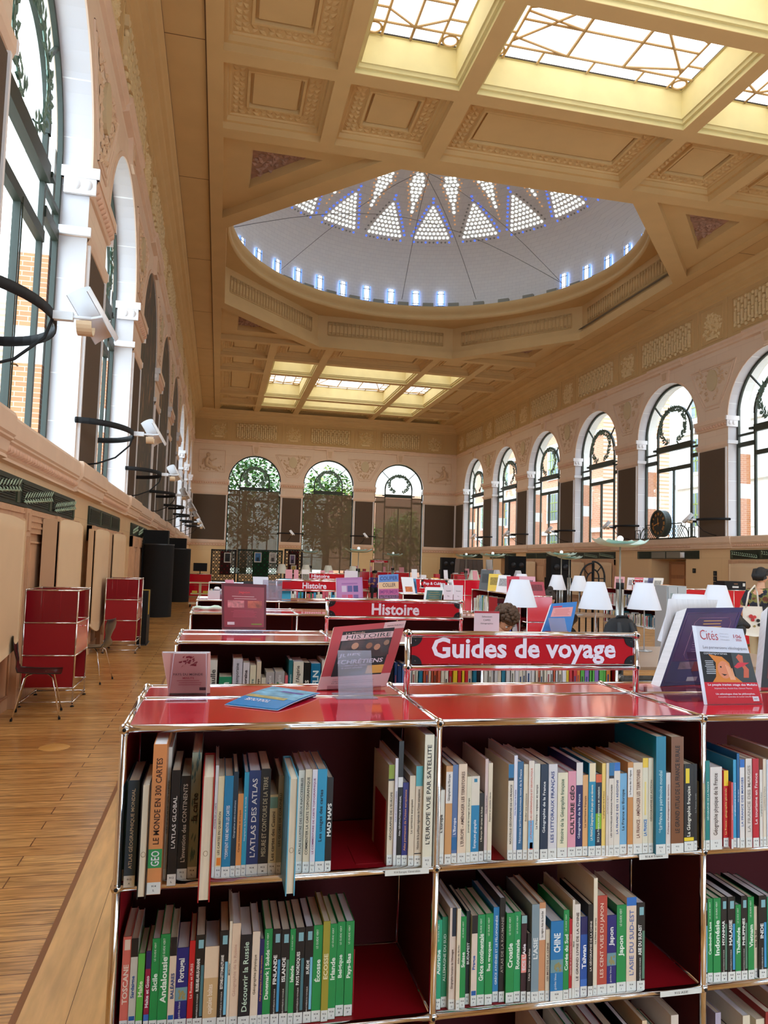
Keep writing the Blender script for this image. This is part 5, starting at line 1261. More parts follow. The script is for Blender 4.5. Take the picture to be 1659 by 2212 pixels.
# ---------------------------------------------------------------- display copies on the tops
ACR = glassmat('acrylic', (236, 226, 230), .12); ACRF = glassmat('acrylic_frost', (228, 224, 232), .12, .2)
class Sheet:
    """a leaning slab given by its four front corners and a thickness; u right, v up"""
    def __init__(s, bl, br, tr, tl, th, cover, pages=PAGEW, name='magazine', label=None, cat='magazine', group=None, curl=0.):
        s.bl, s.br, s.tr, s.tl = map(Vector, (bl, br, tr, tl)); s.n = ((s.br-s.bl).cross(s.tl-s.bl)).normalized(); s.curl = curl
        if s.n.y > 0 or abs(s.n.z) > .9 and s.n.z < 0: s.n = -s.n
        s.org = Vector(s.bl); mb = MB(); N = 8; fr, bk = [], []
        for j in range(N+1):
            for i in range(N+1):
                p = s.at(i/N, j/N); fr.append(tuple(p)); bk.append(tuple(p-s.n*th))
        K = N+1; fs = [(a*K+b, a*K+b+1, (a+1)*K+b+1, (a+1)*K+b) for a in range(N) for b in range(N)]
        mb.add(fr, fs, cover, True)
        o2 = [tuple(Vector(p)-s.n*.0008) for p in fr]; mb.add(bk, fs, cover, True)
        s.ob = mb.build(name, label=label, cat=cat, group=group, loc=tuple(s.org))
        pg = MB(); ed = [(i, 0) for i in range(N)]+[(N, j) for j in range(N)]+[(i, N) for i in range(N, 0, -1)]+[(0, j) for j in range(N, 0, -1)]
        ring_ = [fr[j*K+i] for i, j in ed]; rb = [bk[j*K+i] for i, j in ed]; L_ = len(ed)
        pg.add(ring_+rb, [(i, (i+1) % L_, L_+(i+1) % L_, L_+i) for i in range(L_)], pages); pg.build('page_block', s.ob)
    def raw(s, u, v): return (s.bl*(1-u)+s.br*u)*(1-v)+(s.tl*(1-u)+s.tr*u)*v
    def at(s, u, v, lift=0.): return s.raw(u, v)+s.n*(s.curl*math.sin(PI*v)*(1-.3*u)+lift)-s.org
    def rect(s, u0, u1, v0, v1, m, lift=.0006, nm='printed_area', poly=None):
        mb = MB(); N = 6
        if poly: mb.poly([tuple(s.at(u, v, lift)) for u, v in poly], m)
        else:
            vs = [tuple(s.at(u0+(u1-u0)*i/N, v0+(v1-v0)*j/N, lift)) for j in range(N+1) for i in range(N+1)]
            mb.add(vs, [(a*(N+1)+b, a*(N+1)+b+1, (a+1)*(N+1)+b+1, (a+1)*(N+1)+b) for a in range(N) for b in range(N)], m, True)
        return mb.build(nm, s.ob)
    def text(s, t, u, v, w, h, m, bold=.0, lift=.0012, nm='printed_title', slant=0.):
        vs, fs, x0, x1, y0, y1 = text_mesh(t, bold); mb = MB()
        mb.add([tuple(s.at(u+((q.x-x0)/(x1-x0)-.5)*w+slant*((q.y-y0)/(y1-y0)-.5)*h, v+((q.y-y0)/(y1-y0)-.5)*h, lift)) for q in vs], fs, m); return mb.build(nm, s.ob)
    def lines(s, u0, u1, v0, v1, n, m, seed=0, nm='small_print'):
        mb = MB(); r = random.Random(seed)
        for k in range(n):
            v = v1+(v0-v1)*k/max(1, n-1); a, b = u0+(u1-u0)*r.uniform(0, .12), u1-(u1-u0)*r.uniform(0, .15); hh = (v1-v0)/max(1, n)*.2
            mb.add([tuple(s.at(a, v-hh, .0011)), tuple(s.at(b, v-hh, .0011)), tuple(s.at(b, v+hh, .0011)), tuple(s.at(a, v+hh, .0011))], [(0, 1, 2, 3)], m)
        mb.build(nm, s.ob)
def stand(x0, x1, y, z, h, label, frost=True, d=.09, lipm=None, tilt=.35, group=None):
    """clear stand: foot plate, lip and leaning front tongue"""
    A = ACRF if frost else ACR; o = empty('acrylic_stand', ((x0+x1)/2, y, z), label, 'stand', group); w = (x1-x0)/2; t = .0025
    m = MB(); m.box(-w, w, -.0, d, 0, t, A); m.build('foot_plate', o)
    m = MB(); m.obox((0, .004+tilt*h/2, h/2), (w*.92, 0, 0), (0, .0014, 0), (0, tilt*h/2, h/2), A); m.build('back_rest', o)
    m = MB(); m.box(-w*1.3, w*1.3, -.006, -.002, .002, .014, ACR); m.build('lip', o); return o
ZT = 1.2605
PINKC = M((206, 150, 140), .35)
# 1 small square booklet in a clear holder
s = Sheet((-.120, 2.195, ZT+.004), (-.006, 2.195, ZT+.004), (-.010, 2.25, 1.374), (-.148, 2.25, 1.374), .030, PINKC, label='small square pink booklet lettered Pays du monde in a clear holder', cat='booklet', name='booklet')
s.text('PAYS DU MONDE', .5, .44, .66, .055, M((90, 60, 62), .5), .01); s.text('MINUTE', .5, .35, .26, .045, M((176, 40, 60), .5), .01); s.lines(.22, .82, .19, .29, 3, M((176, 80, 84), .5), 1)
rng = random.Random(2); mb = MB()
for _ in range(26): mb.leaf(tuple(s.at(rng.uniform(.38, .66), rng.uniform(.64, .88), .0008)), tuple((s.br-s.bl)*rng.uniform(-.12, .12)+(s.tl-s.bl)*rng.uniform(-.05, .05)), (.004, 0, .004), (0, -.0003, 0), M((150, 40, 60), .5))
mb.build('printed_map', s.ob); s.rect(.74, .90, .06, .13, M((70, 30, 40), .5)); s.rect(.02, .98, .965, 1., PAGEW)
mb = MB(); x0, x1, yy = -.122, -.012, 2.17
mb.box(x0, x1, yy-.09, yy+.05, ZT-.0008, ZT+.0006, ACR); mb.obox((-.068, 2.187, 1.316), (.052, 0, 0), (0, .0012, 0), (0, .028, .056), ACR)
for q in ((x0+.004, yy), (x1-.004, yy)): mb.tube([(q[0], q[1], ZT), (q[0]+.006*(1 if q[0] < -.05 else -1), q[1]+.055, 1.372)], .0012, M((240, 232, 234), .1), 6)
mb.tube([(x0+.01, yy+.055, 1.372), (x1-.01, yy+.055, 1.372)], .0012, M((240, 232, 234), .1), 6); mb.tube([(x0, yy-.09, ZT), (x1, yy-.09, ZT)], .001, M((240, 232, 234), .1), 6); mb.tube([(x1, yy-.09, ZT), (x1-.004, yy, ZT)], .001, M((240, 232, 234), .1), 6)
mb.build('acrylic_stand', label='clear acrylic holder in front of the small pink booklet', cat='stand')
# 2 leaflet lying flat
s = Sheet((.033, 2.031, ZT+.002), (.166, 1.944, ZT+.002), (.306, 2.163, ZT+.006), (.181, 2.309, ZT+.002), .0016, M((40, 140, 205), .3), name='leaflet', label='blue leaflet lying open flat on the red shelf top', cat='leaflet', curl=.005)
s.rect(.03, .97, .03, .97, M((38, 140, 208), .25), .0008); s.rect(.03, .97, .42, .97, M((120, 190, 226), .25, nz=.5, ns=30.), .0011); s.rect(.03, .8, .36, .46, M((190, 170, 110), .4, nz=.4, ns=60.), .0014); s.rect(.4, .85, .72, .80, M((110, 100, 170), .4, nz=.3, ns=60.), .0014)
vs, fs, x0, x1, y0, y1 = text_mesh('TOULOUSE', .02); mb = MB(); mb.add([tuple(s.at(.62-(q.x-x0)/(x1-x0)*.46, .30-(q.y-y0)/(y1-y0)*.09, .0016)) for q in vs], fs, TXW); mb.build('printed_title', s.ob)
# 3 history magazine
s = Sheet((.307, 2.24, ZT+.002), (.525, 2.262, ZT+.008), (.606, 2.35, 1.464), (.365, 2.322, 1.443), .012, M((190, 60, 66), .5), PAGE, label='pink history magazine leaning in a frosted stand, cover lettered Histoire', curl=.012)
s.rect(0, 1, 0, .19, M((222, 172, 172), .35), .0006); s.rect(.70, 1., .88, 1., M((222, 172, 172), .35), .0007); s.rect(.14, .86, .18, .90, M((32, 20, 22), .6), .0008)
s.rect(.14, .86, .74, .84, M((222, 176, 176), .35), .0011); s.text('HISTOIRE', .52, .795, .62, .062, M((30, 16, 18), .4), .0, .0015); s.text('& CIVILISATIONS', .52, .752, .58, .018, M((160, 40, 50), .4), 0, .0015); s.text('Le Monde', .32, .862, .26, .03, M((210, 170, 150), .4), 0, .0015)
s.rect(.16, .84, .45, .73, M((74, 38, 32), .4, nz=.7, ns=28.), .0011); s.text('NOUVEAU', .86, .935, .22, .022, M((60, 20, 26), .4), .01)
for (u, v, r_, c) in ((.36, .64, .05, (196, 140, 110)), (.56, .63, .045, (150, 96, 70)), (.68, .60, .045, (190, 130, 100)), (.80, .66, .04, (160, 120, 96))):
    s.rect(0, 0, 0, 0, M(c, .5), .0014, 'printed_figure', [(u+r_*math.cos(t*PI/6), v+r_*1.1*math.sin(t*PI/6)) for t in range(12)])
    s.rect(0, 0, 0, 0, M((60, 26, 26), .5), .0013, 'printed_figure', [(u-r_*1.9, .47), (u+r_*1.9, .47), (u+r_*1.1, v-r_*.4), (u-r_*1.2, v-r_*.4)])
s.text('JUIFS', .32, .49, .30, .07, M((222, 196, 206), .4), .02); s.text('ET', .22, .40, .08, .05, M((222, 196, 206), .4), .01); s.text('CHRÉTIENS', .52, .40, .60, .08, M((222, 200, 212), .4), .02)
s.text('COMMENT LES FRÈRES', .42, .335, .36, .025, M((222, 200, 212), .4), .01); s.text('SE SONT SÉPARÉS', .40, .30, .30, .025, M((222, 200, 212), .4), .01); s.rect(.62, .86, .20, .32, M((222, 160, 66), .4), .0013); s.lines(.65, .84, .22, .3, 3, INK, 4)
s.text('JUIFS ET CHRÉTIENS, EN VENTE', .42, .135, .48, .018, M((200, 70, 80), .4)); s.text('CHEZ VOTRE MARCHAND DE JOURNAUX', .48, .105, .6, .016, M((70, 50, 60), .4)); s.text('ET SUR LA BOUTIQUE EN LIGNE', .48, .078, .6, .016, M((70, 50, 60), .4))
mb = MB(); mb.box(.345, .465, 2.10, 2.20, ZT-.0008, ZT+.0006, ACRF); mb.obox((.408, 2.165, 1.322), (.051, 0, 0), (.0, .0015, 0), (.004, .045, .062), ACRF); mb.box(.335, .50, 2.222, 2.226, ZT, ZT+.016, ACR); mb.build('acrylic_stand', label='frosted acrylic stand in front of the pink history magazine', cat='stand')
# 4 magazine Cités
s = Sheet((1.428, 1.95, ZT+.001), (1.617, 1.95, ZT+.001), (1.637, 2.06, 1.474), (1.467, 2.06, 1.482), .012, M((214, 214, 226), .3), name='magazine', label='magazine lettered Cités with a hooded orange figure on its cover')
s.rect(0, 1, 0, .27, M((200, 16, 40), .5), .0006); s.rect(.0, 1, .27, .66, M((22, 22, 26), .6), .0006); s.rect(.62, 1, .27, .66, M((58, 66, 70), .3), .0007)
OR_ = M((214, 126, 44), .4); SK = M((222, 134, 96), .4)
s.rect(0, 0, 0, 0, OR_, .0010, 'printed_figure', [(.16, .27), (.24, .34), (.28, .52), (.16, .63), (.30, .61), (.42, .60), (.54, .52), (.58, .36), (.72, .27)]); s.rect(0, 0, 0, 0, SK, .0013, 'printed_figure', [(.42+.125*math.cos(t*PI/8), .43+.115*math.sin(t*PI/8)) for t in range(16)])
for k in range(4): s.rect(0, 0, 0, 0, M((240, 170, 130), .4), .0017, 'printed_figure', [(.50+k*.025, .30), (.525+k*.025, .30), (.47+k*.035, .50-k*.015), (.455+k*.035, .49-k*.015)])
s.rect(0, 0, 0, 0, M((40, 20, 16), .4), .0015, 'printed_figure', [(.35, .38), (.40, .35), (.46, .37), (.41, .372)]); s.rect(0, 0, 0, 0, M((30, 20, 16), .4), .0016, 'printed_figure', [(.36+.018*math.cos(t*PI/4), .465+.012*math.sin(t*PI/4)) for t in range(8)])
s.rect(0, 0, 0, 0, M((200, 96, 70), .4), .0010, 'printed_figure', [(.70, .60), (.76, .64), (.84, .62), (.82, .52), (.90, .44), (.86, .33), (.76, .33), (.80, .44), (.76, .52)]); s.rect(0, 0, 0, 0, M((206, 50, 66), .4), .0012, 'printed_figure', [(.62, .47), (.72, .53), (.94, .53), (.80, .48), (.68, .45)])
RD = M((186, 40, 52), .4); s.text('Cités', .24, .885, .36, .13, RD, -.01); s.text('106', .83, .885, .16, .05, RD, .0); s.text('2026', .84, .835, .12, .03, RD, .0)
for t_, v in (('Philosophie', .91), ('Politique', .87), ('Histoire', .83)): s.text(t_, .56, v, .18, .018, M((170, 170, 180), .5))
s.text('Les perversions idéologiques', .52, .715, .88, .05, M((50, 50, 60), .4), -.01); s.text('contemporaines', .30, .635, .46, .04, M((226, 226, 232), .4), -.005, .0022); s.lines(.06, .26, .38, .54, 8, M((214, 214, 220), .5), 5)
s.text('Le peuple iranien otage des Mollahs', .52, .235, .92, .035, TXW, .02); s.text('Stéphanie Roza, Azadeh Kian, Clément Therme', .52, .19, .70, .022, TXW, .0); s.text('Un ethnologue chez les philosophes.', .54, .12, .72, .028, TXW, .015); s.text("L'actualité inattendue de Lucien Lévy-Bruhl", .54, .085, .64, .022, TXW); s.rect(.84, .95, .03, .09, TXW, .001); s.text('PRÊT', .895, .06, .07, .025, INK)
mb = MB(); mb.add([(1.418, 1.952, ZT), (1.428, 1.9495, ZT), (1.467, 2.0595, 1.482), (1.455, 2.062, 1.483)], [(0, 1, 2, 3)], M((226, 226, 236), .3)); mb.build('magazine_spine', None, label=None); sp = bpy.data.objects['magazine_spine']; sp.data.transform(Matrix.Translation(-Vector(s.org))); sp.parent = s.ob
mb = MB(); mb.box(1.36, 1.60, 2.0, 2.26, ZT-.0008, ZT+.001, ACR); mb.obox((1.53, 2.08, 1.33), (.06, 0, 0), (0, .0012, 0), (0, .03, .065), ACR); mb.build('acrylic_stand', label='clear acrylic stand under the magazine lettered Cités', cat='stand')
# 5 thick violet book
VIO = M((40, 24, 88), .4, nz=.35, ns=5.)
s = Sheet((1.475, 2.262, ZT+.001), (1.720, 2.30, ZT+.001), (1.925, 2.42, 1.523), (1.659, 2.38, 1.519), .055, VIO, PAGEW, name='book', cat='book', label='big thick violet art book leaning, its pale page edges facing left')
GO = M((176, 120, 150), .4); GO2 = M((206, 150, 80), .4)
mb = MB()
for q in ([(.04, .04), (.96, .04), (.96, .93), (.04, .93)], [(.22, .38), (.22, .80), (.28, .86), (.80, .86), (.86, .80), (.86, .38), (.80, .32), (.28, .32)]):
    mb.tube([tuple(s.at(u, v, .0012)) for u, v in q], .0007, GO, 4, closed=True)
mb.build('printed_frame', s.ob); s.rect(.06, .94, .30, .92, M((66, 24, 84), .25, nz=.3, ns=6.), .0006); s.lines(.36, .72, .74, .82, 3, GO2, 3, 'printed_title'); s.lines(.30, .75, .42, .66, 9, M((96, 56, 96), .5), 7); s.rect(.2, .5, .20, .29, M((120, 90, 110), .4, nz=.5, ns=40.), .001); s.rect(.45, .6, .17, .29, M((120, 40, 44), .4), .0013); s.rect(.42, .6, .05, .10, M((150, 140, 150), .4), .001)
mb = MB(); mb.add([tuple(Vector(p)-s.org) for p in ((1.505, 2.34, ZT), (1.70, 2.38, ZT), (1.90, 2.53, 1.545), (1.630, 2.45, 1.548))], [(0, 1, 2, 3)], PAGEW); mb.build('back_board', s.ob)
# 6 dark book at the right edge
s = Sheet((1.838, 2.225, ZT+.001), (2.03, 2.20, ZT+.001), (2.13, 2.35, 1.55), (1.99, 2.37, 1.53), .05, M((30, 22, 26), .25), PAGEW, name='book', cat='book', label='black book leaning at the right edge beside the violet book')
s.rect(.1, .9, .1, .5, M((92, 34, 36), .3), .0008)
# row B on display
def frame_sheet(bl, br, tr, tl, th, col, label, name='book', cat='book', title=None, tc_=(240, 230, 230), border=None, pages=PAGEW, **k):
    s = Sheet(bl, br, tr, tl, th, M(col, .5), pages, name=name, cat=cat, label=label, **k)
    if border: s.rect(.05, .95, .04, .93, M(border, .3), .0006)
    if title: s.text(title[0], .5, title[1], title[2], title[3], M(tc_, .4), .01)
    return s
s = frame_sheet((.036, 4.05, 1.274), (.267, 4.05, 1.274), (.265, 4.13, 1.51), (.023, 4.13, 1.515), .02, (96, 14, 34), 'dark red display book lettered Japon on the second shelf row', title=('Japon', .80, .26, .07), tc_=(226, 50, 60), border=(140, 18, 44))
s.lines(.22, .8, .66, .71, 2, M((226, 180, 180), .5), 1); s.rect(.13, .50, .46, .62, M((206, 120, 124), .4, nz=.6, ns=50.), .001); s.rect(.58, .90, .46, .62, M((190, 90, 70), .4, nz=.6, ns=30.), .001); s.lines(.2, .8, .26, .40, 6, M((190, 70, 90), .5), 2); s.rect(.12, .28, .09, .15, M((222, 190, 196), .5), .001); s.rect(.66, .9, .09, .12, M((130, 130, 50), .5), .001)
stand(.05, .25, 3.96, ZT, .0135, 'clear stand carrying the red Japon book', d=.1)
def card(x0, x1, y, z0, z1, label, txts=(), topc=None, name='sign_card', cat='card', col=(228, 218, 224), lean=0.0, group=None, yaw=0.):
    s = Sheet((x0, y, z0), (x1, y+yaw, z0), (x1, y+yaw+lean, z1), (x0, y+lean, z1), .003, M(col, .35), PAGEW, name=name, cat=cat, label=label, group=group)
    if topc: s.rect(0, 1, .93, 1, M(topc, .35), .0006)
    for t_, v, w, h in txts: s.text(t_, .5, v, w, h, INK)
    return s
card(1.358, 1.501, 3.8, ZT, 1.405, 'pink tinted card lettered Sélection CAPES Géographie behind the nearest sign', (('Sélection', .80, .4, .06), ('CAPES', .67, .28, .06), ('Géographie', .54, .5, .06), ('ALLEMAND', .2, .4, .06)), (176, 20, 40))
s = frame_sheet((1.835, 4.0, ZT), (2.021, 4.0, ZT), (2.114, 4.1, 1.451), (1.949, 4.1, 1.437), .028, (44, 116, 186), 'blue book with pink box leaning on the second shelf row', curl=.006)
s.rect(.12, .88, .55, .84, M((222, 150, 150), .4), .0008); s.rect(.1, .45, .85, .90, M((200, 60, 80), .4), .001); s.lines(.2, .8, .6, .78, 5, M((196, 100, 100), .5), 3); s.rect(.1, .9, .0, .12, M((150, 60, 90), .4, nz=.5, ns=60.), .001)
stand(1.87, 1.98, 3.93, ZT, .10, 'small clear stand in front of the blue book', tilt=.5)
# ---------------------------------------------------------------- rows behind
def small_books(o_, y, z, spans, seed, place, pal, hr=(.19, .26), wr=(.012, .034), d=.15, skip=0.):
    """books standing on a shelf of rack o_, given in the rack's own frame"""
    rng = random.Random(seed); stuff = place.startswith('*'); place = place.lstrip('*'); SB = MB() if stuff else None; rz = o_.rotation_euler.z; R_ = Matrix.Rotation(rz, 4, 'Z'); T_ = Vector(o_.location)
    for a, b in spans:
        x = a
        while x < b-.012:
            w = rng.uniform(*wr); h = rng.uniform(*hr)
            if rng.random() < skip: x += rng.uniform(.03, .12); continue
            c = rng.choice(pal) if not callable(pal) else pal(x, rng)
            C = M(c, .45); t = .0016; yy = rng.uniform(0, .012)
            p = T_+R_@Vector((x, y+yy, z)); m = MB((lambda a, b, c, p=p: p+R_@Vector((a, b, c)))) if stuff else MB()
            m.box(0, w, 0, .002, 0, h, C); m.box(0, t, 0, d, 0, h, C); m.box(w-t, w, 0, d, 0, h, C); m.box(t, w-t, .002, d-.003, .001, h-.002, PAGE)
            if max(c) > 60 and w > .014 and rng.random() < .6: m.box(w*.3, w*.62, -.0005, .002, h*.25, h*.75, M(rng.choice(((60, 56, 60), (150, 60, 70), (40, 70, 120), (120, 120, 110))), .6))
            m.box(.0002, w-.0002, -.0006, .002, .001, .026, LAB)
            if stuff:
                o0 = len(SB.v); SB.v += m.v; SB.f += [[o0+k for k in f] for f in m.f]; SB.mi += [SB.mid(m.ms[i]) for i in m.mi]; SB.sm += m.sm; x += w+.0008; continue
            m.build('book', label='%s-spined book %s' % (cname(c), place), cat='book', group='%s books %s' % (cname(c), place), loc=p, rot=(0, 0, rz)); x += w+.0008
    if stuff: SB.build('books', label='books '+place, cat='books', kind='stuff')
PB = [(226, 220, 208), (224, 208, 184), (232, 230, 226), (214, 206, 196), (228, 214, 190), (22, 120, 150), (180, 60, 60), (224, 216, 170), (30, 30, 34), (70, 130, 180), (226, 222, 214), (40, 130, 80)]
rb = rack('b', -.17, 3, 3.56, (.35, .2), ZL[:3], 'second red shelving row, behind the one with the travel guides', 1)
rc = rack('c', -.17, 3, 5.39, (.35, .2), ZL[:3], 'third red shelving row with a pale green pouch on its left end', 1)
rd = rack('d', -.17, 3, 7.02, (.35, .2), ZL[:3], 'fourth red shelving row, with white jars and cards on its top', 1)
re_ = rack('e', -.12, 3, 11.7, (.35, .2), ZL[:3], 'fifth shelving row, farthest of those with a Histoire sign', 1)
sign(.575, 1.32, 3.91, 1.352, 1.447, 1.255, 'Histoire', 'largest of the three red Histoire signs, on the second shelving row', .265, .062)
sign(.575, 1.32, 7.37, 1.352, 1.447, 1.255, 'Histoire', 'middle sized red Histoire sign on the fourth shelving row', .24, .06)
sign(1.37, 2.115, 12.05, 1.352, 1.447, 1.255, 'Histoire', 'smallest and farthest red Histoire sign', .30, .055, -.1)
# second row, left bay: recognisable spines
BX = lambda px: .04+(px-480)*.00236
for px0, px1, h, col, tc_, t_, fl, lb in (
    (455, 471, .262, (222, 220, 214), (80, 80, 80), 'de Gaulle', '', 'tall white book at the left of the second row, beside the green one'), (475, 500, .185, (36, 140, 100), (220, 240, 230), 'Verdun', '', 'short green book on the second row beside the tall white one'),
    (501, 520, .268, (206, 204, 216), (80, 80, 90), 'Histoire contemporaine', '', 'tall lilac white book on the second row left of three narrow cream ones'), (521, 534, .25, (222, 216, 222), (60, 50, 60), 'Contemporaine', '', 'narrow pinkish white book on the second row with dark vertical title'),
    (535, 547, .238, (226, 218, 190), (100, 130, 120), 'La guerre', '', 'cream book with grey green title on the second row'), (548, 557, .255, (222, 206, 180), (60, 50, 40), 'Les camps', '', 'narrow tan book on the second row in front of the dark back panel'),
    (558, 567, .18, (220, 212, 190), (40, 40, 40), 'Algérie', '', 'short narrow cream book on the second row'), (567, 584, .205, (176, 170, 170), (230, 230, 230), 'La guerre d’Algérie', 'fr', 'grey book with a small blue white red flag on its spine'),
    (585, 604, .208, (178, 172, 172), (230, 230, 230), 'La guerre d’Algérie', 'dz', 'grey book with a small green and white flag on its spine'), (605, 611, .19, (224, 110, 120), (240, 230, 230), 'Oran', '', 'thin pink book on the second row beside the grey flagged pair'),
    (612, 620, .262, (30, 110, 120), (210, 230, 230), 'La décolonisation', '', 'narrow teal book on the second row with vertical white title'), (621, 642, .255, (228, 222, 206), (70, 70, 70), 'Histoire de l’Algérie', '', 'wide cream book on the second row left of the black OAS book'),
    (643, 656, .250, (26, 24, 22), (230, 226, 214), 'OAS', '', 'black book lettered OAS on the second row'), (657, 677, .246, (20, 116, 160), (220, 236, 240), 'DU FLN', '', 'bright blue book lettered DU FLN on the second row'),
    (679, 686, .262, (220, 206, 196), (90, 70, 60), 'Mémoires', '', 'thin pale book right of the bright blue FLN book'), (687, 702, .26, (226, 210, 190), (90, 70, 60), 'Indochine', '', 'cream book on the second row half hidden by the history magazine')):
    f = fl if fl not in ('fr', 'dz') else ''
    b = make_book(BX(px0), BX(px1)-.001, 3.575, .9105, h, col, tc_, t_, f, label=lb, group='books on the second row', call=False)
    if fl in ('fr', 'dz'):
        m = MB(); w = BX(px1)-BX(px0)-.001; cs = ((40, 60, 150), (235, 235, 235), (200, 30, 40)) if fl == 'fr' else ((30, 130, 70), (235, 235, 235))
        for k, c in enumerate(cs): m.box(w*(.2+.6*k/len(cs)), w*(.2+.6*(k+1)/len(cs)), -.0006, 0, h*.62, h*.76, M(c, .5))
        m.build('printed_flag', b)
def palB(x, rng):
    if 1.32 < x < 1.42 or 1.96 < x < 2.02: return rng.choice([(196, 30, 40), (200, 26, 36), (226, 190, 40)])
    if .98 < x < 1.1: return rng.choice([(40, 150, 170), (30, 60, 110), (24, 24, 28), (90, 130, 190)])
    if x > 2.02: return rng.choice([(220, 130, 40), (80, 170, 60), (140, 100, 180)])
    return rng.choice([(226, 222, 214), (228, 220, 204), (220, 208, 190), (214, 212, 216), (224, 222, 228), (30, 120, 150), (200, 90, 60)])
small_books(rb, .02, .9105, ((.77, 1.475), (1.51, 2.21)), 21, 'on the second row under the big white-lettered sign', palB, (.215, .262), (.011, .026))
small_books(rc, .02, .9105, ((.02, .72), (.76, 1.46), (1.51, 2.21)), 22, 'on the third row, only the top in view', [(228, 224, 216), (222, 206, 196), (200, 60, 60), (230, 226, 220)], (.20, .235), (.02, .045), skip=.55)
small_books(rd, .02, .9105, ((.76, 1.46), (1.51, 2.21)), 23, '*on the fourth row beneath the papers', [(228, 224, 210), (224, 214, 180), (222, 110, 90), (226, 222, 216)], (.2, .24), (.02, .04), skip=.25)
small_books(re_, .02, .9105, ((.02, .72), (.76, 1.46), (1.51, 2.21)), 24, '*on the fifth row behind the middle Histoire sign', [(228, 222, 206), (224, 214, 190), (40, 130, 80), (210, 90, 110), (226, 222, 216), (60, 150, 190), (220, 140, 100)], (.2, .27), (.02, .045))
# things on the tops of the rows behind
mb = MB(); pts = [(-.17+.21*k/8, .04+.0*k, .0+.012*math.sin(k)) for k in range(9)]
mb.tube([(x, y, .012+.006*math.sin(k*1.3)) for k, (x, y, _) in enumerate(pts)], [.004, .012, .014, .013, .012, .014, .018, .02, .012], M((214, 236, 214), .6), 8)
mb.tube([(x, y+.05, .012) for x, y, _ in pts], [.004, .012, .012, .012, .012, .012, .012, .016, .010], M((236, 238, 236), .6), 8)
mb.build('pouch', label='pale green and white cloth pouch on the left end of the third row', cat='pouch', loc=(.0, 5.66, ZT))
s = frame_sheet((.914, 5.68, ZT), (1.122, 5.68, ZT), (1.114, 5.74, 1.532), (.905, 5.74, 1.52), .02, (170, 110, 160), 'mauve book behind a clear sleeve above the largest Histoire sign', border=(176, 116, 166))
for k, c in enumerate(((200, 180, 200), (90, 80, 140), (60, 60, 120), (190, 90, 130), (206, 50, 90), (110, 80, 140))): s.rect(.2+.22*(k % 3), .38+.22*(k % 3), .42-.26*(k//3)+.16, .62-.26*(k//3)+.14, M(c, .4), .001)
s.rect(.2, .8, .8, .84, M((150, 90, 150), .4), .001)
s = frame_sheet((1.244, 5.70, ZT), (1.409, 5.70, ZT), (1.409, 5.75, 1.564), (1.25, 5.75, 1.552), .025, (120, 84, 120), 'book lettered Couper Coller Imprimer with a crowd on its cover')
s.rect(0, 1, .80, 1, M((90, 130, 196), .4), .0006); s.rect(0, 1, .62, .80, M((222, 184, 140), .4), .0006); s.rect(0, 1, .46, .62, M((190, 90, 140), .4), .0006); s.text('COUPER', .5, .90, .9, .10, M((40, 50, 110), .4), .01); s.text('COLLER', .52, .72, .66, .10, M((60, 40, 40), .4), .01); s.text('IMPRIMER', .5, .54, .92, .10, M((130, 50, 120), .4), .01); s.rect(0, 1, 0, .45, M((130, 84, 120), .4, nz=.7, ns=90.), .0007)
s = frame_sheet((1.57, 5.6, ZT), (1.713, 5.6, ZT), (1.77, 5.7, 1.467), (1.624, 5.7, 1.467), .02, (232, 232, 230), 'white edged book with teal grey cover leaning above the largest Histoire sign'); s.rect(.1, .98, .0, .88, M((52, 96, 92), .4, nz=.3, ns=30.), .0006); s.lines(.2, .9, .3, .8, 7, M((120, 110, 70), .4), 2)
for k, nm in enumerate(('left', 'right')): 
    card(1.744+.082*k, 1.82+.082*k, 5.6, ZT, 1.490, '%s of two white notices in a clear stand right of the teal book' % nm, (('Nouveautés', .8, .5, .04), ('Mai', .62, .2, .03)), group='white notices in a clear stand')
for x, y, w, h, d, c, lb in ((.0, 7.2, .03, .10, 0, (240, 238, 240), 'taller white capped jar at the left end of the fourth row'), (.05, 7.24, .028, .08, 0, (226, 226, 232), 'lower white capped jar at the left end of the fourth row')):
    m = MB(); m.lathe([(.001, 0), (w, 0), (w, h*.8), (w*.8, h*.9), (w*.8, h*.92)], (0, 0, 0), ACRF, 14); o = m.build('jar', label=lb, cat='jar', loc=(x, y, ZT)); m = MB(); m.lathe([(w*.9, h*.9), (w*.9, h*1.05), (w*.5, h*1.15), (.001, h*1.16)], (0, 0, 0), M(c, .3), 14); m.build('lid', o)
    m = MB(); m.lathe([(.001, .003), (w*.8, .003), (w*.7, h*.5), (.001, h*.6)], (0, 0, 0), M((216, 150, 160), .6), 10); m.build('content', o)
card(-.08, .03, 7.1, ZT, 1.345, 'small blank white card on the left end of the fourth row')
s = frame_sheet((.12, 7.3, ZT), (.20, 7.28, ZT), (.15, 7.36, 1.44), (.07, 7.36, 1.44), .03, (226, 150, 170), 'pink booklet leaning beside the jars on the fourth row')
s = frame_sheet((.18, 7.3, ZT), (.34, 7.3, ZT), (.42, 7.42, 1.42), (.26, 7.42, 1.43), .02, (34, 34, 36), 'black covered book leaning on the fourth row')
s = frame_sheet((.36, 7.35, ZT), (.50, 7.35, ZT), (.49, 7.42, 1.475), (.34, 7.42, 1.475), .012, (226, 228, 238), 'white atlas with a small grey world map on its cover'); rng = random.Random(6)
mb = MB()
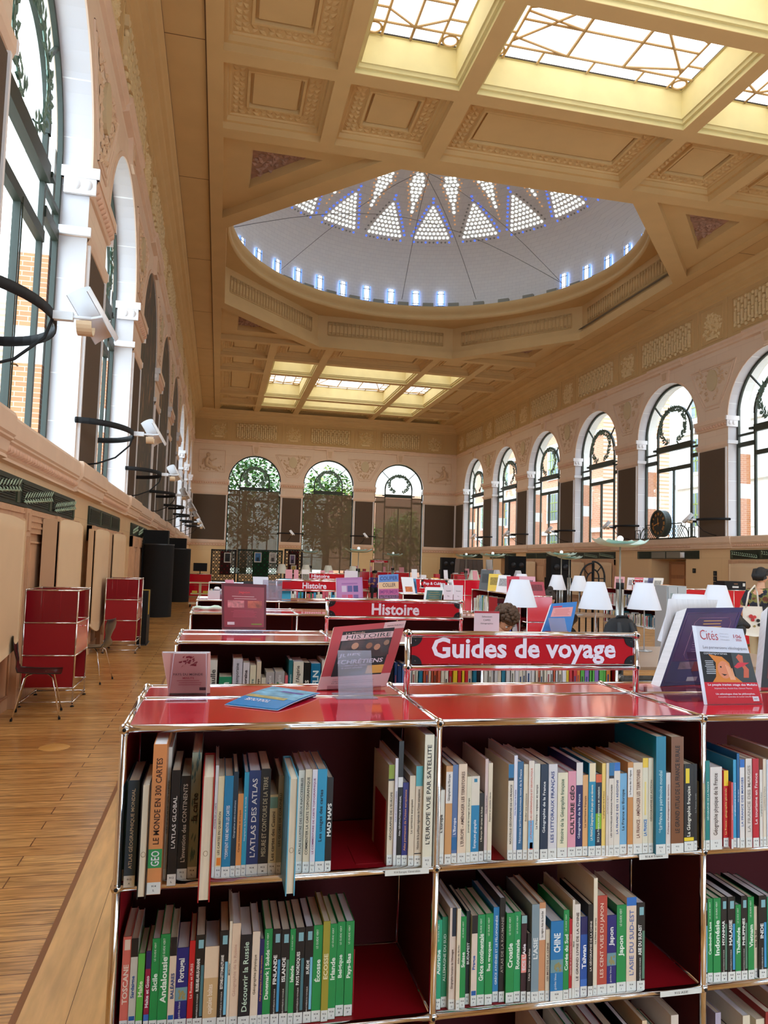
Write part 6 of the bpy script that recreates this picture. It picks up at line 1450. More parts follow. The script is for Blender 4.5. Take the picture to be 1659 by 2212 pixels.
for _ in range(22): mb.leaf(tuple(s.at(rng.uniform(.2, .85), rng.uniform(.3, .62), .001)), (rng.uniform(-.02, .02), 0, rng.uniform(-.01, .01)), (.004, 0, .006), (0, -.0003, 0), M((110, 120, 150), .5))
mb.build('printed_map', s.ob)
s = frame_sheet((.60, 7.4, ZT), (.72, 7.4, ZT), (.72, 7.47, 1.46), (.60, 7.47, 1.46), .02, (40, 160, 190), 'turquoise book lettered Atlas on the fourth row', title=('ATLAS', .6, .8, .2))
mb = MB(); mb.box(-.09, .09, -.05, .05, 0, .002, ACR); mb.box(-.09, -.088, -.05, .05, 0, .19, ACRF); mb.box(.088, .09, -.05, .05, 0, .19, ACRF); mb.box(-.09, .09, .048, .05, 0, .19, ACRF); mb.box(-.09, .09, -.05, -.048, 0, .14, ACRF); mb.build('leaflet_holder', label='clear plastic leaflet holder on the fourth row before the green screen', cat='holder', loc=(.52, 7.20, ZT))
s = frame_sheet((1.33, 11.95, ZT), (1.45, 11.95, ZT), (1.45, 12.0, 1.50), (1.33, 12.0, 1.50), .02, (214, 206, 196), 'book with a pale building photo beside the smallest Histoire sign'); s.rect(.05, .95, 0, .7, M((120, 110, 90), .5, nz=.5, ns=60.), .001)
card(2.03, 2.25, 12.0, ZT+.02, 1.50, 'white notice with a small orange square right of the smallest Histoire sign', (('Clinique du droit', .45, .7, .10), ('Maison d’étudiants', .25, .6, .08)))
# ---------------------------------------------------------------- racks running along the hall
PC = [(226, 220, 208), (226, 212, 186), (232, 230, 226), (196, 60, 60), (214, 206, 190), (226, 190, 80), (60, 110, 130), (230, 226, 220), (228, 220, 200), (160, 150, 140)]
rf = rack('f', 4.1, 3, 11.6, (.35,), ZL[:3], 'red rack end-on right of centre, blue and cream books in its left side', 1, rz=-PI/2)
small_books(rf, .02, .9105, ((.02, .70), (.77, 1.45)), 31, 'in the end-on red rack', [(226, 222, 214), (60, 160, 200), (224, 214, 180), (120, 150, 90), (226, 224, 220)], (.2, .27), (.02, .04))
small_books(rf, .02, .5605, ((.77, 1.45), (1.51, 2.2)), 32, '*low in the end-on red rack', [(226, 222, 214), (200, 50, 50), (60, 90, 170), (230, 226, 220)], (.2, .27), (.02, .04))
m = MB(); m.box(0, .35, -.006, 0, .015, .34, RED); m.box(0, .35, -.006, 0, .36, .69, RED); m.build('end_panel', rf, loc=None); bpy.data.objects['end_panel'].rotation_euler = (0, 0, PI/2); bpy.data.objects['end_panel'].location = (2.245, 0, .56)
# sloping display bins at the near end of that rack
o = empty('display_bin', (3.72, 9.5, 0), 'red display bin of magazines with white label tabs left of the red end panel', 'display'); m = MB()
for z in (.62, .92): m.box(0, .34, 0, .3, z, z+.01, RED); m.box(0, .34, -.005, 0, z, z+.07, RED); m.box(-.005, 0, 0, .3, z-.3, z+.3, REDM)
m.box(.34, .345, 0, .3, .3, 1.2, REDM); m.box(0, .34, .3, .305, 0, 1.2, REDD); m.box(0, .34, 0, .3, .0, .03, REDM); m.build('shell', o); m = MB()
for z in (.655, .955):
    for k in range(3): m.box(.05+.1*k, .10+.1*k, -.007, -.005, z-.008, z+.012, LAB)
m.build('label_tab', o)
for k, (c, t_) in enumerate((((30, 30, 34), 'black and white'), ((230, 210, 40), 'yellow'), ((220, 214, 210), 'white'))): frame_sheet((3.76+.11*k, 9.56, .94), (3.85+.11*k, 9.56, .94), (3.86+.11*k, 9.62, 1.14), (3.77+.11*k, 9.62, 1.14), .01, c, '%s magazine in the upper tray of the red display bin' % t_, name='magazine', cat='magazine')
for k, (c, t_) in enumerate((((200, 50, 60), 'red'), ((60, 70, 170), 'blue'), ((226, 220, 220), 'white'))): frame_sheet((3.76+.11*k, 9.56, .64), (3.85+.11*k, 9.56, .64), (3.86+.11*k, 9.62, .86), (3.77+.11*k, 9.62, .86), .01, c, '%s magazine in the lower tray of the red display bin' % t_, name='magazine', cat='magazine')
rg = rack('g', 8.0, 3, 14.3, (.35,), ZL[:3], 'long red rack with two full book shelves before the stone doorway', 1, rz=-PI/2)
small_books(rg, .02, .9105, ((.02, .72), (.77, 1.46), (1.51, 2.21)), 33, '*on the upper shelf of the rack before the doorway', PC, (.19, .26), (.018, .036))
small_books(rg, .02, .5605, ((.02, .72), (.77, 1.46), (1.51, 2.21)), 34, '*on the lower shelf of the rack before the doorway', PC+[(30, 110, 120), (24, 24, 28)], (.19, .26), (.018, .036))
sign(8.02, 8.34, 13.25, 1.36, 1.46, 1.262, 'Sociologie', 'red sign lettered Sociologie on the rack before the doorway', .26, .05)
def leaning(x, y, w, h, c, label, yaw=0., th=.02, z=ZT, group=None, name='book', cat='book'):
    ca, sa = math.cos(yaw), math.sin(yaw); u = Vector((ca, sa, 0))*w; n_ = Vector((-sa, ca, 0)); v = Vector((0, 0, h*.95))+n_*h*.3; p = Vector((x, y, z))
    s = Sheet(p, p+u, p+u+v, p+v, th, M(c, .35), PAGEW, name=name, cat=cat, label=label, group=group); s.rect(.15, .85, .35, .8, M(tuple(max(0, int(q*.7)) for q in c), .5, nz=.4, ns=60.), .001); return s
for x, y, w, h, c, lb, yw in ((8.05, 14.0, .20, .26, (222, 160, 160), 'pink magazine at the far end of the rack before the doorway', -.7), (8.1, 13.6, .2, .25, (230, 220, 220), 'white and red magazine on the rack before the doorway', -.8), (8.1, 13.3, .2, .26, (226, 130, 140), 'rose magazine left of the Sociologie sign', -.5), (8.1, 13.05, .2, .26, (226, 224, 230), 'white magazine right of the Sociologie sign', -1.), (8.1, 12.9, .2, .26, (70, 60, 110), 'dark blue magazine on the rack before the doorway', -1.1), (8.1, 12.72, .2, .27, (236, 226, 210), 'cream magazine nearest on the rack before the doorway', -1.1),
    (4.12, 11.35, .22, .34, (60, 56, 54), 'dark photo book standing at the far end of the end-on red rack', -.7), (4.12, 10.95, .2, .28, (226, 190, 60), 'yellow and white book on the end-on red rack', -.6), (4.12, 10.6, .2, .27, (230, 224, 224), 'white book with a brown picture on the end-on red rack', -.9), (4.14, 10.2, .22, .26, (200, 40, 60), 'red book on the end-on red rack', -.3), (4.15, 9.75, .22, .27, (220, 160, 170), 'pink striped magazine leaning on the end-on red rack', -.3), (4.17, 9.42, .24, .2, (176, 60, 76), 'dark pink magazine slumped on the near end of the end-on red rack', .15)):
    leaning(x, y, w, h, c, lb, yw)
# metal cabinet with glass doors
o = empty('glass_cabinet', (7.6, 11.45, 0), 'grey metal cabinet with two frosted glass doors right of the long book rack', 'cabinet'); GM = M((176, 182, 184), .35, .3); m = MB(); m.box(-.02, .62, .0, .35, 0, 1.32, GM); m.build('body', o); o.scale = (.6, 1, 1.06)
for k in (0, 1): m = MB(); x = .02+.3*k; m.box(x, x+.28, -.02, 0, .05, 1.30, M((186, 192, 196), .3, .3)); d = m.build('door', o); m = MB(); m.box(x+.06, x+.22, -.026, -.02, .15, 1.2, M((150, 168, 170), .12)); m.build('pane', d)
def red_unit(x, y, w, d, h, label, rz=0., group=None, cols=1, rows=3, open_=(), cat='cabinet'):
    o = empty('red_cabinet', (x, y, 0), label, cat, group, rz=rz); m = MB(); xs = [w*i/cols for i in range(cols+1)]; zs = [.05+(h-.05)*i/rows for i in range(rows+1)]
    for q in xs:
        for r_ in (0, d): m.tube([(q, r_, .0), (q, r_, h)], TR_, CHROME, 6)
    for z in zs:
        for r_ in (0, d): m.tube([(0, r_, z), (w, r_, z)], TR_, CHROME, 6)
        for q in (0, w): m.tube([(q, 0, z), (q, d, z)], TR_, CHROME, 6)
    m.build('tube_frame', o)
    for i in range(cols):
        for j in range(rows):
            m = MB(); m.box(xs[i]+.01, xs[i+1]-.01, -.002, .003, zs[j]+.01, zs[j+1]-.01, RED if (i, j) not in open_ else BLKM); m.build('front_panel', o)
    m = MB(); m.box(.01, w-.01, d-.003, d, .06, h-.01, REDM); m.box(0, .003, .01, d-.01, .06, h-.01, REDM); m.box(w-.003, w, .01, d-.01, .06, h-.01, REDM); m.build('side_panel', o)
    m = MB(); m.box(.01, w-.01, .01, d-.01, h-.004, h+.004, RED); m.build('top_panel', o); return o
red_unit(4.9, 18.6, 2.2, .4, 1.26, 'wide red cabinet behind the small table lamp, left of the end-on rack', cols=3)
red_unit(9.6, 29.5, 2.3, .4, 1.26, 'far red cabinet before the grey covered stack, right of centre', cols=3)
red_unit(5.6, 33.0, 3.0, .4, 1.22, 'low red cabinet under the far hanging sign', cols=4)
red_unit(1.7, 19.5, 1.5, .4, 1.15, 'red cabinet behind the smallest Histoire sign, among cream lampshades', cols=2)
red_unit(9.9, 14.6, .75, .4, 1.26, 'red cabinet just right of the grey glass cabinet', cols=1)
red_unit(10.7, 14.7, 1.5, .45, 1.26, 'red cabinet with open dark compartments and a black box on top, by the person', cols=2, open_=((1, 1),))
red_unit(9.6, 11.3, 1.5, .4, .72, 'low red cabinet behind the person with the tote bag', cols=2, rows=2)
m = MB(); m.box(0, .55, 0, .3, 0, .2, BLKM); m.box(.2, .36, -.004, 0, .05, .09, LAB); m.box(.24, .34, -.004, 0, .13, .15, M((150, 110, 80), .5)); m.box(.47, .53, -.004, 0, .09, .16, LAB); m.build('storage_box', label='black box with white labels on the red cabinet before the beige drape', cat='box', loc=(11.25, 14.75, 1.265))
m = MB(); m.box(0, .5, 0, .26, 0, .02, M((180, 60, 60), .5)); m.lathe([(.12, .02), (.16, .06), (.10, .11), (.001, .12)], (.25, .13, 0), M((216, 150, 110), .6), 10, 1.4, .8); m.build('book_pile', label='orange item on a small red pile at the near end of the long rack', cat='pile', loc=(8.05, 12.62, 1.281), rot=(0, 0, -PI/2))
m = MB(); m.box(0, .3, 0, .2, 0, .02, RED); m.build('ledge_tray', label='small red tray under the orange item', cat='tray', loc=(8.07, 12.3, 1.260))
# reading tables, chairs and lamps
SHADE = M((232, 232, 240), .6); SHADEC = M((226, 222, 206), .6); TABLEM = M((52, 40, 36), .3); TABT = M((160, 130, 104), .3)
def table_lamp(x, y, label, warm=False, group='white shaded table lamps on the reading tables', z=.74):
    o = empty('table_lamp', (x, y, z), label, 'lamp', group); m = MB(); m.lathe([(.001, 0), (.09, 0), (.09, .012), (.012, .02), (.008, .03)], (0, 0, 0), M((190, 192, 196), .3, .8), 20); m.build('base', o)
    m = MB(); m.tube([(0, 0, .01), (0, 0, .70)], .007, M((206, 206, 208), .3, .6), 8); m.build('pole', o)
    S_ = SHADEC if warm else SHADE; m = MB(); m.lathe([(.188, .47), (.098, .765), (.095, .768), (.185, .468), (.188, .47)], (0, 0, 0), S_, 32); m.lathe([(.097, .765), (.001, .766)], (0, 0, 0), S_, 24); m.build('lamp_shade', o); return o
def table(x0, x1, y0, y1, label, z=.74):
    o = empty('reading_table', ((x0+x1)/2, (y0+y1)/2, 0), label, 'table'); a, b, c, d = x0-(x0+x1)/2, x1-(x0+x1)/2, y0-(y0+y1)/2, y1-(y0+y1)/2; m = MB(); m.box(a, b, c, d, z-.03, z, TABT); m.build('tabletop', o)
    for x in (a+.06, b-.06):
        for y in (c+.06, d-.06): m = MB(); m.tube([(x, y, 0), (x, y, z-.03)], .02, CHROME, 8); m.build('leg', o)
    return o
def shell_chair(x, y, rz, label, group=None):
    o = empty('shell_chair', (x, y, 0), label, 'chair', group, rz=rz); BK = M((22, 18, 18), .3, coat=.3); m = MB(); N = 12; prof = []
    for j in range(N+1):   # seat to backrest centre line (y forward = -)
        t = j/N
        if t < .5: q = t/.5; prof.append((-.21+.40*q, .455-.012*math.sin(q*PI)-.02*(1-q)*(1-q), .205+.02*math.sin(q*PI)))
        else: q = (t-.5)/.5; prof.append((.19+.075*math.sin(q*1.3), .455+.36*q, (.205-.10*math.sin(min(1, q*2.4)*PI))*(1 if q < .42 else 1)+(0 if q < .42 else -.0)))
    wd = [(.20 if j <= 6 else (.17, .10, .13, .19, .20, .16)[j-7]) for j in range(N+1)]; vs = []; K = 9
    for j, (y_, z_, _) in enumerate(prof):
        for i in range(K):
            u = i/(K-1)*2-1; vs.append((wd[j]*u, y_-.02*u*u*(1 if j > 7 else 0), z_+.018*u*u*(1 if j <= 6 else 0)))
    V = vs+[(a, b+.004, c-.010) for a, b, c in vs]; n_ = len(vs); fs = []
    for j in range(N):
        for i in range(K-1): a = j*K+i; fs += [(a, a+1, a+K+1, a+K), (n_+a, n_+a+K, n_+a+K+1, n_+a+1)]
        for i in (0, K-1): a = j*K+i; fs.append((a, a+K, n_+a+K, n_+a))
    for i in range(K-1):
        for j in (0, N): a = j*K+i; fs.append((a, a+1, n_+a+1, n_+a))
    m.add(V, fs, BK, True); m.build('seat_shell', o)
    for sx in (-1, 1):
        for sy in (-1, 1):
            m = MB(); m.tube([(sx*.04, sy*.05, .432), (sx*.12, sy*.10, .425), (sx*.15, sy*.13, .40), (sx*.225, sy*.215, .012)], .0075, CHROME, 8); l = m.build('leg', o); m = MB(); m.tube([(sx*.224, sy*.214, .025), (sx*.227, sy*.217, 0)], .012, BLKM, 8); m.build('foot_cap', l)
    return o
shell_chair(-1.72, 8.17, PI/2+.15, 'black moulded chair with chrome legs in front of the nearest red carrel')
shell_chair(-1.56, 10.3, -PI/2-.2, 'black moulded chair half hidden behind the nearest red carrel')
table(2.95, 6.0, 6.35, 8.05, 'long reading table carrying the row of four large white lamps')
table(2.45, 5.2, 3.75, 4.55, 'nearest reading table, right behind the leaning violet book')
table(5.0, 7.8, 13.2, 14.2, 'reading table farther back beside the long book rack')
table(5.6, 8.4, 20.4, 21.4, 'far reading table left of the tall glass uplighter'); table(1.5, 4.8, 23.4, 24.4, 'far reading table before the middle end window'); table(9.2, 11.6, 25.4, 26.4, 'far reading table near the black iron arch')
for x, y, nm, wm in ((3.29, 7.72, 'leftmost of the four large white lamps', 0), (4.11, 7.54, 'second from the left of the four large white lamps', 0), (4.75, 7.6, 'third from the left of the four large white lamps', 0), (5.55, 7.41, 'rightmost of the four large white lamps, beside the person with the tote bag', 0), (2.91, 4.15, 'nearest white lamp, showing just above the violet book', 0),
    (6.72, 13.9, 'white lamp above the face of the person with the bun', 0), (6.95, 13.4, 'white lamp left of the black iron arch', 0), (5.95, 13.9, 'white lamp behind the pink magazines of the end-on rack', 0), (7.43, 20.9, 'small cream lamp before the wide red cabinet', 1), (7.9, 20.8, 'small cream lamp behind the dark photo book', 1),
    (10.1, 25.9, 'small white lamp at the foot of a far uplighter', 0), (10.9, 25.8, 'small white lamp partly behind the black iron arch', 0), (2.0, 23.9, 'cream lamp left of the middle end window base', 1), (2.75, 23.7, 'second cream lamp of the far left table', 1), (3.5, 23.9, 'third cream lamp of the far left table', 1), (4.3, 23.8, 'rightmost cream lamp of the far left table', 1)):
    table_lamp(x, y, nm, wm, z=.74)
for x, y, rz, nm in ((4.3, 5.95, PI, 'black chair before the second large lamp'), (5.3, 5.95, PI, 'black chair under the fourth large lamp'), (4.7, 8.6, 0, 'black chair on the far side of the large lamp table'), (3.3, 5.1, 0, 'black chair behind the nearest reading table'), (6.3, 12.8, PI, 'black chair at the table beside the long book rack')):
    shell_chair(x, y, rz, nm, 'black chairs at the reading tables')
# torchères
MINT = glassmat('mint_glass', (222, 244, 236), .1, .82)
def uplighter(x, y, label, h=2.03, w=.42, rz=0.):
    o = empty('uplighter', (x, y, 0), label, 'floor lamp', 'glass uplighters on tall poles', rz=rz); m = MB(); m.lathe([(.001, 0), (.16, 0), (.16, .02), (.03, .04), (.03, .06)], (0, 0, 0), M((130, 130, 128), .35, .7), 20); m.build('base', o)
    m = MB(); m.tube([(0, 0, .04), (0, 0, h)], .013, M((176, 178, 172), .3, .7), 8); m.build('pole', o); m = MB()
    for q in range(4): a = q*PI/2+.4; m.tube([(.05*math.cos(a), .05*math.sin(a), .05), (.05*math.cos(a), .05*math.sin(a), 1.45)], .022, M((170, 168, 164), .25, .8), 10); m.tube([(.05*math.cos(a), .05*math.sin(a), 1.35), (.05*math.cos(a), .05*math.sin(a), 1.45)], .0225, BLKM, 10)
    m.build('tube_cluster', o)
    for nm_, sc, zz in (('glass_bowl', 1., 0.), ('inner_glass', .6, .055)):
        m = MB(); N = 14; vs = []; d = .16*sc+.04
        for j in (-1, 1):
            for i in range(N+1):
                t = -1+2*i/N; vs.append((w*sc*math.copysign(abs(t)**.8, t), d*j*(1-.35*abs(t)**3), h-.0+zz+(.10 if sc == 1 else .03)*abs(t)**3.2))
        rw = N+1; mid = [(w*sc*math.copysign(abs(-1+2*i/N)**.8, -1+2*i/N), 0, h-.03+zz+(.10 if sc == 1 else .03)*abs(-1+2*i/N)**3.2) for i in range(N+1)]
        vs = vs[:rw]+mid+vs[rw:]; V = vs+[(a, b, c+.008) for a, b, c in vs]; n_ = len(vs); fs = []
        for j in range(2):
            for i in range(N): a = j*rw+i; fs += [(a, a+1, a+rw+1, a+rw), (n_+a, n_+a+rw, n_+a+rw+1, n_+a+1)]
        m.add(V, fs, MINT, True); m.build(nm_, o)
    m = MB(); m.ball((0, 0, h+.10), .05, M((240, 240, 238), .4, emit=.3), 12); m.build('bulb', o)
    return o
uplighter(6.08, 10.4, 'largest mint glass uplighter, its bowl below the clock')
for x, y, nm in ((9.5, 19.4, 'mint glass uplighter just left of the black loudspeaker'), (11.1, 22.1, 'flat mint glass uplighter above the black iron arch'), (8.7, 22.7, 'mint glass uplighter before the grey covered stack'), (9.1, 26.5, 'small uplighter behind the grey covered stack lamp'), (4.13, 22.0, 'mint glass uplighter before the right side of the middle end window'), (3.6, 29.5, 'small uplighter left in the middle end window'), (7.1, 30, 'small uplighter before the right end window')):
    uplighter(x, y, nm, 1.96 if y > 21 else 2.0)
# black iron arch, standing like a closed book of two half arches
o = empty('iron_arch', (8.65, 16.0, 0), 'black iron arch of two half-round glazed wings behind the big white lamps', 'arch')
for a_, sc, rr in ((0., 1., .30), (PI+.0, .85, .34)):
    m = MB(); zc = 1.45 if a_ == 0 else 1.36; u = Vector((math.cos(a_), math.sin(a_), 0)); P = lambda r, t: u*(r*math.cos(t))+Vector((0, 0, zc+r*1.25*math.sin(t)))
    m.tube([u*.0+Vector((0, 0, 0)), Vector((0, 0, zc+rr*1.3))], .03, BLKM, 6); m.tube([u*.05, u*(rr+.1)], .02, BLKM, 6); m.tube([P(rr, t*PI/20) for t in range(11)][::-1]+[]+[], .022, BLKM, 6); m.tube([u*rr+Vector((0, 0, zc)), u*rr+Vector((0, 0, .1))], .022, BLKM, 6)
    m.tube([P(rr*.5, t*PI/20) for t in range(11)], .018, BLKM, 6); m.tube([u*rr*.5+Vector((0, 0, zc)), u*rr*.5+Vector((0, 0, .1))], .018, BLKM, 6); m.tube([P(rr*.5, PI/4), P(rr, PI/4)], .015, BLKM, 5); m.tube([u*.0+Vector((0, 0, zc-.02)), u*rr+Vector((0, 0, zc-.02))], .012, BLKM, 5)
    m.build('arch_wing', o)
# ---------------------------------------------------------------- left aisle: carrels, booths, trolley
PERFR = M((150, 14, 34), .3, alpha=.72)
def carrel(x, y, w, d, label):
    o = empty('study_carrel', (x, y, 0), label, 'carrel', None); zz = [.21, .555, .905, 1.255]; zz = [z-.01 for z in zz]; m = MB()
    for a in (0, w):
        for b in (0, d):
            m = MB(); m.tube([(a, b, .03), (a, b, zz[3])], TR_, CHROME, 8); m.build('upright', o); f = MB(); f.tube([(a, b, 0), (a, b, .012)], .02, BLKM, 8); f.tube([(a, b, .01), (a, b, .035)], .006, CHROME, 6); f.build('foot', o)
            
            for z in zz+[.05]: m = MB(); m.ball((a, b, z), BR_, CHROME, 8); m.build('ball_joint', o)
    m = MB()
    for z in zz[:1]+[.05]+zz[1:]:
        m.tube([(0, 0, z), (w, 0, z)], TR_, CHROME, 6); m.tube([(0, d, z), (w, d, z)], TR_, CHROME, 6); m.tube([(0, 0, z), (0, d, z)], TR_, CHROME, 6); m.tube([(w, 0, z), (w, d, z)], TR_, CHROME, 6)
    m.build('rail', o)
    for i in range(3):
        mt = PERFR if i == 2 else REDM
        for b in (0, d):
            m = MB(); m.box(.01, w-.01, b-.002, b+.002, zz[i]+.01, zz[i+1]-.01, mt); 
            if i == 2:
                for k in range(1, 3): m.tube([(w*k/3, b, zz[2]), (w*k/3, b, zz[3])], .004, REDM, 5)
            m.build('side_panel', o)
        m = MB(); m.box(-.002, .002, .01, d-.01, zz[i]+.01, zz[i+1]-.01, mt); m.build('back_panel', o)
    m = MB(); m.box(w-.002, w+.003, .01, d-.01, zz[1]+.01, zz[2]-.01, RED); fr = m.build('drop_front', o); m = MB(); m.tube([(w, d*.5, zz[2]-.06), (w+.03, d*.5, zz[2]-.06)], .006, CHROME, 8); m.ball((w+.03, d*.5, zz[2]-.06), .012, CHROME, 8); m.build('knob', fr)
    m = MB(); m.box(.01, w-.01, .01, d-.01, zz[2]-.004, zz[2]+.004, RED); m.box(.01, w*.6, .01, d-.01, zz[2]+.16, zz[2]+.166, RED); m.build('desk_panel', o); return o
carrel(-2.0, 8.62, .53, .73, 'nearest red study carrel with perforated upper panels against the left wall')
carrel(-1.82, 13.2, .52, .73, 'second red study carrel from the camera, before the black booth')
for x, y, nm in ((-1.75, 31.0, 'far red carrel right of the black booths, its panels in shadow'), (-1.9, 34.0, 'farthest red carrel by the left end of the hall')): carrel(x, y, .5, .73, nm)
BLKC = M((7, 7, 9), .85)
def booth(x, y, r, h, label, box=None):
    o = empty('curved_booth', (x, y, 0), label, 'booth'); m = MB(); m.lathe([(r, 0), (r, h)], (0, 0, 0), BLKC, 28); m.lathe([(r, h), (r-.03, h), (r-.03, .02)], (0, 0, 0), BLKC, 28); m.lathe([(r+.006, h-.03), (r+.006, h)], (0, 0, 0), M((60, 60, 62), .3), 28); m.build('curved_wall', o)
    m = MB(); m.box(-r*1.1, r*.55, r*.2, r*1.6, h-.3, h+.38, BLKC); m.box(-r*1.1, -r*1.0, -r*.2, r*1.4, 0, h+.1, BLKC); m.build('head_box', o); return o
booth(-1.60, 21.2, .40, 1.98, 'nearest tall black curved booth on the left aisle'); booth(-1.42, 28.3, .42, 1.95, 'second tall black curved booth, behind the nearest one')
m = MB(); m.box(0, .18, 0, .6, .02, 1.0, BLKM); m.box(.18, .185, .2, .32, .55, 1.0, M((206, 170, 50), .5)); m.box(0, .185, .2, .32, 1.0, 1.01, M((206, 170, 50), .5)); m.box(-.02, .2, -.02, .62, 0, .02, M((40, 40, 44), .5)); m.tube([(.03, .5, 1.0), (.03, .5, 1.18)], .02, M((160, 160, 156), .4), 8); m.build('equipment_case', label='black case with a yellow strap standing between the second carrel and the booth', cat='case', loc=(-1.42, 14.35, 0))
o = empty('book_trolley', (-.55, 25.5, 0), 'cream metal trolley with yellow tags in the far left aisle', 'trolley'); CR_ = M((222, 200, 158), .4); m = MB(); m.box(-.35, .35, -.2, .2, .78, .82, CR_); m.box(-.3, .3, -.18, .18, .42, .45, CR_); m.box(-.35, .35, -.25, .25, .10, .14, CR_); m.build('tray', o); m = MB(); m.box(-.04, .04, -.04, .04, .12, .8, CR_); m.build('column', o)
for x in (-.3, .3):
    for y in (-.2, .2): m = MB(); m.lathe([(.001, -.02), (.045, -.02), (.045, .02), (.001, .02)], (0, 0, 0), BLKM, 12); w_ = m.build('wheel', o, loc=(x, y, .047), rot=(0, PI/2, 0))
m = MB(); m.box(-.25, -.08, -.19, -.18, .46, .54, M((214, 190, 60), .5)); m.box(.1, .27, -.19, -.18, .46, .54, M((214, 190, 60), .5)); m.build('yellow_tag', o)
o = empty('monitor', (-.72, 31.8, .95), 'black computer screen on a red desk at the far left', 'monitor'); m = MB(); m.box(-.28, .28, -.02, .02, .12, .46, BLKM); m.build('screen', o); m = MB(); m.box(-.02, .02, -.01, .03, 0, .15, BLKM); m.box(-.12, .12, -.08, .08, 0, .015, BLKM); m.build('stand', o)
red_unit(-1.2, 31.6, .95, .5, .95, 'red desk unit under the black computer screen', rows=2)
# lattice screens with pictures near the end wall
def screen(x0, x1, y, h, yaw, label, col, fill_=None):
    o = empty('lattice_screen', (x0, y, 0), label, 'screen', None, rz=yaw); w = x1-x0; m = MB(); C = M(col, .6)
    for a, b in ((0, .07), (w-.07, w)): m.box(a, b, -.02, .02, 0, h, C)
    m.box(0, w, -.02, .02, h-.07, h, C); m.box(0, w, -.02, .02, 0, .5, C); m.build('border', o); m = MB(); st = .155
    nx = int(w/st); nz_ = int((h-.55)/st)
    for i in range(nx):
        for j in range(nz_):
            cx, cz_ = .07+(i+.5)*(w-.14)/nx, .5+(j+.5)*(h-.57)/nz_; r = st*.5
            m.tube([(cx+r*math.cos(q*PI/4+PI/8), 0, cz_+r*math.sin(q*PI/4+PI/8)) for q in range(8)], .017, C, 4, closed=True)
            if (i+j) % 2 == 0: m.tube([(cx-r, 0, cz_), (cx+r, 0, cz_)], .012, C, 4); m.tube([(cx, 0, cz_-r), (cx, 0, cz_+r)], .012, C, 4)
    m.build('lattice', o)
    if fill_: m = MB(); m.box(fill_[0], fill_[1], .02, .03, fill_[2], h-.08, M(fill_[3], .8)); m.build('cloth_backing', o)
    return o
screen(-.37, .88, 38.2, 2.08, .0, 'dark lattice folding screen with a black and white picture, leftmost of three', (30, 24, 18), (.45, .98, .8, (110, 20, 26)))
screen(.95, 3.2, 38.0, 2.12, .0, 'green backed lattice folding screen with two pictures, middle of three', (26, 44, 30), (.75, 1.55, .6, (20, 96, 56)))
screen(3.3, 4.25, 38.2, 2.2, .0, 'dark lattice folding screen with two pictures, rightmost of three', (36, 22, 16), (.2, .75, .8, (110, 30, 24)))
for x, z, w, h, c, nm in ((.45, 1.42, .34, .5, (40, 38, 40), 'dark picture hanging on the left lattice screen'), (1.95, 1.48, .36, .5, (70, 130, 190), 'picture with blue sky hanging on the green lattice screen'), (2.7, 1.48, .36, .5, (190, 190, 186), 'black and white building picture on the green lattice screen'), (3.72, 1.42, .28, .5, (120, 96, 140), 'mauve picture on the right lattice screen'), (3.8, .92, .28, .46, (214, 186, 90), 'yellow landscape picture low on the right lattice screen')):
    m = MB(); m.box(-w/2, w/2, -.012, 0, 0, h, LAB); o = m.build('framed_picture', label=nm, cat='picture', loc=(x, 37.979 if 1 < x < 3.2 else 38.179, z)); m = MB(); m.box(-w/2+.04, w/2-.04, -.016, -.012, .05, h-.04, M(c, .5, nz=.5, ns=14.)); m.box(-w*.2, w*.2, -.018, -.016, .06, h*.5, M(tuple(int(v*.4) for v in c), .6)); m.build('print', o)
# loudspeakers, covered stack, far sign
def speaker_stack(x, y, w, h, label, rz=0.):
    o = empty('loudspeaker', (x, y, 0), label, 'loudspeaker', None, rz=rz); m = MB(); m.box(0, w, 0, .5, 0, h*.6, BLKC); m.build('lower_box', o); m = MB(); m.box(.05, w-.05, .02, .48, h*.6, h, BLKC); m.build('upper_box', o)
    for k in (.3, .7): m = MB(); m.tube([(w*k, -.0, h*.8), (w*k, -.02, h*.8)], w*.13, M((40, 40, 44), .4), 14); m.build('cone', o)
speaker_stack(15.4, 50.2, 1.15, 2.15, 'black loudspeaker stack in the far right corner'); speaker_stack(13.4, 33.0, 1.0, 2.15, 'black loudspeaker beside the far doorway of the right wall'); speaker_stack(12.75, 27.0, .95, 2.1, 'black loudspeaker behind the pair of uplighters')
o = MB(); o.prism([(0, 0), (1.5, 0), (1.5, .8), (0, .8)], lambda u, v, q: (u+(q-1)*.06*(1 if u < .5 else -1), v, q), 0, 2.0, M((110, 98, 92), .9, nz=.15, ns=2.)); 
for k in range(6): o.tube([(.1+.25*k, -.01, 2.0), (.15+.25*k, -.03, .8), (.05+.27*k, -.02, .0)], [.01, .04, .05], M((104, 92, 86), .9), 6)
o.build('covered_stack', label='grey cloth covered stack before the far right wall', cat='stack', loc=(13.3, 40.0, 0))
m = MB(); m.box(0, .1, 0, .8, 0, 2.0, M((230, 230, 232), .6)); m.build('white_board', label='narrow white board right of the grey covered stack', cat='board', loc=(15.0, 39.4, 0))
sign(6.13, 6.9, 30.0, 1.645, 1.745, 0.0, 'Nouveautés', 'small far red sign on thin posts before the right end window', .42, .05)
sign(2.62, 3.0, 9.45, 1.33, 1.45, 1.262, 'Pop & Culture', 'small red sign among booklets, above the right end of the largest Histoire sign', .30, .05)
rk = rack('k', 2.35, 1, 9.3, (.35,), ZL[:3], 'short red rack carrying the small Pop and Culture sign', 1)
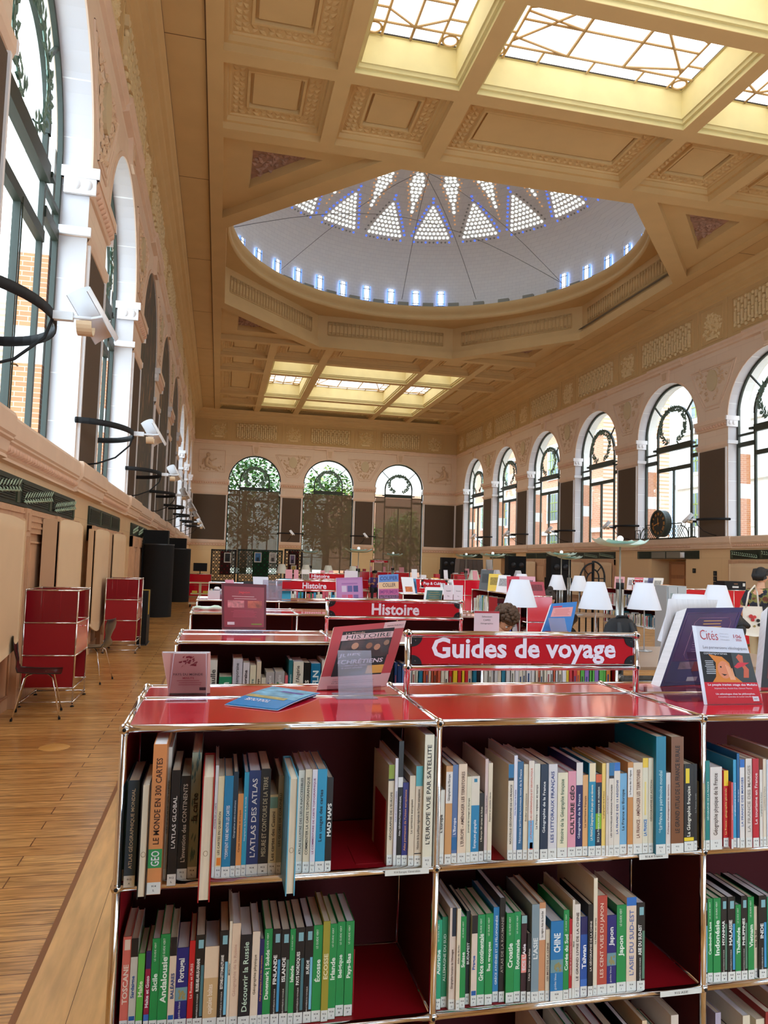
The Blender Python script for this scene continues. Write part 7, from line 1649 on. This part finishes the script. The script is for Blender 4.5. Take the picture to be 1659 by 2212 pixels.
for x, y, w, h, c, lb, yw in ((2.5, 9.52, .1, .2, (60, 130, 180), 'blue booklet left of the Pop and Culture sign', .1), (2.9, 9.4, .2, .2, (226, 224, 230), 'open white booklet right of the Pop and Culture sign', .2), (2.8, 9.5, .1, .22, (226, 160, 40), 'orange booklet behind the open white one', .0)): leaning(x, y, w, h, c, lb, yw)
s = frame_sheet((2.37, 9.36, ZT), (2.53, 9.36, ZT), (2.51, 9.44, 1.47), (2.35, 9.44, 1.47), .01, (232, 228, 230), 'white booklet with an orange and green picture above the Histoire sign'); s.rect(.2, .8, .1, .42, M((206, 110, 50), .4, nz=.5, ns=60.), .001)
# clutter on the far tables and cabinets: papers, monitors, boxes, each its own thing
rng = random.Random(77); kinds = (('paper_stack', 'stack of white paper', (232, 230, 234)), ('storage_box', 'small red box', (176, 24, 40)), ('booklet', 'leaning white booklet', (228, 224, 228)), ('booklet', 'leaning pink booklet', (222, 150, 160)))
places = [('on the wide red cabinet behind the small table lamp', 4.9, 2.2, 18.65, 1.265), ('on the far red cabinet before the grey covered stack', 9.6, 2.3, 29.6, 1.265), ('on the low red cabinet under the far sign', 5.6, 3.0, 33.1, 1.225), ('on the red cabinet among cream lampshades', 1.7, 1.5, 19.6, 1.155)]
for pl, x0, w, y, z in places:
    x = x0+.05
    while x < x0+w-.25:
        nm, lb, c = rng.choice(kinds); ww = rng.uniform(.10, .24); m = MB()
        if nm == 'booklet': m.obox((ww/2, .1, .12), (ww/2, 0, 0), (0, .012, .0), (0, .03, .12), M(c, .5))
        elif nm == 'paper_stack': m.box(0, ww, 0, .2, 0, rng.uniform(.03, .1), M(c, .6))
        else: m.box(0, ww, 0, .18, 0, rng.uniform(.08, .16), M(c, .4))
        m.build(nm, label=lb+' '+pl, cat=nm.replace('_', ' '), group=lb+'s '+pl, loc=(x, y, z)); x += ww+rng.uniform(.03, .25)
# black computer mouse and white papers on the nearest table
m = MB(); m.ball((0, 0, .02), .035, BLKM, 12, .8, 1.3, .7); m.ball((.07, .02, .02), .03, BLKM, 10, .8, 1.2, .7); m.build('headphones', label='black headphones on white papers seen under the right end of the nearest sign', cat='headphones', loc=(2.75, 3.95, .78))
m = MB(); m.box(-.2, .2, -.12, .12, 0, .03, M((226, 222, 222), .6)); m.build('paper_stack', label='white papers beneath the black headphones on the nearest table', cat='papers', loc=(2.8, 3.95, .741))
for k in range(7):
    m = MB(); m.box(0, .30, 0, .2, 0, .022, M((44, 60, 84), .5)); m.build('blue_folder', label='dark blue folder in a pile right of the sign post', cat='folder', group='pile of dark blue folders', loc=(2.42+.01*(k % 2), 4.12, .741+.024*k))
# ---------------------------------------------------------------- people
def skin(mb, pts, edges, rad, mat, sub=2):
    me = bpy.data.meshes.new('s'); me.from_pydata(pts, edges, []); o = bpy.data.objects.new('s', me); COL.objects.link(o)
    sk = o.modifiers.new('k', 'SKIN'); sk.use_smooth_shade = True
    for i, v in enumerate(me.skin_vertices[0].data): v.radius = (rad[i], rad[i]) if not isinstance(rad[i], tuple) else rad[i]; v.use_root = (i == 0)
    sb = o.modifiers.new('b', 'SUBSURF'); sb.levels = sub; bpy.context.view_layer.update()
    r = bpy.data.meshes.new_from_object(o.evaluated_get(bpy.context.evaluated_depsgraph_get())); vs = [tuple(v.co) for v in r.vertices]; fs = [tuple(p.vertices) for p in r.polygons]
    bpy.data.objects.remove(o); bpy.data.meshes.remove(r); mb.add(vs, fs, mat, True)
SKN = M((226, 168, 134), .55, nz=.05, ns=8.)
def chain(mb, pts, rad, mat, sub=2): skin(mb, [tuple(p) for p in pts], [(i, i+1) for i in range(len(pts)-1)], rad, mat, sub)
def hand(mb, w, d, up, mat, curl=.5):
    """palm from wrist w along d, palm normal -up; five fingers"""
    w, d, up = Vector(w), Vector(d).normalized(), Vector(up).normalized(); sd = d.cross(up).normalized()
    chain(mb, [w, w+d*.045, w+d*.085], [.026, (.038), (.036)], mat, 1)
    for k, (L_, o_) in enumerate(((.068, -.028), (.078, -.010), (.073, .009), (.056, .027))):
        b = w+d*.085+sd*o_; c1 = d*math.cos(curl*.6)-up*math.sin(curl*.6); c2 = d*math.cos(curl*1.3)-up*math.sin(curl*1.3)
        chain(mb, [b-d*.02, b, b+c1*L_*.5, b+c1*L_*.5+c2*L_*.5], [.009, .0095, .0085, .007], mat, 1)
    b = w+d*.03-sd*.028; chain(mb, [b, b+(d*.6-sd*.8).normalized()*.032, b+(d*.8-sd*.5).normalized()*.062-up*.01], [.012, .0105, .008], mat, 1)
def head(o, c, fwd, tilt, hair, hc, skm=SKN):
    """face looking along fwd, pitched down by tilt"""
    fwd = Vector(fwd).normalized(); z = Vector((0, 0, 1)); f = (fwd*math.cos(tilt)-z*math.sin(tilt)).normalized(); u = (z*math.cos(tilt)+fwd*math.sin(tilt)).normalized(); s_ = f.cross(u); c = Vector(c); m = MB()
    L_ = lambda a, b, e: tuple(c+s_*a+f*b+u*e); vs = []; N = 20; K = 14
    for j in range(K+1):
        t = PI*j/K; zz = -math.cos(t)*.115; rr = math.sin(t)
        for i in range(N):
            q = 2*PI*i/N; x = rr*.077*math.cos(q); y = rr*.094*math.sin(q)
            if zz < -.02: x *= 1-.35*min(1, (-zz-.02)/.09); y = y*(1-.22*min(1, (-zz-.02)/.09)) + (.012 if math.sin(q) > 0 else -.0)*rr
            vs.append(L_(x, y, zz))
    m.add(vs, [(j*N+i, j*N+(i+1) % N, (j+1)*N+(i+1) % N, (j+1)*N+i) for j in range(K) for i in range(N)], skm, True)
    m.add([L_(-.010, .088, .012), L_(.010, .088, .012), L_(.015, .088, -.03), L_(-.015, .088, -.03), L_(0, .116, -.026), L_(0, .094, .014)], [(0, 5, 4, 3), (5, 1, 2, 4), (3, 4, 2)], skm, True)
    for e in (-1, 1): m.ball(L_(e*.078, -.005, -.005), .02, skm, 8, .5, .8, 1.4)
    h = m.build('head', o); m = MB()
    for e in (-1, 1): m.ball(L_(e*.03, .084, .008), .011, M((232, 226, 220), .4), 8); m.ball(L_(e*.03, .0925, .008), .0055, M((44, 30, 24), .3), 8); m.tube([L_(e*.016, .092, .028), L_(e*.03, .094, .033), L_(e*.047, .086, .028)], .0035, hc, 5)
    m.build('eyes', h); m = MB(); m.tube([L_(-.023, .088, -.056), L_(0, .096, -.054), L_(.023, .088, -.056)], [.003, .006, .003], M((176, 92, 84), .5), 6); m.build('mouth', h)
    m = MB(); vs = []
    for j in range(9):
        t = PI/2*j/8
        for i in range(N):
            q = 2*PI*i/N; back = max(0, -math.sin(q)); zz = .122*math.cos(t)+(.0 if j < 8 else 0); rr = math.sin(t); dz = -(.03+.055*back)*(t/(PI/2))**2
            if math.sin(q) > .3: dz = .035*(t/(PI/2))**2
            vs.append(L_(rr*.087*math.cos(q), rr*.103*math.sin(q)-.006, .03*0+zz+dz+.008))
    m.add(vs, [(j*N+i, j*N+(i+1) % N, (j+1)*N+(i+1) % N, (j+1)*N+i) for j in range(8) for i in range(N)], hc, True)
    m.ball(L_(0, -.022, .034), .097, hc, 14, .9, 1.02, 1.15)
    rng = random.Random(int(c.x*100))
    if hair == 'curly':
        for _ in range(170):
            q, t = rng.uniform(0, 6.28), rng.uniform(0, 1.75); 
            if math.sin(q) > .5 and t > 1.0: continue
            m.ball(L_(.098*math.sin(t)*math.cos(q), .112*math.sin(t)*math.sin(q)-.008, .125*math.cos(t)+.012), rng.uniform(.014, .024), hc, 6)
    elif hair == 'bun': m.ball(L_(0, -.07, .125), .045, hc, 12); m.tube([L_(-.05, .02, .115), L_(0, -.03, .13), L_(.05, .02, .115)], .02, hc, 6)
    elif hair == 'short':
        for e in range(-4, 5): m.tube([L_(e*.018, .05, .115-.003*abs(e)), L_(e*.02, -.06, .10-.003*abs(e)), L_(e*.018, -.105, .0), L_(e*.015, -.095, -.065)], [.02, .03, .028, .016], hc, 6)
    m.build('hair', o)
def person(loc, rz, label, pose, hc, top, trou, hair, sleeve='short', tilt=.2):
    o = empty('person', loc, label, 'person', None, rz=rz); b = MB(); S_ = pose == 'seated'; pz = .50 if S_ else .93; lean = -.06 if S_ else 0
    pel, waist, chest, neck, hd = (0, 0, pz), (0, lean*.4, pz+.16), (0, lean*1.6-.0, pz+.38), (0, lean*2.2, pz+.53), (0, lean*3.2-.02, pz+.625)
    P = [pel, waist, chest, neck, hd]; R_ = [(.15, .11), (.125, .09), (.155, .10), (.052, .052), (.06, .06)]; E = [(0, 1), (1, 2), (2, 3), (3, 4)]
    def addc(base, pts, rad):
        last = base
        for p, r in zip(pts, rad): P.append(p); R_.append(r); E.append((last, len(P)-1)); last = len(P)-1
        return last
    arms = {}
    for sx in (-1, 1):
        if S_: sh, el, wr = (sx*.17, lean*1.6, pz+.44), (sx*.23, lean*1.6-.10, pz+.20), (sx*.12, lean-.34, pz+.27)
        elif sx < 0: sh, el, wr = (sx*.17, .0, pz+.44), (sx*.24, .05, pz+.18), (sx*.25, -.06, pz-.05)
        else: sh, el, wr = (sx*.17, .0, pz+.44), (sx*.26, .08, pz+.16), (sx*.22, -.10, pz-.04)
        arms[sx] = (sh, el, wr); addc(2, [sh, el, wr], [.052, .038, .026])
        if S_: hp, kn, an, to = (sx*.10, -.02, pz-.02), (sx*.13, -.42, pz+.0), (sx*.13, -.40, .09), (sx*.13, -.52, .04)
        else: hp, kn, an, to = (sx*.09, 0, pz-.06), (sx*.10, -.03*sx, .50), (sx*.10, .05*sx, .09), (sx*.11, .05*sx-.13, .035)
        addc(0, [hp, kn, an, to], [.085, .058, .038, .03]); arms[sx] += (hp, kn, an, to)
    skin(b, P, E, R_, SKN)
    for sx in (-1, 1): d = Vector(arms[sx][2])-Vector(arms[sx][1]); hand(b, arms[sx][2], d if not S_ else (-.1*sx, -1, -.2), (0, 0, 1) if S_ else (sx, 0, 0), SKN, .7)
    b.build('body', o); t = MB(); ex = .018; Pt = [(0, 0, pz-.02), waist, chest, (0, lean*1.9, pz+.50)]; Rt = [(.168, .128), (.145, .11), (.176, .12), (.10, .08)]; Et = [(0, 1), (1, 2), (2, 3)]
    for sx in (-1, 1):
        sh, el, wr = arms[sx][:3]; mid = tuple(Vector(sh).lerp(Vector(el), .8)); a = len(Pt); Pt += [sh, mid]; Rt += [.082, .066]; Et += [(2, a), (a, a+1)]
        if sleeve == 'long': Pt += [el, tuple(Vector(el).lerp(Vector(wr), .85))]; Rt += [.052, .036]; Et += [(a+1, a+2), (a+2, a+3)]
    skin(t, Pt, Et, Rt, top); t.build('shirt', o); t = MB(); Pl = [(0, 0, pz)]; Rl = [(.165, .13)]; El = []
    for sx in (-1, 1):
        hp, kn, an, to = arms[sx][3:]; a = len(Pl); Pl += [hp, kn, an]; Rl += [.10, .075, .058]; El += [(0, a), (a, a+1), (a+1, a+2)]
    skin(t, Pl, El, Rl, trou); t.build('trousers', o); t = MB()
    for sx in (-1, 1): an, to = arms[sx][5:]; chain(t, [(an[0], an[1]+.02, .05), (an[0], an[1]-.05, .045), (to[0], to[1]-.02, .035)], [.045, .045, .038], M((40, 36, 36), .5), 1)
    t.build('shoes', o); head(o, (hd[0], hd[1]-.01, hd[2]+.055), (0, -1, 0), tilt, hair, hc); return o
HB = M((50, 36, 28), .7, nz=.3, ns=60.); HK = M((22, 18, 18), .6); HBR = M((84, 58, 38), .7, nz=.3, ns=60.)
person((2.47, 6.45, 0), .25, 'person with curly brown hair and dark jacket reading, behind the Sélection card', 'seated', HBR, M((28, 30, 38), .8), M((40, 42, 54), .8), 'curly', 'long', .95)
person((5.0, 10.9, 0), .2, 'person with a hair bun and pink top bent over a book', 'seated', HB, M((226, 170, 150), .8), M((60, 60, 70), .8), 'bun', 'short', .6)
person((3.95, 5.35, 0), .1, 'person seated behind the violet book, only a forearm in view', 'seated', HK, M((70, 80, 110), .8), M((50, 50, 60), .8), 'short', 'short', .6)
person((6.55, 31.2, 0), 0., 'far person in a purple top before the right end window', 'seated', HK, M((96, 70, 140), .8), M((50, 50, 60), .8), 'short', 'short', .3)
FLORAL = bpy.data.materials.new('floral_shirt'); FLORAL.use_nodes = True; n = FLORAL.node_tree; b_ = n.nodes['Principled BSDF']; t_ = n.nodes.new('ShaderNodeTexCoord'); v_ = n.nodes.new('ShaderNodeTexNoise'); v_.inputs['Scale'].default_value = 9; v_.inputs['Detail'].default_value = 3
r_ = n.nodes.new('ShaderNodeValToRGB'); r_.color_ramp.elements[0].position = .38; r_.color_ramp.elements[0].color = lin((24, 26, 34))+(1,); r_.color_ramp.elements[1].position = .66; r_.color_ramp.elements[1].color = lin((110, 60, 44))+(1,); e_ = r_.color_ramp.elements.new(.5); e_.color = lin((40, 44, 60))+(1,); e_ = r_.color_ramp.elements.new(.56); e_.color = lin((140, 140, 70))+(1,)
n.links.new(t_.outputs['Object'], v_.inputs['Vector']); n.links.new(v_.outputs['Fac'], r_.inputs['Fac']); n.links.new(r_.outputs['Color'], b_.inputs['Base Color']); b_.inputs['Roughness'].default_value = .8
pp = person((7.87, 9.52, 0), PI*.62, 'standing person with short dark hair, dark flowered shirt and a white tote bag', 'standing', HK, FLORAL, M((196, 176, 140), .8), 'short', 'short', .1)
# tote bag hanging from the shoulder
o = empty('tote_bag', (7.55, 9.3, .98), 'white canvas tote bag with a red and black print on the standing person’s shoulder', 'bag'); CV = M((232, 224, 210), .85, bump=.2, ns=40.); m = MB(); N = 8; vs = []
for sgn in (-1, 1):
    for j in range(N+1):
        for i in range(N+1): u, v = i/N*2-1, j/N; vs.append((u*(.19-.03*v)+.03*(1-v), sgn*(.035*(1-u*u)*(1-v*.7)+.004), -.20+.40*v-.03*(1-u*u)*(1-v)))
K = N+1; fs = []
for q in (0, K*K):
    for j in range(N):
        for i in range(N): a = q+j*K+i; fs.append((a, a+1, a+K+1, a+K))
for j in range(N):
    for i in (0, N): a = j*K+i; fs.append((a, a+K, K*K+a+K, K*K+a))
for i in range(N): fs.append((i, i+1, K*K+i+1, K*K+i))
m.add(vs, fs, CV, True); m.build('sack', o); m = MB(); m.tube([(-.12, -.01, .18), (-.06, .0, .40), (.08, .05, .50), (.16, .1, .40), (.12, .02, .18)], .012, CV, 6); m.build('strap', o); m = MB()
for x, z, r, c in ((-.06, .06, .035, (190, 50, 50)), (-.0, .05, .03, (200, 60, 56)), (-.03, .01, .03, (186, 44, 48)), (.06, .0, .03, (30, 28, 28)), (.08, -.06, .03, (34, 30, 30)), (.0, -.08, .02, (150, 130, 70))): m.prism([(x+r*math.cos(t*PI/5), z+r*.8*math.sin(t*PI/5)) for t in range(10)], lambda u, v, q: (u, q, v), -.045, -.040, M(c, .7))
m.build('print', o)
# backpack on the table
o = empty('backpack', (3.84, 6.55, .741), 'black backpack with two straps between the second and third large lamps', 'backpack'); BP = M((22, 22, 26), .7, bump=.2, ns=30.); m = MB(); m.lathe([(.001, .0), (.14, .0), (.175, .04), (.185, .15), (.18, .28), (.16, .37), (.11, .43), (.001, .46)], (0, 0, 0), BP, 20, 1., .6); m.build('body', o)
for sx in (-1, 1): m = MB(); m.tube([(sx*.06, -.07, .40), (sx*.075, -.115, .30), (sx*.08, -.12, .18), (sx*.09, -.10, .06)], [.02, .026, .026, .015], M((44, 46, 50), .7), 6); m.build('strap', o)
m = MB(); m.tube([(-.09, -.02, .40), (-.05, -.03, .46), (.05, -.03, .46), (.09, -.02, .40)], .012, BP, 6); m.build('handle', o)
